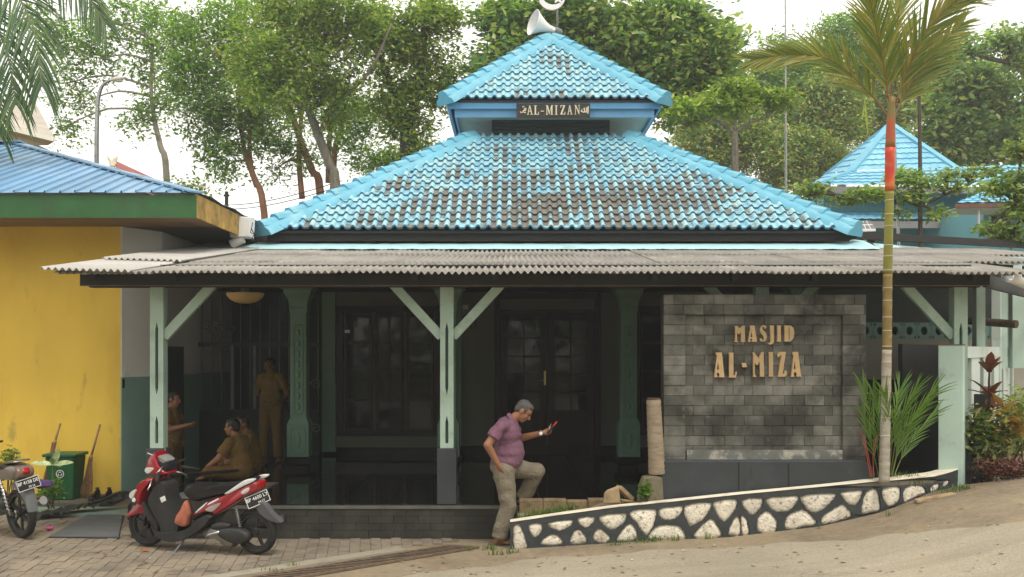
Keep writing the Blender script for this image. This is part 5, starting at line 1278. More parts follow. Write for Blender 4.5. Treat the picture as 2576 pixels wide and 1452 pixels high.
# ------------------------------------------------------------------ palms
def leaflet_geo(V, F, p, d, nrm, L, w0, droop, seg=3):
    s = d.cross(nrm); s = s.normalized() if s.length > 1e-6 else d.orthogonal(); b0 = len(V)
    for k in range(seg + 1):
        t = k/seg; c = p + d*L*t + Vector((0, 0, -droop*L*t*t)); w_ = w0*(.55 + 1.3*t - 1.85*t*t) if t < 1 else .001
        w_ = max(w_, .0008); V.append(c + s*w_ + nrm*w_*.25); V.append(c - s*w_ + nrm*w_*.25); V.append(c)
    for k in range(seg):
        a = b0 + 3*k; F.append((a, a+2, a+5, a+3)); F.append((a+2, a+1, a+4, a+5))
def frond(parent, pts, lm, rm, n=34, L=.42, w0=.016, ang=40, droop=.12, start=.18, r0=.011, facing=Vector((0, -1, 0)), side=(1, -1), Lend=.5, name='frond'):
    sm = [Vector(p) for p in smooth_poly([tuple(p) for p in pts], 8, False)]; m = len(sm)
    b = MB(); V = []; F = []
    for i in range(n):
        t = lerp(start, .995, i/(n-1)); fi = t*(m-1); k = min(m-2, int(fi)); p = sm[k].lerp(sm[k+1], fi-k); d = (sm[k+1]-sm[k]).normalized()
        nr = (facing - d*facing.dot(d)).normalized(); sd_ = d.cross(nr)
        a = RAD(ang * (1 - .45*t) + rng.normal()*3.5); ll = L * lerp(1, Lend, abs(t-.4)/.6 if t > .4 else (.4-t)*.9) * rng.uniform(.88, 1.08)
        for s in side:
            dd = d*math.cos(a) + sd_*s*math.sin(a) + nr*float(rng.normal()*.10 + .12)
            leaflet_geo(V, F, p, dd.normalized(), nr, ll, w0, droop*rng.uniform(.6, 1.5))
    b.add(V, F); b.cur = 1; b.tube(sm, [lerp(r0, r0*.25, i/(m-1)) for i in range(m)], 6)
    return b.build(name, [lm, rm], parent, fixn=False)
LM['palm'] = leafmat('palm_leaflet', [(.14, .20, .04), (.18, .235, .05), (.24, .26, .055), (.36, .30, .07), (.15, .21, .05)], trans=.42)
LM['palm_g'] = leafmat('young_palm_leaflet', [(.08, .18, .025), (.12, .23, .03), (.17, .27, .05), (.09, .18, .03)], trans=.4)
LM['coco'] = leafmat('coconut_leaflet', [(.035, .09, .03), (.05, .12, .035), (.08, .15, .04), (.10, .17, .05)], trans=.3)
M['red_rachis'] = mat('red_rachis', (.20, .045, .028), .5, .3, 3, dirt=(.14, .13, .035), dscale=4, dlo=.42, dhi=.6, dmax=.9); M['green_rachis'] = mat('green_rachis', (.13, .16, .04), .55, .2); M['orange_stem'] = mat('orange_red_stem', (.28, .055, .025), .5, .2)
PD = 11.2
pal = thing('red_palm', 'tall slim palm with red crownshaft and ringed trunk beside the stone sign', 'palm', tuple(P(2226, 1190, PD)))
def ringed(name, u0, v0, u1, v1, r0, r1, m, nring, bulge=.05):
    path = []; rr = []; n = nring*4
    for k in range(n+1):
        t = k/n; path.append(P(lerp(u0, u1, t), lerp(v0, v1, t), PD)); rr.append(lerp(r0, r1, t)*(1 + (bulge if k % 4 == 0 else 0)))
    return MB().tube(path, rr, 14).build(name, m, pal, smooth=True)
ringed('trunk_foot', 2224, 1215, 2231, 880, .056, .050, mat('pale_ringed_trunk', (.34, .31, .25), .85, .2, 6, .4, 50, stretch=(1, 1, 4), dirt=(.22, .12, .06), dscale=5, dlo=.5, dhi=.7, dmax=.7), 7, .06)
ringed('trunk_middle', 2231, 880, 2233, 690, .050, .049, mat('brown_ringed_trunk', (.20, .14, .045), .7, .25, 6, .3, 40, dirt=(.42, .38, .30), dscale=7, dlo=.56, dhi=.66, dmax=.7), 5)
ringed('trunk_top', 2233, 690, 2238, 480, .049, .044, mat('olive_trunk', (.20, .19, .03), .5, .18, 4, .1, 40), 5, .04)
ringed('crownshaft', 2238, 480, 2239, 372, .048, .053, mat('red_crownshaft', (.50, .045, .02), .45, .2, 4, dirt=(.55, .16, .03), dscale=5, dlo=.48, dhi=.62, dmax=.8), 2, .06)
ringed('upper_sheath', 2239, 372, 2243, 245, .052, .040, mat('olive_sheath', (.17, .14, .035), .5, .2, 4, dirt=(.38, .06, .025), dscale=2.5, dlo=.45, dhi=.6, dmax=.85), 2, .02)
M['scar'] = mat('pale_ring_scar', (.42, .40, .33), .85, .2)
for v in list(range(500, 1180, 37)):
    v = v + float(rng.normal()*5); uu = float(np.interp(v, [480, 690, 880, 1215], [2238, 2233, 2231, 2224])); rr_q = float(np.interp(v, [480, 690, 880, 1215], [.045, .0497, .0512, .0577]))
    MB().lathe([(rr_q-.004, -.006), (rr_q+.0025, -.004), (rr_q+.003, .003), (rr_q-.004, .006)], P(uu, v, PD), 14).build('ring_scar', M['scar'], pal, smooth=True)
def pts(*a): return [P(u, v, PD + dd) for u, v, dd in a]
frond(pal, pts((2240, 285, 0), (2222, 160, -.05), (2195, 30, -.15), (2165, -110, -.3)), LM['palm'], M['red_rachis'], 60, .62, .015, 34)
frond(pal, pts((2238, 300, 0), (2185, 232, .05), (2090, 152, .1), (1990, 138, .15), (1895, 150, .2)), LM['palm'], M['red_rachis'], 58, .52, .017, 36, .10, .2, facing=Vector((.1, -1, .1)))
frond(pal, pts((2244, 290, 0), (2278, 190, -.05), (2330, 80, -.1), (2405, 5, -.1), (2500, -25, -.1)), LM['palm'], M['red_rachis'], 56, .62, .015, 30)
frond(pal, pts((2246, 300, 0), (2290, 215, .1), (2345, 140, .2), (2420, 60, .35)), LM['palm'], M['red_rachis'], 56, .54, .016, 34)
frond(pal, pts((2238, 280, 0), (2250, 140, .2), (2265, 0, .4), (2290, -140, .6)), LM['palm'], M['red_rachis'], 52, .60, .015, 30)
for k, ((u0, v0), (u1, v1)) in enumerate((((2175, 250), (2184, 345)), ((2176, 260), (2168, 300)))):
    V, F = [], []; a, c = P(u0, v0, PD), P(u1, v1, PD); d = (c-a); leaflet_geo(V, F, a, d.normalized(), Vector((0, -1, 0)), d.length, .014, 0); MB().add(V, F).build('hanging_leaflet', LM['lime'], pal, fixn=False)
# young suckers at its foot
suk = thing('palm_suckers', 'clump of bright green young palm fronds around the palm foot', 'plant', tuple(P(2235, 1195, 11.3)))
for k, (u0, u1, v1, u2, v2, d2, L) in enumerate(((2215, 2200, 1080, 2172, 975, -.05, .26), (2218, 2212, 1060, 2196, 985, .05, .24), (2240, 2262, 1070, 2300, 985, -.05, .30), (2243, 2275, 1080, 2345, 990, -.1, .30), (2236, 2250, 1060, 2262, 985, .1, .30), (2245, 2268, 1110, 2322, 1020, .05, .26), (2210, 2190, 1110, 2170, 1040, -.1, .22), (2232, 2238, 1070, 2225, 990, -.12, .26), (2250, 2285, 1120, 2350, 1040, .15, .24))):
    frond(suk, [P(u0, 1195, 11.3), P(u1, v1, 11.3 + d2), P(u2, v2, 11.3 + d2*2)], LM['palm_g'], M['green_rachis'], 13, L*1.25, .0085, 20, .16, .30, .006, Lend=.85)
for k, q in enumerate(([(2178, 1130), (2165, 1085)], [(2184, 1145), (2176, 1100), (2158, 1082)], [(2196, 1150), (2202, 1110), (2212, 1085)])):
    MB().tube([P(u, v, 11.15) for u, v in [(2190 + k*4, 1200)] + q], [.005]*(len(q)) + [.001], 5).build('red_stem', M['orange_stem'], suk)
# coconut fronds reaching in at the top left
cp = thing('coconut_palm', 'coconut palm whose drooping fronds hang in at the top left corner', 'palm', (-12.5, 18, 0))
MB().tube([(-12.5, 18, -.2), (-12.3, 18, 3), (-11.9, 18, 6.2), (-11.5, 18, 9.2)], [.22, .17, .15, .15], 10).build('trunk', M['bark_palm'], cp, smooth=True)
for q, L, n in (([(-120, -60, 16.5), (10, -40, 16), (80, 60, 15.6), (105, 215, 15.4)], .95, 44), ([(-160, 0, 16.5), (-60, 20, 16), (10, 110, 15.6), (40, 260, 15.4)], .9, 40), ([(-140, -120, 16.5), (60, -120, 16.2), (190, -40, 16), (265, 60, 15.9)], .75, 40), ([(-180, 40, 17), (-90, 120, 16.6), (-30, 230, 16.2), (-5, 330, 16)], .8, 36)):
    frond(cp, [P(u, v, d) for u, v, d in q], LM['coco'], M['green_rachis'], n, L, .022, 46, .55, .2, .025, Vector((.3, -1, .25)))
# ------------------------------------------------------------------ planting on the right
def blade(b, p, d, nrm, L, w0, droop=.15, seg=4, fold=.25):
    s = d.cross(nrm).normalized(); V = []; F = []
    for k in range(seg+1):
        t = k/seg; w_ = w0*math.sin(math.pi*min(.97, .12+.86*t))**.8 if t < 1 else .001
        c = p + d*L*t + Vector((0, 0, -droop*L*t*t)); V += [c + s*w_ + nrm*w_*fold, c, c - s*w_ + nrm*w_*fold]
    for k in range(seg): F += [(3*k, 3*k+1, 3*k+4, 3*k+3), (3*k+1, 3*k+2, 3*k+5, 3*k+4)]
    b.add(V, F)
cd = thing('cordyline', 'purple-leaved cordyline shrub in front of the slat fence', 'plant', tuple(P(2494, 1190, 12.0)))
MB().tube([P(2490, 1195, 12.0), P(2492, 1080, 12.0), P(2488, 960, 12.0), P(2490, 920, 12)], [.022, .018, .014, .01], 7).build('stem', BK['dark'], cd)
LM['purple'] = leafmat('purple_leaf', [(.10, .022, .03), (.14, .03, .03), (.17, .055, .035), (.08, .02, .025)], trans=.2)
for k, (v, n, L) in enumerate(((925, 7, .30), (985, 7, .34), (1025, 6, .33), (1070, 4, .28))):
    for i in range(n):
        a = 2*math.pi*(i + .5*k)/n + rng.normal()*.25; el = RAD(rng.uniform(35, 80) - k*12)
        d = Vector((math.cos(a)*math.cos(el), math.sin(a)*math.cos(el), math.sin(el))); b = MB()
        blade(b, P(2489, v + 12, 12.0), d, d.cross(Vector((-d.y, d.x, .01))).normalized(), L*rng.uniform(.85, 1.2), .055, .25); b.build('leaf', LM['purple'], cd, fixn=False, smooth=True)
LM['varieg'] = leafmat('variegated_leaf', [(.08, .16, .03), (.15, .23, .05), (.28, .32, .11), (.38, .36, .15), (.07, .13, .03)], trans=.3)
def bush(name, label, u, v, ru, rv, d, n, size, lm, cat='bush', stems=6, csz=.07, group=None, base_v=None):
    root = thing(name, label, cat, tuple(P(u, base_v or v + rv, d)), group=group); r = np.random.default_rng(int(u*7 + v)); c = P(u, v, d)
    q = r.normal(size=(n//14, 3)); q /= np.linalg.norm(q, axis=1)[:, None]; q *= (r.uniform(.1, 1, len(q))**.5)[:, None]
    C = np.array(c) + q*np.array([ru*d/FOC, (ru+rv)/2*d/FOC*.8, rv*d/FOC])
    leaf_obj('foliage', leaf_arrays(C, n, np.full(len(C), csz), size, .8, -.1, int(u+v)), lm, root)
    b = MB(); a = P(u, base_v or v + rv, d)
    for k in range(stems): b.tube([a + Vector((r.normal()*.04, r.normal()*.04, -.03)), Vector(C[k])], [.009, .004], 5, False)
    b.build('stems', BK['dark'], root, fixn=False); return root
bush('variegated_shrub', 'yellow-green variegated shrub against the fence right of the gate pillar', 2455, 1095, 30, 80, 11.95, 800, (.11, .035), LM['varieg'])
bush('variegated_shrub', 'variegated shrub below the purple cordyline leaves', 2500, 1105, 34, 55, 11.85, 640, (.12, .035), LM['varieg'])
bush('green_bush', 'pale green bush at the right edge behind the cordyline', 2560, 1070, 40, 90, 12.6, 1100, (.10, .03), LM['lime'])
bush('orange_croton', 'croton with yellow and orange leaves at the right edge', 2535, 1070, 28, 45, 11.8, 120, (.20, .055), leafmat('croton_leaf', [(.30, .26, .05), (.40, .24, .05), (.35, .13, .03), (.16, .20, .04)], trans=.2))
bush('red_ground_shrub', 'low dark red shrub along the dirt at the right edge', 2525, 1178, 75, 18, 11.6, 1900, (.045, .022), leafmat('red_small_leaf', [(.19, .06, .055), (.25, .08, .075), (.13, .05, .04), (.15, .11, .05)], trans=.2), csz=.05, base_v=1200)
bush('footing_fern', 'bright green fern tuft on the mossy footing by the stump', 1622, 1235, 16, 20, 11.33, 260, (.05, .022), LM['palm_g'], 'fern', 3, .02)
# grass and weeds
def grass(name, spots, mtl, h=(.05, .14), n=60, spread=.10):
    V = []; F = []
    for (x, y, z, k) in spots:
        for i in range(int(n*k)):
            p = Vector((x + rng.normal()*spread*k, y + rng.normal()*spread*.5*k, z)); p.z = (z if z > 0.2 or x < 0 else z)
            hh = rng.uniform(*h); a = rng.uniform(0, 6.28); ln = Vector((math.cos(a), math.sin(a), 0))*hh*rng.uniform(.1, .7); w_ = Vector((-math.sin(a), math.cos(a), 0))*rng.uniform(.003, .006); b0 = len(V)
            V += [p - w_, p + w_, p + ln*.4 + Vector((0, 0, hh*.65)) + w_*.7, p + ln*.4 + Vector((0, 0, hh*.65)) - w_*.7, p + ln + Vector((0, 0, hh))]
            F += [(b0, b0+1, b0+2, b0+3), (b0+3, b0+2, b0+4)]
    o = MB().add(V, F).build(name, mtl, fixn=False); o['kind'] = 'stuff'; return o
LM['grass'] = leafmat('grass_blade', [(.06, .13, .02), (.09, .18, .03), (.14, .21, .04), (.20, .20, .06)], trans=.25)
sp_ = []
for u, k in ((1335, .8), (1350, 1), (1370, 1.2), (1390, 1.2), (1410, 1), (1430, .9), (1445, .5), (1380, 1), (1360, 1)):
    x = X(u, 11.55); y = 11.52 + rng.normal()*.04; sp_.append((x, y, soil(x, y), k))
for u, k in ((2200, .8), (2230, 1), (2260, 1), (2290, .8), (2215, .7), (2275, .9), (2250, 1)):
    x = X(u, 11.6); sp_.append((x, 11.5 + rng.normal()*.05, soil(x, 11.5), k))
grass('planter_grass', sp_, LM['grass'], (.05, .17), 70)
sp_ = []
for u, v, k in ((1545, 1372, .5), (1600, 1366, .8), (1632, 1362, .9), (1650, 1362, .6), (1700, 1360, .5), (1290, 1392, .5), (1235, 1384, .6), (1250, 1396, .5), (1228, 1380, .4), (2235, 1298, .3), (2385, 1240, .9), (2410, 1234, 1), (2430, 1232, .8), (2440, 1205, 1.2), (2470, 1205, 1), (1780, 1356, .3), (2060, 1330, .2), (690, 1440, .6), (740, 1428, .4), (1180, 1385, .3), (2500, 1210, .8)):
    p = ground_pt(u, v); sp_.append((p.x, p.y, p.z, k))
grass('verge_weeds', sp_, LM['grass'], (.03, .085), 46, .09)
# fallen bits on the dirt: leaves and grit
V = []; F = []
for k in range(170):
    u = rng.uniform(1000, 2576) if k % 3 else rng.uniform(100, 1200); v = rng.uniform(1372 if u < 2200 else 1260, 1450)
    p = ground_pt(u, v)
    if p.y > 11.2 and p.x < 4: continue
    a = rng.uniform(0, 6.28); l = rng.uniform(.012, .04); d = Vector((math.cos(a), math.sin(a), 0))*l; s = Vector((-d.y, d.x, 0))*rng.uniform(.3, .6); z = Vector((0, 0, .026 if yard_in(p.x, p.y) else .012)); b0 = len(V)
    V += [p - d + z, p + s + z*1.6, p + d + z, p - s + z*1.4]; F += [(b0, b0+1, b0+2, b0+3)]
o = MB().add(V, F).build('leaf_litter', leafmat('dry_litter', [(.30, .20, .10), (.42, .33, .2), (.20, .12, .06), (.5, .45, .35)], trans=.1), fixn=False); o['kind'] = 'stuff'
def lumpy(name, label, cat, c, r, m, amp=.25, seed=1):
    b = MB(); b.ell(c, r, 14, 10); q = np.random.default_rng(seed); cc = Vector(c)
    b.v = [tuple(cc + (Vector(p)-cc)*(1 + amp*math.sin(p[0]*91+seed)*math.sin(p[1]*77)+amp*.6*math.sin(p[2]*120+seed))) for p in b.v]
    return tag(b.build(name, m, smooth=True), label, cat)
p = ground_pt(2437, 1200); lumpy('rubbish_bag', 'crumpled grey plastic bag at the foot of the gate pillar', 'litter', p + Vector((0, 0, .05)), (.16, .10, .06), mat('crumpled_plastic', (.33, .31, .30), .4, .3, 12), .3)
p = ground_pt(2355, 1252); b = MB(); b.box(p.x-.22, p.x+.2, p.y-.05, p.y+.06, p.z-.02, p.z+.02); b.v = [(q[0], q[1], q[2] + (q[0]-p.x)*.18) for q in b.v]
tag(b.build('loose_slab', M['sandstone'], bevel=.01), 'thin tan slab lying by the curved end of the garden wall', 'slab')
p = ground_pt(2572, 1192); lumpy('broken_pot', 'broken orange clay pot piece at the right edge', 'pot', p + Vector((0, 0, .02)), (.10, .07, .05), mat('terracotta', (.48, .17, .07), .8), .1, 4)
# ------------------------------------------------------------------ things by the yellow wall
bx_, by_, bz_ = X(160, 14.35), 14.42, .10
bn = thing('green_bin', 'green wheelie bin with white round logo against the yellow wall', 'bin', (bx_, by_, bz_))
M['bin'] = mat('bin_green', (.012, .085, .028), .45, .12, 4, dirt=(.04, .06, .035), dscale=3, dlo=.55, dhi=.75, dmax=.6)
b = MB(); vs = []
for hw, hd, z in ((.165, .15, 0), (.205, .20, .60)): vs += [(bx_-hw, by_-hd, bz_+z), (bx_+hw, by_-hd, bz_+z), (bx_+hw, by_+hd, bz_+z), (bx_-hw, by_+hd, bz_+z)]
b.add(vs, [(0,3,2,1),(4,5,6,7),(0,1,5,4),(1,2,6,5),(2,3,7,6),(3,0,4,7)]); b.build('tub', M['bin'], bn, bevel=.02)
MB().box(bx_-.235, bx_+.235, by_-.23, by_+.22, bz_+.602, bz_+.645).build('lid', M['bin'], bn, bevel=.015)
for z in (.22, .30): MB().box(bx_-.09, bx_+.13, by_-.195+(.6-z)*.083, by_-.175+(.6-z)*.083, bz_+z, bz_+z+.012).build('moulded_rib', M['bin'], bn)
fy = lambda z: by_-.15-.05*z/.60-.004
b = MB(); zc = .37; n = 24
b.prism([(bx_+.055*math.cos(a), bz_+zc+.055*math.sin(a)) for a in np.linspace(0, 2*math.pi, n, endpoint=False)], fy(zc)-.004, fy(zc), 'y', holes=[[(bx_+.047*math.cos(a), bz_+zc+.047*math.sin(a)) for a in np.linspace(0, 2*math.pi, n, endpoint=False)]])
for a in (90, 210, 330):
    q = [(bx_ + .026*math.cos(RAD(a+k)), bz_+zc + .026*math.sin(RAD(a+k))) for k in (-35, 0, 35)]
    b.tube([(x, fy(zc)-.004, z) for x, z in q], .006, 5)
b.build('logo', M['white'], bn)
b = MB(); b.prism([(bx_-.035, bz_+.475), (bx_, bz_+.46), (bx_+.035, bz_+.475), (bx_+.03, bz_+.54), (bx_-.03, bz_+.54)], fy(.5)-.004, fy(.5), 'y'); b.build('emblem', mat('faded_emblem', (.12, .26, .13), .6), bn)
for k in range(9): MB().box(bx_-.12+k*.028, bx_-.105+k*.028, fy(.1)-.003, fy(.1), bz_+.09, bz_+.115).build('worn_letter', mat('worn_print', (.10, .16, .06), .6) if k == 0 else bpy.data.materials['worn_print'], bn)
M['bristle'] = mat('palm_rib_bristle', (.24, .14, .065), .85, .3, 30); M['stick'] = mat('broom_stick', (.28, .16, .08), .8, .2, 8)
def broom(label, top, band, foot, hw):
    root = thing('palm_broom', label, 'broom', tuple(P(foot[0], foot[1], 14.6)))
    a, c, f = P(*top, 14.78), P(*band, 14.66), P(*foot, 14.5); f.z = .105
    MB().tube([a, c], [.014, .017], 8).build('handle', M['stick'], root, smooth=True)
    MB().tube([c + (a-c).normalized()*.03, c, c + (f-c).normalized()*.03], [.018, .024, .020], 8).build('binding', mat('binding_cord', (.36, .24, .07), .8), root)
    V = []; F = []
    b = MB()
    for k in range(80):
        e_ = f + Vector((rng.uniform(-hw, hw), rng.uniform(-.05, .05), rng.uniform(0, .03))); s = c + Vector((rng.normal()*.012, rng.normal()*.012, 0)); b.tube([s, s.lerp(e_, .5) + Vector((rng.normal()*.008, 0, 0)), e_], [.005, .004, .002], 3, False)
    o = b.build('bristles', M['bristle'], root, fixn=False); o['kind'] = 'stuff'
broom('palm-rib broom leaning on the yellow wall right of the green bin', (252, 1068), (229, 1150), (214, 1243), .10)
broom('palm-rib broom half hidden behind the green bin', (152, 1066), (138, 1112), (112, 1243), .09)
b0 = bpy.data.objects
for (u, lab) in ((238, 'black leather shoe nearer the broom on the ledge'), (268, 'black leather shoe nearer the wall corner on the ledge')):
    c = P(u, 1243, 14.3); c.z = .10; sh = thing('black_shoe', lab, 'shoe', tuple(c), group='pair of shoes')
    M['shoe'] = M.get('shoe') or mat('black_leather', (.012, .012, .013), .22, .1)
    b = MB(); secs = []
    for y, w_, h in ((-.14, .02, .03), (-.125, .042, .05), (-.07, .05, .065), (0, .046, .09), (.06, .04, .125), (.12, .042, .14), (.145, .03, .13)):
        secs.append([(c.x + w_*math.cos(a), c.y + y, c.z + .012 + max(0, h*math.sin(a))) for a in np.linspace(0, math.pi, 9)])
    vs = [p for s in secs for p in s]; fs = [(i*9+k, i*9+k+1, i*9+k+10, i*9+k+9) for i in range(len(secs)-1) for k in range(8)]
    b.add(vs, fs); b.build('upper', M['shoe'], sh, smooth=True)
    MB().prism([(c.x-.045, c.y-.12), (c.x-.02, c.y-.15), (c.x+.02, c.y-.15), (c.x+.045, c.y-.12), (c.x+.045, c.y+.15), (c.x-.045, c.y+.15)], c.z+.001, c.z+.014, 'z').build('sole', M['black'], sh)
    b = MB(); b.ell((c.x, c.y+.085, c.z+.155), (.03, .045, .012), 10, 5); b.build('opening', M['black'], sh)
# dumb cane plant
dc = thing('dumb_cane', 'dumb cane plant with three pale variegated leaves before the green bin', 'plant', tuple(P(133, 1262, 13.7)))
MB().tube([P(134, 1275, 13.7), P(132, 1215, 13.7), P(134, 1165, 13.7)], [.012, .011, .012], 7).build('stem', M['green_rachis'], dc)
LM['dumb'] = mat('dumb_cane_leaf', (.42, .50, .26), .45, .35, 14, dirt=(.10, .22, .05), dscale=9, dlo=.52, dhi=.62, dmax=.8)
for (u, v), nrm in (((76, 1164), (0, -.6, .8)), ((150, 1128), (0, -1, .1)), ((186, 1163), (0, -.6, .8)), ((128, 1150), (0, -.5, .9))):
    a = P(133, 1168, 13.7); c = P(u, v, 13.62); d = c - a; b = MB(); blade(b, a, d.normalized(), Vector(nrm).normalized(), d.length, .05 if u != 128 else .03, .02, 6, .2); b.build('leaf', LM['dumb'], dc, fixn=False, smooth=True)
bush('wall_shrub', 'thin yellow-green shrub at the left edge by the yellow wall', 22, 1150, 26, 24, 13.9, 260, (.05, .03), LM['lime'], 'shrub', 6, .04, base_v=1262)
bush('low_weeds', 'leafy weeds at the foot of the dumb cane plant', 125, 1232, 28, 26, 13.55, 420, (.05, .03), LM['palm_g'], 'weeds', 6, .04, base_v=1275)
# black sheeting and hose, door mat, slipper, leaf
b = MB(); V = []; F = []; n = 40
for i in range(n+1):
    t = i/n; c = P(lerp(75, 330, t), lerp(1292, 1238, t**1.2), lerp(13.2, 13.95, t)); c.z = max(.03, c.z*.6) + .06*t
    wd = lerp(.26, .10, t)
    for k in range(5):
        s = (k-2)/2; V.append(c + Vector((rng.normal()*.012, s*wd, .035*math.cos(s*2.2) + rng.normal()*.018)))
for i in range(n):
    for k in range(4): F.append((i*5+k, (i+1)*5+k, (i+1)*5+k+1, i*5+k+1))
tag(b.add(V, F).build('black_sheeting', mat('black_sheeting', (.03, .031, .028), .5, .4, 10, .5, 30), smooth=True, fixn=False), 'crumpled black plastic sheeting along the foot of the yellow wall', 'sheeting')
hp_ = smooth_poly([tuple(P(*q)) for q in ((222, 1268, 13.3), (262, 1256, 13.4), (300, 1240, 13.4), (345, 1236, 13.3), (395, 1212, 13.2), (432, 1196, 13.3), (520, 1190, 13.6), (640, 1180, 14.2))], 5, False)
tag(MB().tube(hp_, .022, 8).build('black_hose', M['rubber'], smooth=True), 'black hose trailing from the ledge behind the red scooter', 'hose')
q = [ground_pt(122, 1356), ground_pt(300, 1358), ground_pt(312, 1298), ground_pt(222, 1299)]
dm = thing('door_mat', 'dark ribbed rubber mat on the paving left of the porch', 'mat', tuple(q[0]))
z_ = Vector((0, 0, .024)); b = MB(); b.add([p + z_ for p in q] + [p for p in q], [(0,1,2,3),(0,4,5,1),(1,5,6,2),(2,6,7,3),(3,7,4,0)]); b.build('backing', M['rubber'], dm)
b = MB()
for k in range(34):
    t = (k+.5)/34; a, c = q[0].lerp(q[3], t) + z_, q[1].lerp(q[2], t) + z_; b.bar(a + Vector((.01, 0, .006)), c + Vector((-.01, 0, .006)), .022, .012)
o = b.build('ribs', M['grey'], dm); o['kind'] = 'stuff'
p = ground_pt(124, 1338); lumpy('pink_scrap', 'crumpled bright pink scrap on the paving by the mat', 'litter', p + Vector((0, 0, .045)), (.045, .035, .025), mat('pink_plastic', (.55, .08, .28), .5), .15, 3)
p = ground_pt(365, 1392); b = MB(); blade(b, p + Vector((-.05, 0, .03)), Vector((1, .2, .15)).normalized(), Vector((0, -.4, 1)).normalized(), .10, .03, .3); tag(b.build('dry_leaf', mat('dry_leaf', (.24, .09, .04), .8), fixn=False), 'curled brown dry leaf on the paving before the scooter', 'leaf')
MBb = MB(); c = P(341, 1268, 12.9); MBb.box(c.x-.08, c.x+.08, c.y-.06, c.y+.06, .30, .49); 
bg_ = thing('black_bag', 'small black bag on the green step behind the scooter wheel', 'bag', (c.x, c.y, .05))
MBb2 = MB(); MBb2.prism([(c.x-.09, .055), (c.x+.09, .055), (c.x+.08, .25), (c.x+.05, .28), (c.x-.06, .28), (c.x-.085, .24)], c.y-.05, c.y+.05, 'y'); MBb2.build('body', M['black'], bg_, bevel=.02); MB().tube([(c.x-.04, c.y, .27), (c.x-.02, c.y, .34), (c.x+.03, c.y, .34), (c.x+.04, c.y, .27)], .008, 6).build('handle', M['black'], bg_)
# grey mat with a tan strip on the porch floor
tb_ = thing('floor_mat', 'grey mat with tan strip spread on the porch floor before the seated men', 'mat', (-3.7, 13.2, FZ))
b = MB(); b.prism([(-4.15, 12.3), (-3.15, 12.3), (-3.1, 13.75), (-3.95, 13.75)], FZ+.003, FZ+.018, 'z'); b.build('mat_cloth', mat('grey_mat', (.14, .15, .14), .9, .15, 10), tb_)
b = MB(); b.prism([(-3.85, 13.3), (-3.15, 13.3), (-3.12, 13.6), (-3.82, 13.6)], FZ+.020, FZ+.026, 'z'); b.build('strip', mat('tan_strip', (.22, .16, .06), .9), tb_)
# ------------------------------------------------------------------ scooter and motorcycle
M['lens'] = mat('clear_lens', (.55, .55, .52), .12, .15, 20, spec=.6); M['redlens'] = mat('red_lens', (.35, .01, .012), .15, .1, spec=.6); M['amber'] = mat('amber_lens', (.55, .22, .05), .2)
M['bronze'] = mat('bronze_paint', (.16, .14, .115), .3, .15, 5, coat=.6, dirt=(.14, .11, .07), dscale=4, dlo=.5, dhi=.7, dmax=.6)
M['dark_grey'] = mat('dark_grey_plastic', (.085, .087, .09), .55, .2)
M['seat'] = mat('seat_vinyl', (.014, .014, .015), .42, .12, 6)
M['dustblack'] = mat('dusty_black_plastic', (.026, .026, .026), .5, .25, 6, dirt=(.10, .085, .06), dscale=5, dlo=.55, dhi=.8, dmax=.4)
def text_mesh(txt, size, name, material, parent, mtx, sx=1.0):
    cu = bpy.data.curves.new(name, 'FONT'); cu.body = txt; cu.size = size; cu.extrude = .0008; cu.align_x = 'CENTER'; cu.align_y = 'CENTER'; cu.resolution_u = 2; cu.offset = size*.012
    t = bpy.data.objects.new(name, cu); COL.objects.link(t); bpy.context.view_layer.update()
    me = bpy.data.meshes.new_from_object(t.evaluated_get(bpy.context.evaluated_depsgraph_get())); bpy.data.objects.remove(t, do_unlink=True)
    me.materials.clear(); me.materials.append(material)
    me.transform(mtx @ Matrix.Diagonal((sx, 1, 1, 1))); me.name = name
    return obj(name, me, parent)
def wheel(root, x, r, w, y=0, rim=.62, spokes=5, bar=.02, nm='wheel'):
    rt = RAD(-90); mR = Matrix.Rotation(RAD(90), 3, 'X'); c = (x, y, r)
    k = w/2; pr = [(r-.055, -k*.75), (r-.04, -k), (r-.018, -k*.92), (r-.004, -k*.55), (r, 0), (r-.004, k*.55), (r-.018, k*.92), (r-.04, k), (r-.055, k*.75), (r-.062, 0), (r-.055, -k*.75)]
    ty = MB().lathe(pr, c, 36, mR).build(nm, M['rubber'], root, smooth=50, world=False)
    b = MB(); ri = r-.058; b.lathe([(ri, -k*.7), (ri-.022, -k*.7), (ri-.028, -k*.3), (ri-.028, k*.3), (ri-.022, k*.7), (ri, k*.7)], c, 36, mR)
    b.build('rim', M['dustblack'], ty, smooth=40, world=False)
    b = MB(); b.lathe([(.001, -k*.9), (.035, -k*.9), (.04, -k*.4), (.04, k*.4), (.035, k*.9), (.001, k*.9)], c, 14, mR); b.build('hub', M['dustblack'], ty, smooth=40, world=False)
    for i in range(spokes):
        a = 2*math.pi*i/spokes + .3; p = Vector((x + .03*math.cos(a), y, r + .03*math.sin(a))); q = Vector((x + (ri-.02)*math.cos(a+.18), y, r + (ri-.02)*math.sin(a+.18)))
        MB().bar(p, q, .03, bar, (0, 1, 0)).build('spoke', M['dustblack'], ty, world=False)
    return ty
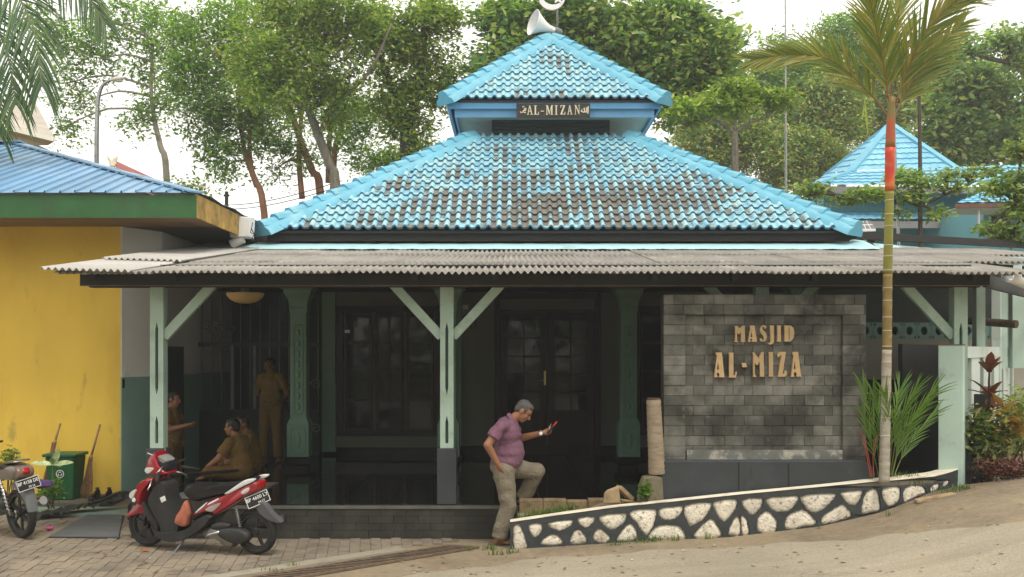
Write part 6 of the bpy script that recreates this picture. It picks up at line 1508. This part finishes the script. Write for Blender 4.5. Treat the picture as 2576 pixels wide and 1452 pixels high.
def plate(root, c, m3, l1, l2, w=.25, h=.125):
    b = MB(); b.obox(c, (w, .004, h), m3); p = b.build('number_plate', mat('plate_black', (.012, .012, .013), .4), root, world=False)
    b = MB(); 
    for s in (-1, 1): b.obox(Vector(c) + m3 @ Vector((0, -.003, s*(h/2-.004))), (w, .003, .006), m3); b.obox(Vector(c) + m3 @ Vector((s*(w/2-.004), -.003, 0)), (.006, .003, h-.012), m3)
    b.build('plate_border', M['white'], p, world=False)
    rot = m3.to_4x4() @ Matrix.Rotation(RAD(90), 4, 'X')
    for t, dz, sz in ((l1, .018, .055), (l2, -.037, .036)):
        text_mesh(t, sz, 'plate_text', M['white'], p, Matrix.Translation(Vector(c) + m3 @ Vector((0 if sz > .05 else .03, -.004, dz))) @ rot, .92)
sc = thing('red_scooter', 'red and black scooter parked on its side stand in front of the porch', 'scooter', (-3.36, 11.17, .018), rot=(RAD(-4), 0, RAD(160.8)))
def SP(zx, zy): return (1.032-.00113*zx, 1.201+.0000704*zx-.000964*zy)
def panel(name, pts, w, m, cy=0, parent=None, sub=3, prof=None, cen=None):
    kw = {'prof': prof} if prof else {}
    return MB().pillow(smooth_poly([SP(*p) for p in pts], sub), w, cy, **kw).build(name, m, parent or sc, smooth=50, world=False)
wheel(sc, .69, .235, .075); wheel(sc, -.70, .245, .085)
flat = ((-1, .94), (-.8, .985), (-.5, 1), (.5, 1), (.8, .985), (1, .94))
panel('front_fender', [(88,930),(110,885),(200,790),(280,742),(330,780),(362,885),(300,880),(230,890),(160,912)], .062, M['redpaint'])
panel('front_shield', [(262,690),(262,620),(300,560),(335,510),(400,468),(485,462),(475,500),(420,560),(365,640),(335,760),(300,765)], .17, M['redpaint'])
panel('turn_signal', [(232,665),(250,605),(325,578),(300,640),(265,690)], .10, M['lens'], .085)
panel('fork_cover', [(330,720),(360,740),(430,860),(505,990),(500,1080),(450,1020),(370,880)], .13, M['dustblack'])
panel('inner_shield', [(395,720),(450,600),(520,520),(600,520),(622,700),(700,840),(748,930),(752,1040),(700,1110),(560,1120),(520,1000),(440,850)], .118, M['dustblack'], prof=flat)
panel('floorboard', [(500,1080),(640,1085),(800,1060),(890,1020),(960,960),(1060,890),(1145,905),(1040,1030),(900,1120),(760,1185),(620,1185),(520,1140)], .165, M['dustblack'], prof=flat)
panel('headlamp_cowl', [(392,400),(402,310),(440,225),(492,182),(512,250),(550,335),(622,415),(600,442),(490,440),(415,425)], .12, M['redpaint'])
panel('headlamp', [(385,385),(405,342),(500,350),(480,388),(425,420)], .10, M['lens'], .03)
panel('dashboard', [(515,225),(560,240),(612,288),(585,318),(545,300)], .085, mat('dash_face', (.22, .22, .21), .3, .3, 40), .0)
panel('dash_shroud', [(520,270),(600,320),(628,300),(622,400),(560,345)], .10, M['black'])
b = MB(); b.tube([(SP(560,330)[0], -.33, SP(560,330)[1]-.0), (SP(580,360)[0], -.10, SP(580,360)[1]+.01), (SP(580,360)[0], .10, SP(580,360)[1]+.01), (SP(600,400)[0], .22, SP(600,400)[1])], .011, 8); b.build('handlebar', M['alu'], sc, smooth=True, world=False)
for s in (-1, 1):
    a = (SP(600,400)[0], s*.20, SP(600,400)[1]); c = (SP(690,505)[0], s*.36, SP(690,505)[1]+.04); MB().tube([a, c], .018, 10).build('grip', M['rubber'], sc, smooth=True, world=False)
    q = [(SP(525,455)[0], s*.19, SP(525,455)[1]), (SP(560,480)[0], s*.26, SP(560,480)[1]), (SP(575,520)[0], s*.31, SP(575,520)[1]), (SP(570,560)[0], s*.34, SP(570,560)[1])]; MB().tube(q, .008, 6).build('brake_lever', M['steel'], sc, smooth=True, world=False)
    MB().tube([(SP(500,230)[0], s*.08, SP(500,230)[1]), (SP(450,185)[0], s*.15, SP(450,178)[1])], .008, 6).build('mirror_stub', M['steel'], sc, world=False)
panel('seat', [(806,650),(812,595),(850,562),(960,566),(1080,592),(1160,572),(1320,560),(1440,540),(1530,505),(1560,520),(1440,600),(1300,660),(1120,690),(960,735),(870,722)], .135, M['seat'])
panel('rear_body', [(850,715),(960,730),(1120,690),(1300,655),(1400,640),(1250,760),(1080,860),(960,930),(880,960),(860,880)], .105, M['dustblack'])
panel('tail_panel', [(882,910),(960,832),(1080,742),(1290,662),(1350,640),(1500,580),(1600,540),(1612,600),(1600,645),(1500,692),(1350,790),(1150,900),(1110,882),(1050,862)], .135, M['redpaint'])
for s in (1, -1):
    panel('stripe', [(950,865),(1000,815),(1090,745),(1080,765),(1010,830)], .004, M['white'], s*.136)
    panel('badge', [(1095,775),(1125,750),(1215,705),(1210,725),(1130,765)], .004, M['white'], s*.1365)
    panel('graphic', [(1065,830),(1130,790),(1240,755),(1200,810),(1135,852)], .004, mat('grey_graphic', (.35, .30, .29), .4) if s > 0 else bpy.data.materials['grey_graphic'], s*.1355)
    panel('tail_signal', [(1465,650),(1490,620),(1555,592),(1545,640),(1490,668)], .012, M['lens'], s*.128)
    panel('grab_rail', [(1285,655),(1330,625),(1450,545),(1530,505),(1622,498),(1600,530),(1500,575),(1400,625),(1320,662)], .014, mat('white_rail', (.6, .6, .59), .35) if s > 0 else bpy.data.materials['white_rail'], s*.125)
panel('tail_light', [(1590,550),(1625,545),(1618,620),(1590,640)], .07, M['redlens'])
panel('rear_mudguard', [(1540,780),(1640,780),(1720,900),(1818,990),(1800,1008),(1700,978),(1600,900)], .042, M['dark_grey'], prof=flat)
a, c = SP(1380, 830), SP(1415, 1040)
for s in (1,):
    b = MB(); n = 60; pth = []
    for k in range(n+1):
        t = k/n; an = t*2*math.pi*8; x_, z_ = lerp(a[0], c[0], t), lerp(a[1], c[1], t); pth.append((x_ + .02*math.cos(an), .085 + .02*math.sin(an), z_))
    b.tube(pth, .005, 5); b.tube([(a[0], .085, a[1]+.02), (c[0], .085, c[1]-.02)], .010, 6); b.build('shock_absorber', M['alu'], sc, smooth=True, world=False)
panel('air_box', [(1110,1010),(1200,972),(1305,990),(1320,1030),(1220,1060),(1130,1050)], .05, M['dustblack'], .09)
panel('drive_cover', [(1180,1060),(1300,1035),(1440,1050),(1515,1105),(1510,1175),(1420,1215),(1320,1195),(1200,1120)], .055, M['dustblack'], .10)
panel('engine', [(960,1060),(1100,1020),(1250,1050),(1330,1150),(1300,1270),(1230,1260),(1120,1180),(980,1150)], .08, M['alu'], .0)
b = MB(); q = [SP(1070, 1140), SP(1100, 1105), SP(1160, 1090), SP(1220, 1075)]; b.tube([(p[0], .145, p[1]) for p in q], [.012, .012, .013, .016], 8); b.build('kick_starter', M['steel'], sc, smooth=True, world=False)
a, c = SP(790, 1180), SP(745, 1362); b = MB(); b.tube([(a[0], .10, a[1]), (c[0], .21, .012)], [.012, .009], 7); b.tube([(c[0]-.03, .21, .008), (c[0]+.03, .22, .008)], .012, 6); b.build('side_stand', M['grey'], sc, world=False)
b = MB()
for s in (-1, 1): b.tube([(.69, s*.055, .235), (SP(360,760)[0], s*.055, SP(360,760)[1])], .016, 8)
b.build('fork', M['dustblack'], sc, smooth=True, world=False)
b = MB(); b.tube([(-.35, -.12, .20), (-.55, -.14, .22), (-.95, -.15, .36)], [.03, .05, .045], 10); b.build('exhaust', M['dustblack'], sc, smooth=True, world=False)
panel('cloth', [(850,722),(885,860),(860,950),(832,1020),(720,985),(735,900),(790,820)], .05, mat('orange_cloth', (.40, .13, .075), .85, .25, 14, .5, 40), .10)
panel('sticker', [(552,690),(606,668),(620,722),(568,748)], .004, M['white'], .121, sub=1)
panel('small_badge', [(262,690),(285,670),(305,700),(290,725),(268,720)], .004, M['white'], .172, sub=2)
mp = Matrix.Rotation(RAD(62), 3, 'Z')   # plate faces backwards and to the rider's left
cx, cz = SP(1580, 738)
m3 = Matrix.Rotation(RAD(-90), 3, 'Z') @ Matrix.Identity(3)
# plate local x axis along scooter -y..+y; tipped back and swung to the left side
m3 = (Matrix.Rotation(RAD(-90-38), 3, 'Z') @ Matrix.Rotation(RAD(-14), 3, 'X') @ Matrix.Rotation(RAD(-16), 3, 'Y'))
m3 = Matrix.Rotation(RAD(180), 3, 'Z') @ (Matrix.Rotation(RAD(50), 3, 'Z')) @ Matrix.Rotation(RAD(-16), 3, 'Y') @ Matrix.Rotation(RAD(-12), 3, 'X')
plate(sc, (cx - .01, .045, cz), m3, 'BP 4600 LY', '04·17')

mc = thing('bronze_motorcycle', 'bronze and black motorcycle parked at the left edge, rear wheel towards the paving', 'motorcycle', (-5.62, 11.88, .018), rot=(RAD(-5), 0, math.atan2(.6, -.8)))
wheel(mc, 0, .285, .085, spokes=6); wheel(mc, 1.24, .285, .08, spokes=6)
def lp_(name, pts, w, m, cy=0, sub=3, prof=None):
    kw = {'prof': prof} if prof else {}
    return MB().pillow(smooth_poly(pts, sub), w, cy, **kw).build(name, m, mc, smooth=50, world=False)
lp_('tail_cowl', [(-.18, .80), (-.10, .86), (.15, .84), (.55, .78), (.75, .70), (.70, .58), (.45, .62), (.10, .68), (-.12, .70)], .115, M['bronze'])
lp_('seat', [(-.06, .85), (.20, .86), (.60, .81), (.95, .80), (.98, .76), (.60, .75), (.10, .80)], .12, M['seat'])
lp_('tail_light', [(-.205, .79), (-.165, .84), (-.10, .84), (-.11, .72), (-.185, .72)], .095, mat('smoked_lens', (.18, .13, .10), .15))
lp_('stop_lamp', [(-.215, .79), (-.19, .825), (-.16, .825), (-.16, .745), (-.20, .75)], .042, M['redlens'])
for s in (-1, 1): lp_('turn_lamp', [(-.20, .765), (-.18, .79), (-.15, .79), (-.15, .74), (-.185, .74)], .018, M['amber'], s*.075)
lp_('tail_rack', [(-.14, .90), (-.10, .915), (.12, .89), (.12, .875), (-.10, .895)], .10, M['alu'])
lp_('rear_fender', [(-.14, .70), (-.02, .68), (.06, .62), (-.10, .56), (-.22, .44), (-.27, .34), (-.285, .35), (-.25, .52), (-.19, .66)], .06, M['grey'], prof=flat)
plate(mc, (-.262, .02, .655), Matrix.Rotation(RAD(-90), 3, 'Z') @ Matrix.Rotation(RAD(-14), 3, 'X') @ Matrix.Rotation(RAD(-7), 3, 'Y'), 'BP 4158 DE', '03·16', .27, .13)
for s in (-1, 1):
    b = MB(); n = 60; pth = [(lerp(.16, .02, k/n) + .02*math.cos(k/n*50), s*.12 + .02*math.sin(k/n*50), lerp(.66, .33, k/n)) for k in range(n+1)]; b.tube(pth, .005, 5); b.tube([(.17, s*.12, .69), (.01, s*.12, .29)], .011, 6); b.build('shock_absorber', M['steel'], mc, smooth=True, world=False)
    MB().bar((0, s*.075, .285), (.50, s*.075, .33), .025, .045).build('swing_arm', M['dustblack'], mc, world=False)
b = MB(); b.lathe([(.001, 0), (.05, 0), (.055, .03), (.055, .30), (.03, .52)], (-.20, -.17, .42), 14, Vector((.95, .05, -.18)).to_track_quat('Z', 'Y').to_matrix()); b.lathe([(.056, -.002), (.058, .02), (.03, .0), (.02, .03), (.001, .03)], (-.20, -.17, .42), 14, Vector((.95, .05, -.18)).to_track_quat('Z', 'Y').to_matrix()); b.build('exhaust', M['steel'], mc, smooth=40, world=False)
lp_('engine', [(.45, .22), (.85, .22), (.95, .40), (.85, .52), (.50, .50)], .12, M['alu'])
lp_('frame_cover', [(.55, .75), (.95, .78), (1.05, .62), (.90, .45), (.60, .52)], .09, M['bronze'])
lp_('leg_shield', [(.98, .90), (1.10, .88), (1.12, .60), (1.0, .40), (.93, .45), (1.0, .65)], .16, M['bronze'])
lp_('headset', [(1.0, .98), (1.08, 1.04), (1.16, .98), (1.14, .88), (1.02, .88)], .11, M['redpaint'])
MB().tube([(.95, -.34, 1.02), (1.02, -.2, 1.0), (1.03, .2, 1.0), (.95, .34, 1.02)], .014, 8).build('handlebar', M['black'], mc, smooth=True, world=False)
b = MB()
for s in (-1, 1): b.tube([(1.24, s*.06, .285), (1.10, s*.06, .80)], .016, 8)
b.build('fork', M['steel'], mc, smooth=True, world=False)
pc = mc.matrix_basis @ Vector((-.02, -.24, .62)); lumpy('purple_cloth', 'purple cloth tucked behind the motorcycle tail', 'cloth', (pc.x, pc.y, .62), (.15, .08, .055), mat('purple_cloth', (.09, .05, .16), .85, .3, 10), .12, 5)
# ------------------------------------------------------------------ people
def cap_prim(b, p0, p1, r0, r1, flat=False, seg=14):
    p0, p1 = Vector(p0), Vector(p1); d = p1 - p0; L = d.length; d = d.normalized() if L > 1e-6 else Vector((0, 0, 1))
    m = d.to_track_quat('Z', 'Y').to_matrix(); pr = []
    if flat: pr = [(1e-4, 0), (r0, 0), (lerp(r0, r1, .5), L/2), (r1, L), (1e-4, L)]
    else:
        for k in range(5): a = math.pi/2*k/4; pr.append((max(1e-4, r0*math.sin(a)), -r0*math.cos(a)))
        for k in range(5): a = math.pi/2*k/4; pr.append((max(1e-4, r1*math.cos(a)), L + r1*math.sin(a)))
    b.lathe(pr, p0, seg, m)
def blob(name, prims, voxel, material, parent, smooth=5, cuts=(), wrinkle=0, wf=30, seed=0):
    b = MB()
    for p in prims:
        if p[0] == 'c': cap_prim(b, *p[1:])
        elif p[0] == 'f': cap_prim(b, *p[1:], flat=True)
        elif p[0] == 'e': b.ell(p[1], p[2], 18, 12, p[3] if len(p) > 3 else None)
    tmp = b.build(name, material, None, world=False)
    md = tmp.modifiers.new('r', 'REMESH'); md.mode = 'VOXEL'; md.voxel_size = voxel
    ms = tmp.modifiers.new('s', 'SMOOTH'); ms.factor = .5; ms.iterations = smooth
    bpy.context.view_layer.update()
    me = bpy.data.meshes.new_from_object(tmp.evaluated_get(bpy.context.evaluated_depsgraph_get())); bpy.data.objects.remove(tmp, do_unlink=True)
    if cuts:
        bm = bmesh.new(); bm.from_mesh(me)
        for co, no in cuts: bmesh.ops.bisect_plane(bm, geom=bm.verts[:] + bm.edges[:] + bm.faces[:], plane_co=co, plane_no=no, clear_outer=True)
        bm.to_mesh(me); bm.free()
    if wrinkle:
        n = len(me.vertices); co = np.empty(n*3, np.float32); me.vertices.foreach_get('co', co); co = co.reshape(-1, 3)
        no = np.empty(n*3, np.float32); me.vertex_normals.foreach_get('vector', no); no = no.reshape(-1, 3)
        r = np.random.default_rng(seed); h = np.zeros(n)
        for k in range(7):
            f = r.normal(size=3)*wf*np.array([.7, .7, 1.2]); ph = r.uniform(0, 6.28); f2 = r.normal(size=3)*wf*.3
            h += np.sin(co @ f + ph + 1.5*np.sin(co @ f2)) * r.uniform(.4, 1)
        h = np.sign(h)*np.abs(h)**1.2
        co += no*(h/4*wrinkle)[:, None]; me.vertices.foreach_set('co', co.astype(np.float32).ravel())
    me.name = name; me.materials.clear(); me.materials.append(material)
    me.polygons.foreach_set('use_smooth', [True]*len(me.polygons)); me.update()
    return obj(name, me, parent)
SK = {'a': mat('brown_skin', (.27, .125, .066), .5, .12, 8, .1, 90), 'b': mat('deep_brown_skin', (.19, .085, .045), .5, .12, 8)}
M['hair'] = mat('black_hair', (.012, .011, .010), .55, .3, 40, .4, 160); M['greyhair'] = mat('greying_hair', (.07, .066, .062), .7, .5, 60, .6, 160)
def cloth(name, col, fine=0, fc=None):
    m, t, b, out = newmat(name); pos = N(t, 'TexCoord').outputs['Object']
    c = ramp(t, noise(t, 9, 4, .6, pos), [(.3, tuple(k*.86 for k in col)), (.7, tuple(k*1.1 for k in col))])
    if fine:
        ck = N(t, 'TexChecker'); ck.inputs['Scale'].default_value = fine; ck.inputs[1].default_value = (1, 1, 1, 1); ck.inputs[2].default_value = (0, 0, 0, 1); t.links.new(pos, ck.inputs[0])
        c = mixc(t, math_(t, 'MULTIPLY', ck.outputs['Fac'], .45), c, fc)
    t.links.new(c, b.inputs['Base Color']); b.inputs['Roughness'].default_value = .85; b.inputs['Specular IOR Level'].default_value = .2
    bump(t, b, noise(t, 17, 5, .6, pos, 1.2), .8, .03); return m
CL = {'pink': cloth('pink_check_shirt', (.15, .062, .10), 110, (.28, .18, .23)), 'beige': cloth('beige_trousers', (.20, .172, .125)), 'khaki': cloth('khaki_uniform', (.17, .105, .03)), 'khaki2': cloth('khaki_trousers', (.155, .092, .027))}
def hand(prims, w, d, nrm, curl=.6, spread=.012, k=1.0, thumb=1):
    """palm and five fingers from wrist w along d; fingers curl towards nrm"""
    d = Vector(d).normalized(); nrm = Vector(nrm); nrm = (nrm - d*nrm.dot(d)).normalized(); s = d.cross(nrm); w = Vector(w)
    pc = w + d*.045*k; prims.append(('e', pc, (.042*k, .018*k, .05*k), Matrix((s, nrm, d)).transposed()))
    for i, (o, l) in enumerate(((-.030, .068), (-.010, .078), (.010, .074), (.029, .058))):
        p0 = w + d*.082*k + s*o*k; a1, a2 = curl*.8, curl*1.7
        p1 = p0 + (d*math.cos(a1) + nrm*math.sin(a1))*l*.5*k; p2 = p1 + (d*math.cos(a2) + nrm*math.sin(a2))*l*.5*k
        prims.append(('c', p0 - d*.012, p1, .0095*k, .0085*k)); prims.append(('c', p1, p2, .0085*k, .007*k))
    t0 = w + d*.03*k - s*.03*k*thumb; t1 = t0 + (d*.6 - s*.5*thumb + nrm*.5).normalized()*.035*k; t2 = t1 + (d*.9 + nrm*.4).normalized()*.03*k
    prims.append(('c', t0, t1, .012*k, .010*k)); prims.append(('c', t1, t2, .010*k, .008*k))
def foot(prims, ank, d, k=1.0):
    d = Vector(d).normalized(); a = Vector(ank); g_ = a + Vector((0, 0, -.062)); s = d.cross(Vector((0, 0, 1)))
    prims.append(('c', a, g_ - d*.035 + Vector((0, 0, .022)), .036, .034)); prims.append(('c', a, g_ + d*.09 + Vector((0, 0, .012)), .036, .026)); prims.append(('e', g_ + d*.10 + Vector((0, 0, .014)), (.055, .042, .022), Matrix((d, s, Vector((0, 0, 1)))).transposed()))
    for i in range(5): prims.append(('c', g_ + d*(.13 - .008*i) + s*(.032 - .016*i), g_ + d*(.168 - .012*i) + s*(.034 - .017*i) + Vector((0, 0, -.002)), .011 - .0012*i, .009 - .001*i))
def head(prims, hair, feat, c, fwd, up, k=1.0, bald=0):
    f = Vector(fwd).normalized(); u = (Vector(up) - f*Vector(up).dot(f)).normalized(); s = f.cross(u); c = Vector(c); R = Matrix((f, s, u)).transposed()
    q = lambda a, b_, d: c + f*a*k + s*b_*k + u*d*k
    prims += [('e', q(-.008, 0, .025), (.098*k, .078*k, .092*k), R), ('e', q(.022, 0, -.035), (.070*k, .062*k, .078*k), R), ('e', q(.040, 0, -.082), (.042*k, .042*k, .034*k), R),
              ('c', q(.086, 0, .012), q(.104, 0, -.028), .010*k, .016*k), ('c', q(.07, -.03, .03), q(.07, .03, .03), .018*k, .018*k), ('c', q(.08, -.018, -.060), q(.08, .018, -.060), .011*k, .011*k)]
    for z in (-1, 1):
        prims.append(('e', q(-.005, z*.079, -.008), (.020*k, .010*k, .032*k), R)); prims.append(('e', q(.055, z*.035, -.025), (.026*k, .022*k, .024*k), R))
        feat.append(('e', q(.083, z*.031, .006), (.008*k, .015*k, .006*k), R)); feat.append(('c', q(.091, z*.016, .028), q(.082, z*.05, .030), .005*k, .004*k))
    feat.append(('c', q(.090, -.022, -.061), q(.090, .022, -.061), .0035*k, .0035*k))
    hair += [('e', q(-.022, 0, .042), (.093*k, .083*k, .085*k), R), ('e', q(-.055, 0, -.005), (.056*k, .072*k, .065*k), R), ('e', q(.022, 0, .075), (.060*k, .066*k, .045*k), R)]
    for z in (-1, 1): hair.append(('e', q(.018, z*.070, .022), (.020*k, .012*k, .032*k), R))
def person(name, label, loc, rotz, J, shirt, trouser, skin, hairm, voxel=.012, build=1.0, hem=None, cat='person', belt=False, wr=.006, bx=1.0, leg=1.0):
    root = thing(name, label, cat, loc, rotz); V = {k: Vector(v) for k, v in J.items() if not isinstance(v, (int, float)) and k not in ('hands',)}
    sk, hr, ft = [], [], []
    head(sk, hr, ft, V['head'], V['face'], V['up'], J.get('hk', 1.0))
    sk += [('c', V['neck'], V['head'] - V['up'].normalized()*.05 - V['face'].normalized()*.02, .058, .055), ('e', V['chest'], (.11*build, .15*build, .17)), ('e', V['belly'], (.11*build, .14*build, .16)), ('e', V['pelvis'], (.11, .14, .11)), ('c', V['belly'], V['chest'], .10, .10), ('c', V['pelvis'], V['belly'], .10, .10), ('c', V['chest'], V['neck'], .10, .06)]
    for s in 'LR':
        sk += [('c', V['neck'] - Vector((0, 0, .05)), V['sh'+s], .06, .055), ('c', V['sh'+s], V['el'+s], .054, .045), ('c', V['el'+s], V['wr'+s], .047, .030), ('c', V['pelvis'], V['hip'+s], .09, .085), ('c', V['hip'+s], V['kn'+s], .082, .056), ('c', V['kn'+s], V['an'+s], .056, .036)]
        if 'hd'+s in V: hand(sk, V['wr'+s], V['hd'+s], V['hn'+s], J.get('cu'+s, .6), thumb=J.get('th'+s, 1))
        else: sk.append(('e', V['wr'+s], (.035, .035, .05)))
        foot(sk, V['an'+s], V['ft'+s])
    blob('body', sk, voxel*.62, skin, root, 2)
    blob('hair', hr, voxel*.8, hairm, root, 2, wrinkle=.002, wf=120)
    blob('facial_features', ft, .003, M['hair'], root, 1)
    P_ = [('e', V['chest'], (.135*build*bx, .185*build, .19)), ('e', V['belly'], (.155*build*bx, .175*build, .20)), ('c', V['belly'], V['chest'], .135*build, .13), ('e', V['pelvis']*.6 + V['belly']*.4, (.158*build*bx, .178*build, .14)), ('c', V['chest'] + Vector((0, 0, .06)), V['neck'] - Vector((0, 0, .045)), .13, .072)]
    for s in 'LR':
        e_ = V['sh'+s].lerp(V['el'+s], J.get('slv', .68)); P_ += [('c', V['neck'] - Vector((0, 0, .07)), V['sh'+s], .075, .075), ('f', V['sh'+s], e_, .070, .080), ('e', V['sh'+s], (.074, .074, .074))]
    blob('shirt', P_, voxel, shirt, root, 4, cuts=hem or (), wrinkle=wr, wf=26, seed=3)
    # collar
    nk = V['neck']; hd = (V['head'] - nk).normalized(); mC = hd.to_track_quat('Z', 'Y').to_matrix()
    MB().lathe([(.082, -.02), (.074, .022), (.080, .026), (.094, -.012)], nk + hd*.0, 18, mC).build('collar', shirt, root, smooth=True, world=False)
    T_ = [('e', V['pelvis'], (.145*build*bx, .165*build, .13))]
    for s in 'LR':
        T_ += [('c', V['pelvis'], V['hip'+s], .115*leg, .108*leg), ('c', V['hip'+s], V['kn'+s], .108*leg, .082*leg), ('f', V['kn'+s], V['an'+s] + Vector((0, 0, .0)), .080*leg, .080*leg), ('e', V['kn'+s], (.082*leg, .08*leg, .082*leg))]
    blob('trousers', T_, voxel, trouser, root, 4, wrinkle=wr*1.1, wf=22, seed=8)
    if belt:
        MB().lathe([(.150*build, -.018), (.158*build, -.018), (.158*build, .018), (.150*build, .018)], V['pelvis']*.55 + V['belly']*.45 - Vector((0, 0, .0)), 24, Matrix.Diagonal((.98, 1.08, 1))).build('belt', M['black'], root, smooth=40, world=False)
    return root
# man stepping up, phone in hand
man = person('person', 'man in pink check shirt and beige trousers stepping up while looking at a phone', (X(1256, 11.6), 11.6, .0), 0, dict(
    head=(.272, -.01, 1.490), face=(.74, -.16, -.62), up=(.62, 0, .78), neck=(.150, 0, 1.395), chest=(.085, 0, 1.235), belly=(.105, 0, 1.03), pelvis=(.055, 0, .865),
    shL=(.125, .185, 1.325), elL=(.235, .235, 1.165), wrL=(.495, .13, 1.238), hdL=(.9, -.1, .25), hnL=(-.1, -.75, .5), cuL=1.25, thL=-1,
    shR=(.015, -.195, 1.325), elR=(-.125, -.265, 1.135), wrR=(-.015, -.225, .925), hdR=(.35, .15, -.9), hnR=(.5, .6, .2), cuR=.5,
    hipL=(.085, .10, .85), knL=(.425, .22, .785), anL=(.275, .32, .475), ftL=(1, .05, 0), hipR=(.05, -.10, .84), knR=(.105, -.105, .46), anR=(.000, -.10, .085), ftR=(1, -.12, 0), slv=.62),
    CL['pink'], CL['beige'], SK['a'], M['greyhair'], .0105, 1.04, hem=[((0, 0, .835), (0, 0, -1))], wr=.011, bx=1.09, leg=1.15)
ph = thing('mobile_phone', 'dark flip phone with red edge in the hand of the man in pink', 'phone', (X(1256, 11.6) + .575, 11.6 + .10, 1.27))
q0 = Vector((X(1256, 11.6) + .575, 11.69, 1.275)); mph = Matrix.Rotation(RAD(-48), 3, 'Y')
MB().obox(q0 + Vector((.004, -.02, .004)), (.125, .05, .018), mph).build('body', M['black'], ph, bevel=.004)
MB().obox(q0 + Vector((.052, -.02, .066)), (.075, .046, .014), mph).build('red_cover', mat('red_plastic', (.62, .03, .02), .35), ph, bevel=.004)
MB().obox(q0 + Vector((-.004, -.034, .036)), (.075, .030, .006), Matrix.Rotation(RAD(-70), 3, 'Y')).build('flip', M['steel'], ph)
wt = thing('wrist_watch', 'bright metal wrist watch on the outstretched arm', 'watch', (X(1256, 11.6) + .46, 11.72, 1.23))
wr_ = Vector((X(1256, 11.6) + .47, 11.6 + .14, 1.234)); dw = Vector((.26, -.105, .073)).normalized()
MB().lathe([(.033, -.011), (.037, -.011), (.037, .011), (.033, .011), (.033, -.011)], wr_, 18, dw.to_track_quat('Z', 'Y').to_matrix()).build('strap', M['steel'], wt, smooth=40)
MB().lathe([(.001, .008), (.019, .008), (.021, 0), (.001, 0)], wr_ + Vector((0, -.037, .0)), 16, Vector((0, -1, .1)).to_track_quat('Z', 'Y').to_matrix()).build('face', M['white'], wt)
STAND = dict(head=(.03, 0, 1.53), face=(1, 0, -.05), up=(0, 0, 1), neck=(0, 0, 1.40), chest=(.0, 0, 1.23), belly=(.02, 0, 1.04), pelvis=(0, 0, .90), shL=(0, .165, 1.335), elL=(-.05, .25, 1.10), wrL=(-.13, .10, .97), shR=(0, -.165, 1.335), elR=(-.05, -.25, 1.10), wrR=(-.13, -.10, .97),
    hipL=(0, .09, .88), knL=(.02, .11, .48), anL=(0, .13, .085), ftL=(1, .3, 0), hipR=(0, -.09, .88), knR=(.02, -.11, .48), anR=(0, -.13, .085), ftR=(1, -.3, 0))
d1 = dict(STAND); d1['face'] = (.9, -.35, -.12); d1['head'] = (.03, -.01, 1.53)
person('person', 'standing man in khaki uniform with hands behind his back on the porch', (X(682, 16.35), 16.35, FZ), RAD(-102), d1, CL['khaki'], CL['khaki2'], SK['b'], M['hair'], .014, 1.0, [((0, 0, .90), (0, 0, -1))], belt=True)
d2 = dict(STAND); d2.update(elR=(.07, -.25, 1.10), wrR=(.30, -.16, 1.16), hdR=(1, .15, .1), hnR=(0, .6, .6), elL=(.02, .26, 1.09), wrL=(.05, .25, .86))
person('person', 'man in khaki standing half hidden behind the left porch post, hand raised', (X(432, 15.2), 15.2, -.08), RAD(-8), d2, CL['khaki'], CL['khaki2'], SK['a'], M['hair'], .014, .98, [((0, 0, .90), (0, 0, -1))], belt=True)
SIT = dict(head=(.13, 0, .715), face=(1, .1, -.02), up=(.0, 0, 1), neck=(.075, 0, .585), chest=(.04, 0, .43), belly=(.0, 0, .25), pelvis=(-.02, 0, .12), shL=(.065, .195, .53), elL=(.19, .27, .31), wrL=(.37, .24, .19), hdL=(.7, -.1, -.7), hnL=(-.5, 0, -.6), shR=(.065, -.195, .53), elR=(.17, -.27, .31), wrR=(.33, -.20, .20),
    hipL=(.02, .10, .115), knL=(.34, .28, .13), anL=(.36, -.08, .075), ftL=(.6, -.8, 0), hipR=(.02, -.10, .115), knR=(.34, -.28, .13), anR=(.42, .10, .075), ftR=(.8, .6, 0), slv=.75)
person('person', 'seated man in khaki with his back turned, cross-legged on the porch floor', (X(606, 14.15), 14.15, FZ), RAD(167), dict(SIT), CL['khaki'], CL['khaki2'], SK['a'], M['hair'], .012, 1.06, [((0, 0, .155), (0, 0, -1))], belt=False)
d3 = dict(SIT); d3['face'] = (1, .25, -.05)
person('person', 'second seated man in khaki behind the cross-legged man, face towards the road', (X(632, 14.95), 14.95, FZ), RAD(-155), d3, CL['khaki'], CL['khaki2'], SK['b'], M['hair'], .014, 1.0, [((0, 0, .155), (0, 0, -1))])
# ------------------------------------------------------------------ humid air
hz = MB().box(-60, 60, -22, 70, -1.2, 14.5).build('haze', None); hz.data.materials.clear()
mh = bpy.data.materials.new('humid_air'); mh.use_nodes = True; th = mh.node_tree; th.nodes.clear()
pv = th.nodes.new('ShaderNodeVolumePrincipled'); pv.inputs['Color'].default_value = (.95, .97, .96, 1); pv.inputs['Density'].default_value = .0016; pv.inputs['Anisotropy'].default_value = .2
oh = th.nodes.new('ShaderNodeOutputMaterial'); th.links.new(pv.outputs[0], oh.inputs['Volume'])
hz.data.materials.append(mh); hz['kind'] = 'stuff'
